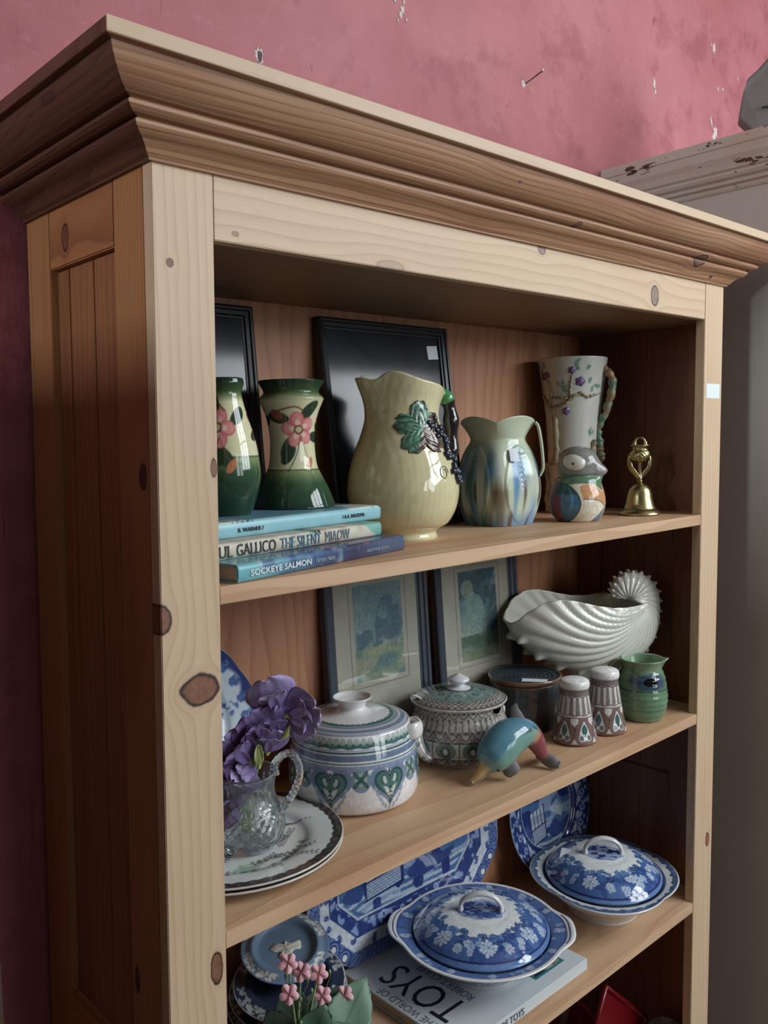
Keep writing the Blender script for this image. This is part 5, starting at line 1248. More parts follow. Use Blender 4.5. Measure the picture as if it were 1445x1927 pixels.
# ---- dark stoneware crock
def crock():
    loc = (0.782, 0.186, Z2 + E1); f0 = face(loc)
    t = thing('stoneware_crock', 'dark brown and slate lidded stoneware crock with a label on the lid', 'crock', loc)
    pr = [(0.0550, 0.0), (0.0565, 0.003), (0.0572, 0.030), (0.0580, 0.060), (0.0592, 0.0760), (0.0600, 0.0780)]
    prof = [(0, 0.002), (0.052, 0.0)] + pr + [(0.0590, 0.0790), (0.0560, 0.0780), (0.053, 0.05), (0.052, 0.008), (0, 0.007)]
    def paint(th, z, r, s, idx):
        c = np.tile((64., 64, 66), (len(th), 1)); c = mixa(c, (88, 64, 56), (.045 - np.abs(z - .02)) * 20 * vn(th * 3 + 9, z * 20, 1, 71)); c = mixa(c, (66, 82, 92), (vn(th * 2 + 5, z * 30, 1.2, 72) - .4) * 2 * (z > .03)); c = mixa(c, (112, 84, 66), (z > .0755) * .8); c = mixa(c, (46, 54, 58), (z < .03) * .5)
        return c / 255
    lathe('jar', prof, glaze(0.09, 0.5, 0.2), t, n=140, paint=paint, th0=f0)
    lp = [(0.0540, 0.0785), (0.0600, 0.0800), (0.0628, 0.0835), (0.0630, 0.0865), (0.0615, 0.0885), (0.0595, 0.0880), (0.0560, 0.0862), (0.0450, 0.0850), (0.0300, 0.0846), (0.0, 0.0846)]
    def pl_(th, z, r, s, idx):
        c = np.tile((52., 66, 74), (len(th), 1)); c = mixa(c, (86, 104, 110), 0.5 * (np.sin(r * 900 + th) > .55) * (r < .05)); c = mixa(c, (124, 92, 70), np.clip((r - .0585) / .002, 0, 1)); return c / 255
    lathe('lid', lp, glaze(0.12, 0.5, .2), t, n=140, paint=pl_, th0=f0, step=.001, mod=lambda th, z, r, s: (r, z + .0004 * np.sin(r * 900 + th) * (r < .05)))
    v = f0; MB().box(-.021, .021, -.009, .009, 0, .0006).build('price_label', STICK, t, loc=pol(f0, .42, .040, .0862), rot=(0, 0, f0 + PI / 2 + R(-4)), lab='white paper price label')
crock()

# ---- nautilus shell vase
def nautilus():
    loc = (0.918, 0.165, Z2 + E1); f0 = face(loc)
    t = thing('shell_vase', 'large cream glazed nautilus shell vase on a round foot', 'vase', loc)
    cm = glaze(0.10, 0.5, 0.3, bump=.02); col = lin(np.array((222, 222, 204)) / 255)
    ya = R(-26); US = 1.12
    rt = np.array((math.cos(ya), math.sin(ya), 0)) * US; fw = np.array((math.sin(ya), -math.cos(ya), 0)); upv = np.array((0, 0, 1.))
    cx, cz = 0.080, 0.196
    KA = [170, 150, 120, 90, 55, 20, -20, -45, -75, -105, -130, -150, -165, -178, -184]
    KR = [.020, .026, .036, .045, .051, .0555, .0600, .072, .100, .126, .154, .182, .204, .218, .219]
    WD = [.012, .014, .018, .022, .027, .032, .038, .046, .056, .064, .070, .072, .070, .062, .058]
    n = 420; m = 110
    A = np.linspace(170, -173, n); na = [-a for a in KA]
    Rk = np.interp(-A, na, KR); Wd = np.interp(-A, na, WD)
    ker = np.ones(31) / 31; pad = lambda x: np.convolve(np.pad(x, 15, mode='edge'), ker, 'valid'); Rk, Wd = pad(Rk), pad(Wd)
    Ax = np.linspace(320, -300, 1500); dens_ = np.interp(-Ax, na, [1.0, 1, 1, 1, 1.0, 1.0, 1.0, 1.05, 1.15, 1.25, 1.35, 1.4, 1.5, 1.5, 1.5])
    PH = np.cumsum(dens_) * (620 / 1500) / 17.0 * 2 * PI      # one spike every 17 degrees, closer towards the lip
    def phase(a): return np.interp(-a, -Ax, PH)
    s = np.linspace(-1, 1, m); ang = s * PI / 2; rho = np.cos(ang); sg = np.sign(s + 1e-9)
    V = np.zeros((n, m, 3))
    for i in range(n):
        a0 = A[i]; big = np.clip((Rk[i] - .05) / .12, 0, 1); end = np.clip((-a0 - 120) / 57, 0, 1) ** 1.5
        aa = np.radians(a0 - end * 16 * np.sin(PI * np.clip(rho, 0, 1) ** 1.1) ** 1.0)
        rp = rho ** (.85 - .15 * big)
        L = 22 + 75 * big
        ph = phase(a0 + L * (rp - 1)); key = phase(a0)
        rib = np.sin(ph); rib = rib + .25 * np.sin(2 * ph + .6)
        amp = (.0008 + .0011 * big) * np.clip(rp * 3, 0, 1) * (1 - np.abs(s) ** 12)
        spike = .0120 * (.5 + .5 * big) * max(0, math.sin(key)) ** 3 * np.exp(-((np.abs(s) - .10) / .060) ** 2)
        rr = Rk[i] * rp + spike * .85
        x = cx + np.cos(aa) * rr / 1.0; z = cz + np.sin(aa) * rr
        y = Wd[i] * np.abs(np.sin(ang)) ** .75 * sg + (amp * rib + spike * .45) * sg
        V[i] = x[:, None] * rt + y[:, None] * fw + z[:, None] * upv
    Vf = V.reshape(-1, 3)
    o = mesh('shell_body', Vf, gridF(n, m), cm, t, cols=np.tile(col, (len(Vf), 1)))
    so = o.modifiers.new('s', 'SOLIDIFY'); so.thickness = .0036; so.offset = 0.0
    lathe('foot', [(0, 0.0)] + smooth_prof([(0.0700, 0.0), (0.0715, 0.004), (0.0660, 0.009), (0.0420, 0.014), (0.0260, 0.022), (0.0195, 0.036), (0.0190, 0.052), (0.0230, 0.066), (0.0280, 0.078)], 50) + [(0, .080)], cm, t, n=90,
          paint=lambda th, z, r, s, idx: np.tile(np.array((200, 200, 182)) / 255., (len(th), 1)))
nautilus()

# ---- salt and pepper shakers
def shaker(label, loc, hh, r0, seed):
    f0 = face(loc); t = thing('shaker', label, 'shaker', loc, 0, 'patterned shakers'); k = r0 / .0365; q = hh / .1045
    pr = smooth_prof([(0.0345 * k, 0.0), (0.0366 * k, 0.004), (0.0350 * k, 0.012 * q), (0.0325 * k, 0.0200 * q), (0.0295 * k, 0.0370 * q), (0.0265 * k, 0.0560 * q), (0.0238 * k, 0.0720 * q), (0.0228 * k, 0.0800 * q), (0.0226 * k, 0.0850 * q), (0.0240 * k, 0.0905 * q), (0.0240 * k, 0.0960 * q), (0.0215 * k, 0.1005 * q), (0.012 * k, 0.1035 * q), (0, 0.1045 * q)], 100)
    R_ = .030 * k; cv = Cv(-PI * R_, PI * R_, 0, .105 * q, 1800, (206, 204, 198)); BRN, DK, TL = (128, 96, 88), (44, 36, 36), (36, 104, 104); H = 2 * PI * R_
    cv.band(0, .0045 * q, (118, 84, 60)); cv.band(.0045 * q, .046 * q, BRN); n = 6
    for j in range(n):
        x = -PI * R_ + H * (j + .5) / n + .2 * R_ * seed
        for sh in (0, H, -H):
            a = x + sh
            cv.blob([(a, .041 * q), (a + .0065, .028 * q), (a + .0100, .014 * q), (a + .006, .008 * q), (a, .011 * q), (a - .006, .008 * q), (a - .0100, .014 * q), (a - .0065, .028 * q)], (206, 208, 206)); 
            cv.line(spline([(a, .0415 * q), (a + .0068, .028 * q), (a + .0102, .014 * q)], 12), .0008, DK); cv.line(spline([(a, .0415 * q), (a - .0068, .028 * q), (a - .0102, .014 * q)], 12), .0008, DK)
            cv.blob([(a, .0340 * q), (a + .0040, .026 * q), (a, .0150 * q), (a - .0040, .026 * q)], TL); cv.line(spline([(a, .0340 * q), (a + .0040, .026 * q), (a, .0150 * q), (a - .0040, .026 * q), (a, .0340 * q)], 24), .0008, DK)
            for sg in (-1, 1): cv.ell(a + sg * .0055, .0135 * q, .0030, .0034, DK, 0, 1, .62); cv.ell(a + sg * .0055, .0135 * q, .0016, .0018, (110, 120, 120))
            b = a + H / n / 2
            cv.blob([(b - .007, .043 * q), (b + .007, .043 * q), (b + .006, .036 * q), (b + .002, .034 * q), (b, .030 * q), (b - .002, .034 * q), (b - .006, .036 * q)], (206, 206, 202)); cv.line([(b - .007, .0435 * q), (b - .006, .036 * q)], .0008, DK); cv.line([(b + .007, .0435 * q), (b + .006, .036 * q)], .0008, DK)
            cv.line([(b + .0012 * math.sin(u * 9), (.030 - u * .024) * q) for u in np.linspace(0, 1, 12)], .0008, DK); cv.poly([(b - .004, .005 * q), (b, .013 * q), (b + .004, .005 * q)], (200, 200, 196))
    cv.band(.0455 * q, .0475 * q, (200, 200, 196)); cv.line([(-PI * R_ + H * u, (.0485 + .0007 * math.sin(u * 60)) * q) for u in np.linspace(0, 1, 120)], .0011, DK)
    for j in range(16):
        x = -PI * R_ + H * (j + .5) / 16; cv.poly([(x - .0040, .049 * q), (x + .0040, .049 * q), (x + .0026, .077 * q), (x - .0026, .077 * q)], (134, 118, 114))
    cv.line([(-PI * R_ + H * u, (.0775 + .0006 * math.sin(u * 50)) * q) for u in np.linspace(0, 1, 100)], .0012, (60, 56, 60)); cv.band(.079 * q, .0885 * q, (126, 108, 104)); cv.band(.0905 * q, .105 * q, (228, 228, 226)); cv.fuzz(.12, 4)
    X, Y = cv.grid()
    def paint(th, z, r, s, idx): return cv.get(th * R_, z)
    lathe('body', [(0, 0.0005)] + pr, glaze(0.10, .5, .2), t, n=260, paint=paint, th0=f0, step=.0009)
    hm = plain('shaker_hole', (40, 34, 34), .8)
    for (a, rr) in ((0, .0), (.3, .009), (1.35, .009), (2.4, .009), (3.4, .009), (4.5, .009), (5.4, .009), (.9, .015), (2.1, .015), (3.9, .015), (5.1, .015)):
        z = np.interp(rr, [0, .012 * k, .0215 * k], [.1045 * q, .1035 * q, .1005 * q]); x, y, _ = pol(f0, a, rr, 0); tube('pour_hole', [(x, y, z - .0008), (x, y, z + .0003)], .0009, hm, t, 8)
shaker('brown patterned shaker, the nearer of the pair beside the dolphin', (0.773, 0.078, Z2 + E1), .1045, .0365, 0)
shaker('brown patterned shaker, the farther of the pair beside the green jug', (0.848, 0.070, Z2 + E1), .1075, .0360, 1)

# ---- small green jug
def jug_green():
    loc = (0.950, 0.060, Z2 + E1); f0 = face(loc)
    t = thing('green_jug', 'small green pottery jug with a blue patch at the right end of the shelf', 'jug', loc)
    pr = smooth_prof([(0.0330, 0.0), (0.0345, 0.003), (0.0395, 0.0149), (0.0420, 0.030), (0.0425, 0.0424), (0.0405, 0.060), (0.0372, 0.0764), (0.0335, 0.0850), (0.0320, 0.0905), (0.0340, 0.0980), (0.0372, 0.1046)], 90)
    prof = [(0, 0.002), (0.031, 0.0)] + pr + [(0.0362, 0.1058), (0.0345, 0.1045), (0.0298, 0.0900), (0.036, 0.07), (0.038, 0.03), (0.03, 0.006), (0, 0.005)]
    def mod(th, z, r, s):
        up = np.clip((z - .088) / .016, 0, 1); d = np.angle(np.exp(1j * (th - R(88)))); g = np.exp(-(d / .22) ** 2)
        return r * (1 + up * .17 * g) + .00035 * np.sin(z * 620) * (z < .084), z + up * .0030 * g
    def paint(th, z, r, s, idx):
        c = np.tile((98., 140, 102), (len(th), 1)); c = mixa(c, (120, 158, 118), (vn(th * 3 + 9, z * 60, 1, 81) - .4) * 1.6); c = mixa(c, (56, 92, 64), (np.abs(z - .0225) < .0012) * .7); c = mixa(c, (52, 84, 62), (np.abs(z - .0560) < .0011) * .8)
        g = np.clip(1.2 - np.sqrt(((th - .35) / 1.0) ** 2 + ((z - .0715) / .0150) ** 2 + .5 * (vn(th * 3, z * 60, 1.3, 83) - .5)), 0, 1) * 2; c = mixa(c, (56, 78, 104), g * .85); c = mixa(c, (120, 112, 80), (z < .0028)); c = mixa(c, (134, 156, 116), (z > .090) * .8)
        return np.where((s >= idx[-7])[:, None], (120, 160, 118), c) / 255
    lathe('body', prof, glaze(0.08, .5, .3), t, n=180, paint=paint, mod=mod, th0=f0)
    a = R(-92)
    P = spline([pol(f0, a, .0345, .1010), pol(f0, a, .0440, .1000), pol(f0, a, .0525, .0900), pol(f0, a, .0545, .0740), pol(f0, a + .1, .0500, .0570), pol(f0, a + .25, .0440, .0400), pol(f0, a + .5, .0425, .0300), pol(f0, a + .62, .0435, .0240)], 50)
    V, F = tubeVF(P, np.interp(np.linspace(0, 1, 50), [0, .8, 1], [.0060, .0040, .0022]), 12, up=(math.cos(f0 + a), math.sin(f0 + a), 0), sx=1.1, squash=.6)
    mesh('handle', V, F, glaze(0.08, .5, .3), t, cols=np.tile(lin(np.array((148, 170, 130)) / 255), (len(V), 1)))
jug_green()

# ---- pottery dolphin
def dolphin():
    loc = (0.590, 0.058, Z2 + E1); f0 = face(loc)
    t = thing('pottery_dolphin', 'leaping pottery dolphin with blue back, yellow beak and grey fins', 'figurine', loc)
    rt = np.array((-math.sin(f0), math.cos(f0), 0)); fw = np.array((math.cos(f0), math.sin(f0), 0)); upv = np.array((0, 0, 1.))
    def P3(u, z, d=0.0): return rt * u + fw * d + upv * z
    # spine from beak tip to tail stock: u, z, toward viewer
    pts = [(-.058, .0055, .052), (-.049, .0125, .047), (-.041, .0215, .042), (-.033, .0310, .034), (-.021, .0440, .022), (-.008, .0550, .010), (.006, .0600, .000), (.017, .0590, -.010), (.026, .0520, -.018), (.034, .0400, -.024), (.040, .0270, -.028), (.046, .0165, -.030)]
    rad = [.0045, .0075, .0095, .0205, .0250, .0250, .0225, .0190, .0160, .0130, .0100, .0070]
    n = 110; S_ = spline([tuple(P3(*p)) for p in pts], n); rr = spline(np.array(rad)[:, None], n)[:, 0] * np.interp(np.linspace(0, 1, n), [0, .2, .3, .7, 1], [1, 1, 1.14, 1.10, 1.1])
    ring = 36; V, F = tubeVF(S_, rr, ring, up=tuple(fw), cap=True)
    f = np.repeat(np.linspace(0, 1, n), ring); f = np.r_[f, 0, 1]; c = np.tile((72., 134, 156), (len(V), 1))
    ctr = np.vstack([np.repeat(S_, ring, 0), S_[:1], S_[-1:]]); dv = V - ctr; side = (dv @ fw) / (np.linalg.norm(dv, axis=1) + 1e-9); upd = (dv @ upv) / (np.linalg.norm(dv, axis=1) + 1e-9); rtd = (dv @ rt) / (np.linalg.norm(dv, axis=1) + 1e-9)
    belly = (rtd - upd) * .7
    c = mixa(c, (108, 158, 146), (belly > .12) * 1.0); c = mixa(c, (60, 74, 74), (np.abs(belly - .12) < .05) * .8 * (f > .26) * (f < .7)); c = mixa(c, (150, 66, 74), (f > .70) * 1.0); c = mixa(c, (190, 150, 84), (f < .215) * 1.0)
    c = mixa(c, (128, 120, 104), ((f < .215) & (belly > .35)) * 1.0); c = mixa(c, (112, 150, 150), ((f >= .20) & (f < .25)) * .7); c = mixa(c, (186, 142, 90), ((f > .64) & (f < .74) & (belly > .3)) * .8)
    mesh('body', V, F, glaze(0.14, .5, .2), t, cols=lin(c / 255))
    GM = plain('unglazed_grey_clay', (128, 126, 126), .75, (104, 102, 102), 90)
    def fin(name, pts, th):
        P = np.array([P3(*p) for p in pts[0]]); S1 = spline(P, 26); w = spline(np.array(pts[1])[:, None], 26)[:, 0]
        V, F = tubeVF(S1, w, 16, up=tuple(fw), sx=1.0, squash=th); return mesh(name, V, F, GM, t)
    fin('dorsal_fin', ([(.008, .070, -.003), (.006, .083, -.004), (.003, .096, -.005), (.005, .1045, -.005)], [.0150, .0105, .0060, .0018]), .36)
    fin('flipper', ([(-.018, .034, .022), (-.008, .024, .026), (-.001, .014, .028), (.002, .0095, .030)], [.0080, .0120, .0125, .0070]), .5)
    fin('flipper', ([(-.028, .034, .002), (-.026, .022, -.010), (-.024, .013, -.016), (-.024, .0095, -.020)], [.0080, .0110, .0115, .0070]), .5)
    fin('tail_fluke', ([(.042, .020, -.030), (.050, .0135, -.028), (.060, .0100, -.022), (.068, .0090, -.018)], [.0075, .0100, .0092, .0050]), .62)
    fin('tail_fluke', ([(.042, .018, -.030), (.043, .0120, -.042), (.046, .0090, -.054), (.048, .0080, -.062)], [.0075, .0095, .0088, .0050]), .62)
    e = P3(-.0215, .0235, .0500); tube('eye', [e, e + fw * .0016 + rt * .0006], .0019, plain('black_eye', (30, 34, 34), .2), t, 12)
    V = [P3(-.004 + .010 * i / 3 + .006 * j / 5 - .012, .038 + .026 * j / 5, .0395 - .006 * abs(i - 1.5) / 2 - .012 * j / 5) for i in range(4) for j in range(6)]
    mesh('price_sticker', V, gridF(4, 6), STICK, t, lab='white price sticker')
dolphin()
# ================================================================ third shelf: blue and white
NAVY, MID, LBL, WHI = (32, 62, 122), (62, 112, 176), (134, 170, 208), (212, 218, 224)
def peony(cv, x, y, s, seed):
    rs = random.Random(seed)
    for k in range(11):
        a = k * .571 + rs.uniform(-.25, .25); q = rs.uniform(.66, .88); w = rs.uniform(.24, .38); cv.ell(x + s * q * math.cos(a), y + s * q * math.sin(a), s * w, s * w * .8, (120, 152, 200), a); cv.ell(x + s * (q + .05) * math.cos(a), y + s * (q + .05) * math.sin(a), s * w * .74, s * w * .52, rs.choice([WHI, (196, 208, 224), (182, 198, 220)]), a)
    cv.ell(x, y, s * .70, s * .66, (126, 158, 204))
    for q, n_ in ((.56, 7), (.38, 6), (.20, 4)):
        for k in range(n_):
            a = k * 2 * PI / n_ + q * 7 + rs.uniform(-.2, .2); cv.ell(x + s * q * math.cos(a), y + s * q * math.sin(a), s * .25, s * .18, (70, 110, 172), a + 1.2); cv.ell(x + s * (q + .05) * math.cos(a), y + s * (q + .05) * math.sin(a), s * .21, s * .12, (198, 210, 226), a + 1.2)
    cv.ell(x, y, s * .12, s * .12, MID)
def leafc(cv, x, y, s, a, c1, c2):
    p = []
    for k in range(14):
        u = k / 13; w = .34 * math.sin(PI * u) ** .8 * (1 + .25 * math.sin(u * 22)); p.append((u, w))
    pts = [(x + s * (u * math.cos(a) - w * math.sin(a)), y + s * (u * math.sin(a) + w * math.cos(a))) for u, w in p] + [(x + s * (u * math.cos(a) + w * math.sin(a)), y + s * (u * math.sin(a) - w * math.cos(a))) for u, w in reversed(p)]
    cv.poly(pts, c1); cv.line([(x, y), (x + s * .95 * math.cos(a), y + s * .95 * math.sin(a))], s * .05, c2)
    for k in range(1, 5):
        u = k / 5
        for sg in (-1, 1): cv.line([(x + s * u * math.cos(a), y + s * u * math.sin(a)), (x + s * (u + .14) * math.cos(a) - sg * s * .2 * math.sin(a), y + s * (u + .14) * math.sin(a) + sg * s * .2 * math.cos(a))], s * .03, c2)
def garland(cv, sx, sy, r_in, r_out, npe, seed, ph=0.0):
    """flower garland ring between two radii of an ellipse (sx,sy)"""
    rs = random.Random(seed); rm = (r_in + r_out) / 2; wd = (r_out - r_in) * sx
    for k in range(npe * 9):
        a = 2 * PI * k / (npe * 9) + rs.uniform(-.05, .05); q = r_in + rs.uniform(-.02, .30) * (r_out - r_in)
        leafc(cv, q * sx * math.cos(a), q * sy * math.sin(a), wd * rs.uniform(.30, .46), a + PI + rs.uniform(-1.1, 1.1), rs.choice([NAVY, (48, 86, 150), MID]), LBL)
    for k in range(npe):
        a = ph + 2 * PI * k / npe
        for j in range(7):
            b = a + PI / npe * (-.75 + j * .28); q = rm + rs.uniform(-.10, .10); leafc(cv, q * sx * math.cos(b), q * sy * math.sin(b), wd * rs.uniform(.40, .58), rs.uniform(0, 6.28), rs.choice([NAVY, (178, 198, 220), (200, 210, 224), (44, 80, 144), (150, 178, 212)]), (80, 122, 180))
        peony(cv, rm * sx * math.cos(a), rm * sy * math.sin(a), wd * .36, seed + k)
        a2 = a + .80 * PI / npe; peony(cv, (rm + .05) * sx * math.cos(a2), (rm + .05) * sy * math.sin(a2), wd * .20, seed + 50 + k)
        a3 = a - .70 * PI / npe; peony(cv, (rm + .07) * sx * math.cos(a3), (rm + .07) * sy * math.sin(a3), wd * .15, seed + 90 + k)
def castle_scene(cv, s, seed):
    """plain blue lake-and-trees medallion"""
    X, Y = cv.grid(); n = lambda f, q: vn((X * f + 5).ravel(), (Y * f * 1.6 + 5).ravel(), 1.0, q).reshape(X.shape); e = (X / s) ** 2 + (Y / (s * .86)) ** 2 + .35 * (n(60, seed) - .5)
    cv.where(e < 1, (122, 150, 198)); cv.where((e < 1) * (n(110, seed + 1) > .48), (62, 94, 160)); cv.where((e < 1) * (np.abs(np.sin(Y * 900)) > .6) * (n(40, seed + 2) > .5), (176, 190, 214)); cv.where((e < .8) * (n(150, seed + 3) > .68), (36, 58, 124))
def tureen(name, label, loc, yaw, a, b, zr, base_r, cv_lid, cv_rim, paint_bowl, octo=0.0, lug=0.0, lidk=0.80, lidh=0.055, hang=0.0, bowl_z0=0.0):
    t = thing(name, label, 'tureen', loc, yaw, 'blue and white covered tureens')
    # ---- bowl and rim: planform an ellipse a x b (a across the view)
    prof = [(0, 0.003), (base_r * .93, 0.003), (base_r * .94, 0.0), (base_r, 0.0), (base_r * 1.01, 0.004)] + smooth_prof([(base_r * 1.03, 0.006), (base_r * 1.20, zr * .30), (a * .74, zr * .60), (a * .83, zr * .86), (a * .93, zr * .96), (a * .995, zr)], 40) + \
           [(a, zr + .0015), (a * .99, zr + .0030), (a * .93, zr + .0018), (a * .845, zr - .0010), (a * .80, zr - .0040), (a * .72, zr * .62), (base_r, .012), (0, .010)]
    ni = len(prof) - 8
    def mod(th, z, r, s):
        f = np.clip((r - base_r) / (a - base_r), 0, 1); c, s_ = np.cos(th), np.sin(th)
        k = 1.0 / np.sqrt(c ** 2 + (s_ * a / b) ** 2); k = 1 + (k - 1) * (0.45 + .55 * f)
        if octo:
            q = np.abs(np.angle(np.exp(1j * (th * 4)))) / 4; k = k * (1 + octo * f ** 6 * (np.cos(q * 2.2) / math.cos(.785 * 1.1) * .5 - .5) * 2)
        if lug:
            g = np.exp(-(np.angle(np.exp(1j * th)) / .36) ** 4) + np.exp(-(np.angle(np.exp(1j * (th - PI))) / .36) ** 4); k = k * (1 + lug * g * np.clip((r / a - .90) / .1, 0, 1))
            z = z + g * .0025 * np.clip((r / a - .93) / .06, 0, 1)
        return r * k, z
    def paint(th, z, r, s, idx):
        rim = (s >= idx[ni]) & (s < idx[ni + 5])
        c = paint_bowl(th, z, r)
        cr = cv_rim(th, r / a)
        c = np.where(rim[:, None], cr, c); return np.where((s >= idx[ni + 5])[:, None], (.80, .82, .84), c)
    lathe('bowl', prof, glaze(0.06, .5, .35), t, n=420, paint=paint, mod=mod, th0=0.0, step=.0011)
    if lug:
        ln = plain('navy_line', (30, 44, 92), .25)
        for sd in (0, PI):
            P = []
            for d in np.linspace(-.30, .30, 24):
                th = sd + d; k = 1 / math.sqrt(math.cos(th) ** 2 + (math.sin(th) * a / b) ** 2); q = a * k * (1 + (lug * .72) * math.exp(-(d / .36) ** 4) - .028); P.append((q * math.cos(th), q * math.sin(th), zr + .0052 - .0012 * (abs(d) / .3)))
            tube('handle_line', P, .0007, ln, t, 6)
    # ---- lid
    al, bl = a * lidk, b * lidk
    lp = [(al * .97, zr - .0006), (al, zr + .0004), (al, zr + .0022)] + smooth_prof([(al * .985, zr + .0035), (al * .92, zr + lidh * .30), (al * .80, zr + lidh * .58), (al * .62, zr + lidh * .80), (al * .45, zr + lidh * .90), (al * .38, zr + lidh * .915), (al * .22, zr + lidh * .98), (0.0, zr + lidh)], 60)
    def ml(th, z, r, s):
        c, s_ = np.cos(th), np.sin(th); k = 1 / np.sqrt(c ** 2 + (s_ * al / bl) ** 2); return r * k, z
    def pl_(th, z, r, s, idx):
        k = 1 / np.sqrt(np.cos(th) ** 2 + (np.sin(th) * al / bl) ** 2); return cv_lid.get(r * k * np.cos(th), r * k * np.sin(th))
    lathe('lid', lp, glaze(0.06, .5, .35), t, n=400, paint=pl_, mod=ml, th0=0.0, step=.0011)
    # handle: arched loop
    w = .031; zt = zr + lidh
    P = spline([(-w, 0, zt - .0030), (-w * .96, 0, zt + .009), (-w * .62, 0, zt + .0195), (0, 0, zt + .0250), (w * .62, 0, zt + .0205), (w * .98, 0, zt + .009), (w * 1.02, 0, zt - .0035)], 50)
    V, F = tubeVF(P, np.interp(np.linspace(0, 1, 50), [0, .12, .5, .88, 1], [.0062, .0046, .0050, .0046, .0062]), 14, up=(0, 1, 0), sx=.8, squash=1.25)
    mesh('lid_handle', V, F, glaze(0.06, .5, .35), t, cols=np.tile(lin(np.array((212, 214, 216)) / 255), (len(V), 1)))
    return t
def lid_cv(al, bl, seed, npe, ph=0.3, hole=False):
    cv = Cv(-al * 1.02, al * 1.02, -bl * 1.02, bl * 1.02, 1900, (222, 227, 228)); X, Y = cv.grid(); e = np.hypot(X / al, Y / bl); A = np.arctan2(Y / bl, X / al)
    edge = .60 + .05 * np.abs(np.sin(A * 5)) + .02 * np.sin(A * 23); cv.where(e > edge, (62, 104, 172)); n = vn(((X + 1) * 90).ravel(), ((Y + 1) * 90).ravel(), 1, seed).reshape(X.shape); cv.where((e > edge) * (n > .58), (46, 82, 150))
    castle_scene(cv, al * .34, seed + 3); garland(cv, al, bl, .62, .94, npe, seed, ph)
    cv.where(np.abs(e - .955) < .010, (28, 46, 108)); cv.where(e > .965, (84, 126, 186)); cv.fuzz(.12, 4); return cv
def rim_floral(seed, npe):
    cv = Cv(-PI, PI, .78, 1.06, 380, (200, 208, 214)); X, Y = cv.grid()
    cv.where(Y < 1.2, (80, 114, 178)); rs = random.Random(seed)
    for k in range(90):
        x = rs.uniform(-PI, PI); y = rs.uniform(.84, .97); leafc(cv, x, y, rs.uniform(.05, .09), rs.uniform(0, 6.28), rs.choice([NAVY, MID, (150, 176, 212), (48, 78, 146)]), (100, 134, 190))
    for k in range(npe): peony(cv, -PI + 2 * PI * (k + .5) / npe, .905, .045, seed + k)
    cv.where((Y > .955), (226, 228, 228)); cv.where(np.abs(Y - .952) < .004, (34, 52, 116)); cv.where(Y < .835, (36, 58, 124))
    return lambda th, q: cv.get((th + PI) % (2 * PI) - PI, q)
def rim_bands(th, q):
    c = np.tile((222., 227, 227), (len(th), 1)); n = .012 * np.sin(th * 31) + .008 * np.sin(th * 53 + 1)
    c = mixa(c, (66, 92, 130), (q > .915 + n) * 1.0); c = mixa(c, (92, 118, 152), ((q > .93) & (vn(th * 30 + 100, q * 60, 1, 91) > .55)) * .8); c = mixa(c, (214, 216, 216), (q > .985) * 1.0); c = mixa(c, (60, 86, 150), (q < .845) * .8); return c / 255
def bowl_print(th, z, r):
    c = np.tile((150., 170, 200), (len(th), 1)); x = th * 14 + 50; y = z * 170 + 9
    c = mixa(c, (66, 96, 160), (vn(x, y, 1.1, 92) > .45) * .9); c = mixa(c, (196, 206, 218), (vn(x + 9, y, 1.6, 93) > .62) * .9); c = mixa(c, (40, 62, 128), (vn(x + 19, y, 2.1, 94) > .70) * .9); c = mixa(c, (206, 210, 212), (z < .006) * 1.0); return c / 255
def bowl_white(th, z, r):
    c = np.tile((226., 223, 222), (len(th), 1)); m = ((th + PI) % (2 * PI) - PI); d = np.sqrt(((m + .55) / .22) ** 2 + ((z - .034) / .016) ** 2)
    c = mixa(c, (64, 86, 150), ((d < 1) & (vn(th * 22 + 60, z * 260, 1, 95) > .45)) * .9); return c / 255
VR = R(-48.5)
aT, bT = 0.1290, 0.1390
tureen('covered_tureen', 'blue floral covered tureen with small side handles, standing on the Toys book', (0.5960, 0.1290, 0.7006), VR, aT, bT, 0.0560, .066, lid_cv(aT * .82, bT * .80, 11, 7, .35), rim_floral(5, 13), bowl_print, lug=0.125, lidk=.82, lidh=.032)
t2_ = tureen('covered_tureen', 'blue and white covered dish with wavy eight-sided rim, standing directly on the shelf', (0.9020, 0.1080, Z3 + E1), VR, .1260, .1400, 0.0620, .062, lid_cv(.1260 * .80, .1400 * .80, 37, 6, .1), rim_bands, bowl_white, octo=0.05, lidk=.80, lidh=.038)

zt_ = .062 + .038 * .72; MB().box(-.012, .012, -.008, .008, 0, .0006).build('price_sticker', STICK, t2_, loc=(-.066, .006, zt_ + .0015), rot=(0, R(-27), R(70)), lab='blank white price sticker')
# ---- The World of Toys book, lying flat
def paint_toys(x, y, z, q, h):
    c = np.tile((196., 204, 204), (len(x), 1)); return mixa(c, (184, 194, 196), (vn(x, y, 30, 101) - .4) * 1.2) / 255
bt = thing('toys_book', 'pale grey The World of Toys book lying flat under the covered tureen', 'book', (0.4250, 0.0200, Z3 + E1), 0.0)
TB = (0.298, 0.246, 0.0185)
MB().box(0, TB[0], 0, TB[1], 0.0158, TB[2], .0008).box(0, TB[0], 0, TB[1], 0, .0026, .0008).box(0, TB[0], -.0004, .0030, .0004, TB[2] - .0004, .0008).build('cover', plain('grey_book_cover', (206, 213, 213), .32, (196, 204, 206), 12), bt)
MB().box(.003, TB[0] - .003, .003, TB[1] - .003, .0026, .0158).build('pages', plain('page_block', (206, 196, 176), .8, (176, 168, 150), 400), bt)
INK = plain('cover_ink', (30, 36, 52), .5); INK2 = plain('cover_ink_grey', (96, 104, 116), .5)
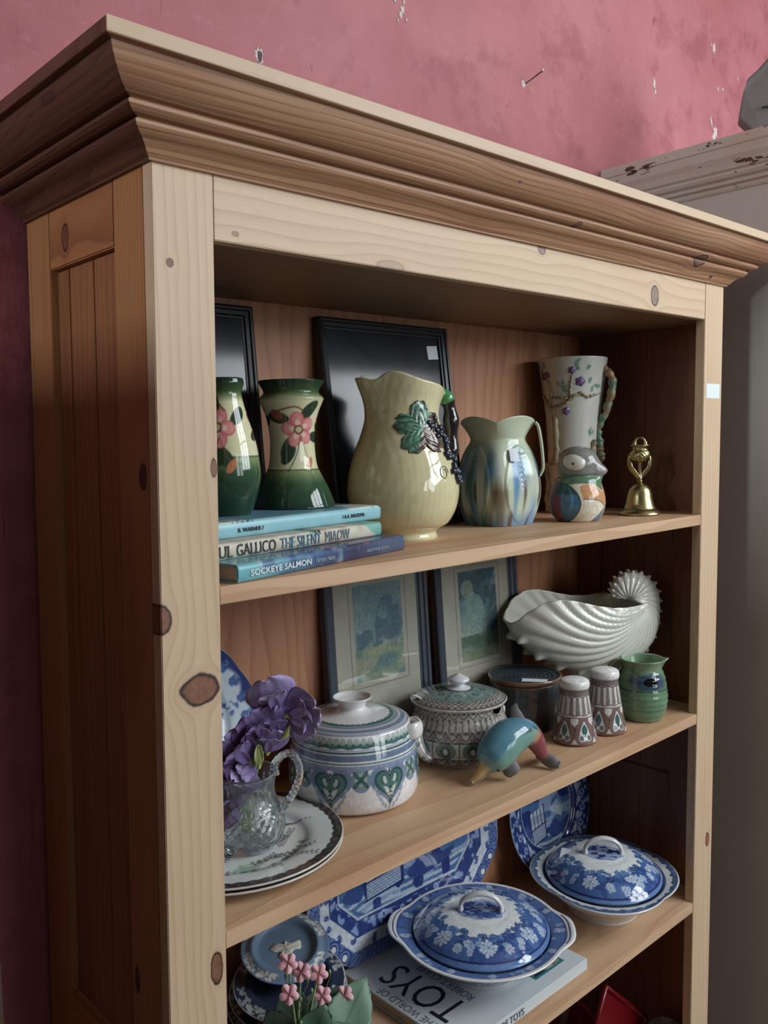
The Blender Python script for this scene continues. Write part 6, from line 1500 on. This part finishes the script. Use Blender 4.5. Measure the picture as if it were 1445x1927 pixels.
def cover_text(s, u, v, size, mat, ang, bold=0.0, sx=1.0): return text_mesh('lettering', s, size, mat, bt, (u, v, TB[2] + .0001), (0, 0, ang), .0001, sx, bold=bold)
TOPZ = TB[2]
for s_, u_, v0, v1, sz, mt in (('TOYS', .080, .050, .194, .0780, INK), ('THE WORLD OF', .0185, .054, .172, .0200, INK2), ('ROBERT CULFF', .1020, .060, .172, .0205, INK2)):
    o = text_mesh('lettering', s_, sz, mt, bt, (u_, v0, TB[2] + .0001), (0, 0, R(90)), .0001); xs = [v.co.x for v in o.data.vertices]; a_, b_ = min(xs), max(xs)
    for v in o.data.vertices: v.co.x = (v.co.x - a_) * (v1 - v0) / (b_ - a_)
fit_text('lettering', 'THE WORLD OF TOYS', 0.004, 0.138, .0150, INK2, bt, -.0010, .0040)
MB().box(.196, .268, .022, .098, TOPZ, TOPZ + .0002).build('cover_picture', plain('teal_panel', (46, 128, 134), .35), bt, lab='teal bordered picture on the cover')
m_, nt_, b_ = newmat('dark_toy_photo'); q_ = N(nt_); v_, X_, Y_, Z_ = q_.coords(); n_ = q_.noise(v_, 38, 3)
q_.l(q_.mixc(q_.ss(n_, .46, .62), S4(38, 50, 52), S4(170, 160, 140)), b_.inputs['Base Color']); b_.inputs['Roughness'].default_value = .35
MB().box(.200, .264, .026, .090, TOPZ + .0002, TOPZ + .0004).build('cover_photo', m_, bt)

# ---- octagonal willow platter leaning at the back
def willow_centre(cv, w, h, seed):
    X, Y = cv.grid(); n = lambda f, g, q: vn(((X + 1) * f).ravel(), ((Y + 1) * g).ravel(), 1.0, q).reshape(X.shape)
    ins = (np.abs(X) < w) & (np.abs(Y) < h) & (np.abs(X) / w + np.abs(Y) / h < 1.62)
    cv.where(ins, (70, 116, 172)); cv.where(ins & (n(26, 60, seed) > .56) & (Y > -.08), (140, 168, 206)); cv.where(ins & (Y < -.045) & (np.sin(Y * 520 + n(14, 14, seed + 1) * 9) > .1), (176, 196, 216))
    cv.where(ins & (n(44, 44, seed + 2) > .66), (40, 62, 130))
    # pavilion with fence
    def P(l, c, al=1): cv.poly([(a * w, b * h) for a, b in l], c, al)
    P([(-.62, -.74), (-.10, -.66), (-.10, -.34), (-.62, -.42)], (182, 198, 218)); 
    for k in range(7):
        y0 = -.74 + .055 * k
        cv.line([(-.62 * w, y0 * h), (-.10 * w, (y0 + .08) * h)], .0009, (60, 90, 156))
        for j in range(9): x = -.62 + .058 * (j + .5 * (k % 2)); cv.line([(x * w, (y0 + (x + .62) * .154) * h), (x * w, (y0 + .055 + (x + .62) * .154) * h)], .0008, (60, 90, 156))
    P([(-.62, -.40), (-.10, -.32), (-.10, .05), (-.62, -.03)], (196, 208, 222))
    for j in range(4): x = -.62 + .13 * j; cv.line([(x * w, (-.40 + (x + .62) * .154) * h), (x * w, (-.03 + (x + .62) * .154) * h)], .0022, (34, 52, 112)); cv.line([((x + .04) * w, -.30 * h), ((x + .04) * w, -.12 * h), ((x + .09) * w, -.12 * h), ((x + .09) * w, -.28 * h)], .0012, (60, 90, 156))
    for (a, b, c_, d) in ((-.66, -.76, -.06, -.68), (-.66, -.42, -.06, -.33), (-.62, -.76, -.62, .0), (-.10, -.68, -.10, .08)): cv.line([(a * w, b * h), (c_ * w, d * h)], .0026, (30, 46, 104))
    cv.blob([(-.02 * w, -.60 * h), (.25 * w, -.35 * h), (.45 * w, -.50 * h), (.75 * w, -.45 * h), (.60 * w, -.68 * h), (.2 * w, -.78 * h)], (48, 76, 142)); cv.blob([(-.95 * w, -.55 * h), (-.75 * w, -.2 * h), (-.66 * w, -.5 * h), (-.72 * w, -.7 * h)], (54, 84, 150))
    for k in range(5): cv.poly([((.10 + .08 * k) * w, (-.10 - .05 * k) * h), ((.55 + .03 * k) * w, (.10 - .06 * k) * h), ((.2 + .08 * k) * w, (-.18 - .05 * k) * h)], (184, 202, 216))
    for k in range(9): cv.ell((.60 + .04 * k) * w, (.22 + .05 * math.sin(k * 2)) * h, .009, .014, (36, 58, 126), .4); cv.line([((.60 + .04 * k) * w, .12 * h), ((.61 + .04 * k) * w, .34 * h)], .0010, (160, 182, 212))
    for k in range(16): a = k * .4; cv.ell((-.3 + .25 * math.cos(a)) * w, (.55 + .22 * math.sin(a)) * h, .010, .008, (40, 66, 136), a)
    return ins
def honeycomb(cv, mask, s=.0062):
    X, Y = cv.grid(); hx = X / s; hy = Y / (s * .866); r = np.floor(hy + .5); fx = hx - .5 * (r % 2) - np.floor(hx - .5 * (r % 2)) - .5; fy = hy - r
    d = np.hypot(fx, fy * .9); cv.where(mask, (110, 142, 196)); cv.where(mask & (d < .40), (36, 60, 130)); cv.where(mask & (d < .15), (150, 176, 214))
def platter():
    W2, H2, CH = 0.218, 0.149, 0.076
    lean = R(2.6); t = thing('willow_platter', 'large octagonal blue willow-pattern platter leaning against the back boards', 'platter', (0.5780, 0.2625, 0.7008)); t.rotation_euler = (-lean, 0, 0)
    cv = Cv(-W2, W2, -H2, H2, 1200, (196, 206, 218)); X, Y = cv.grid()
    def octd(w, h, c): # >0 inside
        return np.minimum(np.minimum(w - np.abs(X), h - np.abs(Y)), ((w + h - c) - np.abs(X) - np.abs(Y)) / 1.414)
    dO = octd(W2, H2, CH)
    cv.where(dO > -1, (62, 102, 164)); honeycomb(cv, (dO < .024) & (dO > .0025)); cv.where((dO >= .024) & (dO < .043), (198, 208, 220)); rs = random.Random(4)
    for k in range(70):
        a = 2 * PI * k / 70; 
        for q in np.linspace(.3, 1.2, 60):
            x, y = W2 * q * math.cos(a), H2 * q * math.sin(a); d = min(W2 - abs(x), H2 - abs(y), ((W2 + H2 - CH) - abs(x) - abs(y)) / 1.414)
            if d < .034: break
        if k % 2: leafc(cv, x, y, .012, rs.uniform(0, 6.28), (36, 58, 124), (120, 150, 200)); leafc(cv, x, y, .010, rs.uniform(0, 6.28), (52, 80, 150), (120, 150, 200))
    for sx in (-1, 1):
        for sy in (-1, 1):
            for j, off in enumerate((-.030, 0, .030)):
                x, y = sx * (W2 - .045 + off * .7), sy * (H2 - .045 - off * .7); cv.ell(x, y, .0140, .0140, (44, 68, 138)); cv.ell(x, y, .0105, .0105, (120, 150, 202), 0, 1, .8); cv.ell(x, y, .0055, .0055, (206, 214, 224)); cv.ell(x, y, .0075, .0075, (28, 42, 100), 0, 1, .75)
    cv.where((dO >= .043) & (dO < .066), (40, 64, 134)); n = vn(((X + 1) * 130).ravel(), ((Y + 1) * 130).ravel(), 1, 7).reshape(X.shape); cv.where((dO >= .046) & (dO < .062) & (n > .62), (130, 158, 206))
    for k in range(26):
        a = 2 * PI * k / 26; cv.ell((W2 - .056) * math.cos(a) * 1.06, (H2 - .056) * math.sin(a) * 1.06, .0062, .0062, (146, 172, 212), 0, 1, .45)
    cv.where(np.abs(dO - .066) < .0014, (26, 40, 96)); cv.where((dO > .0655) & (dO < .069), (186, 202, 220))
    sub = Cv(-W2, W2, -H2, H2, 1200, (70, 116, 172)); willow_centre(sub, W2 - .068, H2 - .068, 33); m = (dO > .069)[..., None]; cv.a = np.where(m, sub.a, cv.a); cv.where(dO < .0022, (190, 204, 220)); cv.fuzz(.15, 4, 9)
    # mesh: rings from the outline inward
    n = 520; rings = [(0, 0.0), (.0006, -.0022), (.003, -.0030), (.020, -.0012), (.044, 0.0010), (.060, .0060), (.069, .0085)]
    def outline(off, n):
        w, h, c = W2 - off, H2 - off, max(.004, CH - off * .585); P = [(w, -h + c), (w, h - c), (w - c, h), (-w + c, h), (-w, h - c), (-w, -h + c), (-w + c, -h), (w - c, -h)]
        P = np.array(P + P[:1]); L = np.r_[0, np.cumsum(np.hypot(*np.diff(P, axis=0).T))]; L /= L[-1]; tt = np.linspace(0, 1, n, endpoint=False); Q = np.stack([np.interp(tt, L, P[:, 0]), np.interp(tt, L, P[:, 1])], 1)
        k = 9; Q = np.stack([sum(np.roll(Q[:, i], j) for j in range(-k, k + 1)) / (2 * k + 1) for i in (0, 1)], 1); return Q
    offs = []; 
    for (a, ya), (b, yb_) in zip(rings[:-1], rings[1:]):
        k = max(1, int((b - a) / .0012)); offs += [(a + (b - a) * i / k, ya + (yb_ - ya) * i / k) for i in range(k)]
    offs.append(rings[-1]); base = outline(.069, n); V = []; C = []
    rows = []
    for o_, y_ in offs: q = outline(o_, n); rows.append((q, y_))
    for f in np.linspace(.985, 0.02, 90): rows.append((base * f, .0085))
    for q, y_ in rows: V.append(np.stack([q[:, 0], np.full(n, y_ - .004), q[:, 1] + H2], 1)); C.append(cv.get(q[:, 0], q[:, 1]))
    # back side
    nb_ = len(rows)
    for o_, y_ in ((.0006, .0026), (.045, .0060), (.066, .0135)): q = outline(o_, n); V.insert(0, np.stack([q[:, 0], np.full(n, y_ - .004), q[:, 1] + H2], 1)); C.insert(0, np.tile((.72, .76, .8), (n, 1)))
    V = np.concatenate(V); C = np.concatenate(C); m2 = len(V) // n; F = gridF(m2, n, False, True); F.append(tuple(range(n)))
    mesh('platter_body', V, F, glaze(0.06, .5, .3), t, cols=lin(C)); return t
platter()

# ---- round willow plate
def round_willow():
    r = .124; cv = Cv(-r, r, -r, r, 1500, (64, 98, 164)); X, Y = cv.grid(); rr = np.hypot(X, Y); A = np.arctan2(Y, X); cv.under = (180, 190, 204)
    willow_centre(cv, .082, .082, 63); cv.where((rr > .076), (36, 58, 126)); n = vn(((X + 1) * 150).ravel(), ((Y + 1) * 150).ravel(), 1, 17).reshape(X.shape); cv.where((rr > .088) & (n > .60), (150, 174, 210)); rs = random.Random(9)
    for k in range(22):
        a = 2 * PI * k / 22; x, y = .103 * math.cos(a), .103 * math.sin(a); cv.ell(x, y, .0095, .0080, (48, 74, 144), a); cv.ell(x, y, .0065, .0055, (160, 182, 214), a, 1, .55); cv.ell(.093 * math.cos(a + .14), .093 * math.sin(a + .14), .004, .0062, (186, 200, 218), a)
    cv.where(np.abs(rr - .0765) < .0010, (196, 208, 222)); cv.where(rr > .1215, (110, 140, 190)); cv.fuzz(.15, 4, 11); return cv
t = plate_upright('willow_plate', 'round blue willow-pattern plate leaning at the back with a blank white price sticker', (0.9420, 0.2660, 0.8060), .124, R(9), 0.0, round_willow(), rimz=.018)
# plate sits on a small black wire easel
MB().box(-.009, .009, -.011, .011, 0, .0006).build('price_sticker', STICK, t, loc=(.020, .045, .0050), rot=(0, 0, R(4)), lab='white price sticker')
es = thing('plate_easel', 'small dark wire easel under the round willow plate', 'plate stand', (0.9420, 0.2350, Z3 + .0042))
WR_ = plain('dark_wire', (40, 36, 36), .4, metal=.6)
for sx in (-1, 1): tube('wire_leg', spline([(sx * .04, -.032, .0075), (sx * .04, -.036, .0020), (sx * .04, -.012, .0016), (sx * .036, .030, .0016), (sx * .02, .044, .060)], 30), .0014, WR_, es, 8)
tube('wire_rest', [(-.04, -.034, .0022), (.04, -.034, .0022)], .0014, WR_, es, 8)

# ---- stack of jasper plates
def jasper_cv(r, dark, seed):
    bg = (104, 134, 164) if not dark else (40, 54, 80); cv = Cv(-r, r, -r, r, 1700, bg); rs = random.Random(seed); cv.under = (62, 72, 92) if dark else (96, 122, 150)
    rel = (218, 220, 206) if not dark else (176, 184, 186)
    for a0 in (.2, 1.75, 3.3, 4.85):
        for k in range(60):
            a = a0 + rs.uniform(0, 1.15); q = r * rs.uniform(.80, .955); s = r * rs.uniform(.022, .05); cv.ell(q * math.cos(a), q * math.sin(a), s, s * .6, rel, rs.uniform(0, 3)); cv.ell(q * math.cos(a) + s * .3, q * math.sin(a) - s * .3, s * .35, s * .2, (128, 134, 128), 0, .7)
    X, Y = cv.grid(); rr = np.hypot(X, Y); 
    if dark: cv.where(rr > r * .975, (196, 200, 204))
    return cv
def jasper(label, loc, r, dark, seed, tilt=0.0, relief=False):
    t = thing('jasper_plate', label, 'plate', loc, 0, 'stacked blue jasper plates'); fa = face(loc); t.rotation_euler = (Matrix.Rotation(tilt, 3, Vector((-math.sin(fa), math.cos(fa), 0))) @ Matrix.Rotation(seed * .7 if not relief else fa + R(90), 3, 'Z')).to_euler()
    plate_mesh(t, r, jasper_cv(r, dark, seed), .0125 * (r / .085), glaze(.34, .35), n=150)
    if relief:
        k = r; pts = [(-.34, .02), (-.22, .16), (-.05, .13), (.02, .22), (.14, .14), (.34, .20), (.36, -.02), (.20, -.06), (.12, -.20), (-.02, -.30), (-.14, -.22), (-.10, -.10), (-.26, -.06)]
        P = spline(np.array(pts) * k, 70, True); c = P.mean(0); V = []
        for f, z in ((1.0, .0040), (.94, .0052), (.6, .0058), (.02, .0062)): V += [(c[0] + (x - c[0]) * f, c[1] + (y - c[1]) * f, z + .0006 * math.sin(x * 900 + y * 700)) for x, y in P]
        mesh('relief_figure', V, gridF(4, 70, False, True), plain('relief_white', (222, 222, 208), .5), t, lab='raised white relief figure')
    return t
zj = Z3 + E1
radii = [.084, .083, .084, .083, .082, .083, .082, .080, .076]
for i, r in enumerate(radii):
    lab = 'dark blue white-edged plate, %s in the stack' % ('lowest', 'second from the bottom', 'third from the bottom', 'fourth from the bottom', 'fifth from the bottom', 'sixth from the bottom', 'seventh from the bottom', 'third from the top', 'just below the pale blue plate')[i]
    jasper(lab, (0.2600 + .0014 * i, 0.1950 - .0008 * i, zj + i * .0118 + .0062 * (1 - math.cos(i))*0 + .084 * math.sin(R(1.1 * i)) * .55), r, True, i, R(1.1 * i))
jasper('pale blue saucer with white vine border and raised figure, topping the stack', (0.2850, 0.2160, zj + .1340), .0610, False, 21, R(17), relief=True)
cvj = jasper_cv(.085, True, 5)
plate_upright('jasper_plate', 'dark blue plate standing on edge at the far left behind the stack', (0.130, 0.268, Z3 + .0836), .085, R(6), 0.0, cvj, rimz=.011, mat=glaze(.34, .35))

# ---- pink flowering pot plant
def kalanchoe():
    loc = (0.205, 0.068, Z3 + E1); t = thing('kalanchoe', 'pot plant with small pink five-petalled flowers and dark scalloped leaves', 'plant', loc)
    lathe('flower_pot', [(0, 0.0), (0.034, 0.0), (0.036, 0.003), (0.047, 0.060), (0.050, 0.061), (0.050, 0.070), (0.0455, 0.070), (0.044, 0.058), (0.0, 0.056)], plain('dark_pot', (52, 44, 42), .5), t, n=48, step=.004)
    LV = glaze(.45, .4); PK = glaze(.6, .3); ST_ = plain('plant_stem', (104, 128, 88), .5, (130, 150, 104), 60)
    def L_(p): return Vector(p) - Vector(loc)
    stem0 = Vector((0, 0, .056)); rs = random.Random(12)
    vd = Vector((math.cos(face(loc) + PI), math.sin(face(loc) + PI), 0)); rt = Vector((-math.sin(face(loc)), math.cos(face(loc)), 0)); up = Vector((0, 0, 1))
    def leaf(base, tip, w, col, seed, nrm=None):
        base, tip = Vector(base), Vector(tip) + Vector((0, 0, .016)); w = w * 1.1; col = [c * 1.25 for c in col]; ey = (tip - base); L = ey.length; ey.normalize(); en = (nrm or (-vd + up * .6)); ex = ey.cross(en).normalized(); en = ex.cross(ey).normalized(); V = []; C = []; r2 = random.Random(seed); n = 17
        for i in range(n):
            u = -1 + 2 * i / (n - 1)
            for j in range(n):
                v = j / (n - 1); wd = w * math.sin(PI * min(1, v * .9 + .07)) ** .6 * (1 + .05 * math.cos(v * 40)); V.append(tuple(base + ex * u * wd + ey * L * v * (1 - .08 * u * u) + en * (.10 * w * u * u - .22 * L * v * v + .04 * w * math.sin(v * 9 + u * 3)))); k = .82 + .18 * (abs(u) > .08) + .06 * r2.random(); C.append([c * k / 255 for c in col])
        o = mesh('leaf', V, gridF(n, n), LV, t, cols=lin(np.array(C))); s = o.modifiers.new('s', 'SOLIDIFY'); s.thickness = .0008
    for (b, tp, w, col) in (((.03, -.01, .09), (.098, -.004, .142), .026, (78, 108, 86)), ((.01, -.01, .09), (.060, -.030, .105), .024, (56, 82, 62)), ((-.01, -.01, .09), (-.050, -.010, .115), .026, (44, 62, 50)), ((-.01, .01, .09), (-.030, .030, .135), .026, (40, 58, 48)),
                            ((.0, -.02, .08), (.005, -.060, .110), .026, (50, 76, 60)), ((-.01, -.02, .08), (-.040, -.050, .095), .025, (52, 80, 70)), ((.02, .01, .09), (.050, .030, .135), .025, (52, 78, 60)), ((.0, .0, .09), (.012, -.020, .142), .024, (60, 90, 66)), ((.02, -.02, .08), (.045, -.055, .085), .024, (50, 74, 60)),
                            ((-.02, .0, .08), (-.068, -.012, .075), .026, (40, 56, 48)), ((.01, .0, .09), (.066, -.012, .070), .026, (46, 70, 56)), ((.0, .02, .1), (.01, .04, .15), .022, (44, 66, 52)), ((.02, -.01, .07), (.090, -.030, .085), .027, (44, 68, 54)), ((-.02, .01, .09), (-.055, .02, .12), .025, (38, 54, 46)), ((.0, -.03, .08), (.020, -.075, .095), .026, (54, 84, 66)), ((.03, .01, .1), (.075, .02, .130), .024, (46, 70, 54))): leaf(b, tp, w, col, int(tp[0] * 1e4))
    FL = [(0.1915, 0.080, 0.9000, .5), (0.2110, 0.080, 0.8800, 0), (0.2375, 0.080, 0.8660, 0), (0.1905, 0.078, 0.8620, 0), (0.2420, 0.080, 0.8350, 0), (0.2770, 0.080, 0.8190, 0), (0.2930, 0.080, 0.7920, .6)]
    for k, (x, y, z, tl) in enumerate(FL):
        p = L_((x, y, z)); P = spline([tuple(stem0 + Vector((p.x * .15, p.y * .15, .01))), tuple(stem0 + (p - stem0) * .55 + Vector((rs.uniform(-.006, .006), .004, .006))), tuple(p + vd * .010 - up * .006), tuple(p + vd * .001)], 24); tube('stem', P, np.linspace(.0017, .0010, 24), ST_, t, 8)
        en = (-vd + up * (.5 + tl) + rt * rs.uniform(-.25, .25)).normalized(); ex = en.cross(up).normalized(); ey = ex.cross(en).normalized(); V = []; C = []; na, nr = 60, 7; ph = rs.uniform(0, 1)
        for i in range(na):
            a = 2 * PI * i / na
            for j in range(nr):
                f = j / (nr - 1); rr = .0118 * f * (.62 + .42 * abs(math.cos(2.5 * a + ph)) ** .6); hh = .0030 * f - .0045 * f ** 3 + .0010 * math.cos(5 * a + 2 * ph); V.append(tuple(p + (ex * math.cos(a) + ey * math.sin(a)) * rr + en * hh)); q = f ** .7; C.append([(b * (1 - q) + c * q) / 255 for b, c in zip((176, 100, 104), (246, 186, 198))])
        mesh('flower', V, gridF(na, nr, True), PK, t, cols=lin(np.array(C)), lab='small pink flower')
    for k in range(20):
        fx = FL[rs.randrange(7)]; p = L_((fx[0] + rs.uniform(-.022, .018), fx[1] + rs.uniform(-.01, .012), fx[2] - rs.uniform(.006, .040))); q0 = p + Vector((rs.uniform(-.006, .006), .004, -.018)); tube('flower_bud', spline([tuple(q0), tuple(p - up * .006), tuple(p), tuple(p + up * .004)], 14), [.0006] * 7 + [.0014, .0019, .0021, .0021, .0018, .0012, .0004], ST_, t, 8)
kalanchoe()

# ================================================================ bottom visible shelf: red enamelware and clear glass in shade
REDM = plain('red_enamel', (112, 18, 26), .2, (92, 14, 22), 8)
def bowl_red(label, loc, r, h):
    t = thing('red_bowl', label, 'bowl', loc)
    lathe('bowl_body', [(0, 0.004), (r * .45, 0.0)] + smooth_prof([(r * .47, 0.0), (r * .72, h * .22), (r * .90, h * .55), (r * .985, h * .92), (r, h)], 30) + [(r * 1.02, h + .001), (r * 1.01, h + .004), (r * .96, h + .001), (r * .88, h * .5), (r * .5, h * .12), (0, h * .08)], REDM, t, n=110, step=.003)
    return t
bowl_red('glossy red bowl in shade on the lowest visible shelf, nearer the middle', (0.850, 0.190, Z4 + E1), .085, .110)
t = thing('red_tray', 'red tray leaning in the dark corner of the lowest visible shelf', 'tray', (0.992, 0.100, Z4 + .010)); t.rotation_euler = (R(-6), R(41.8), 0)
MB().box(-.185, .0, -.003, .003, 0, .078, .002).build('tray_panel', REDM, t)
V, F = tubeVF([(-.185, -.003, .0), (0, -.003, .0), (0, -.003, .078), (-.185, -.003, .078)], .0050, 10, closed=True); mesh('tray_rim', V, F, REDM, t)
t = thing('glass_tumbler', 'clear faceted glass tumbler in front of the red tray', 'glass', (1.020, 0.050, Z4 + E1))
lathe('tumbler_body', [(0, 0.0), (0.022, 0.0), (0.0235, 0.002), (0.031, 0.085), (0.0300, 0.0865), (0.0288, 0.085), (0.0215, 0.010), (0, 0.009)], GLS, t, n=10, smooth=False, step=.02)
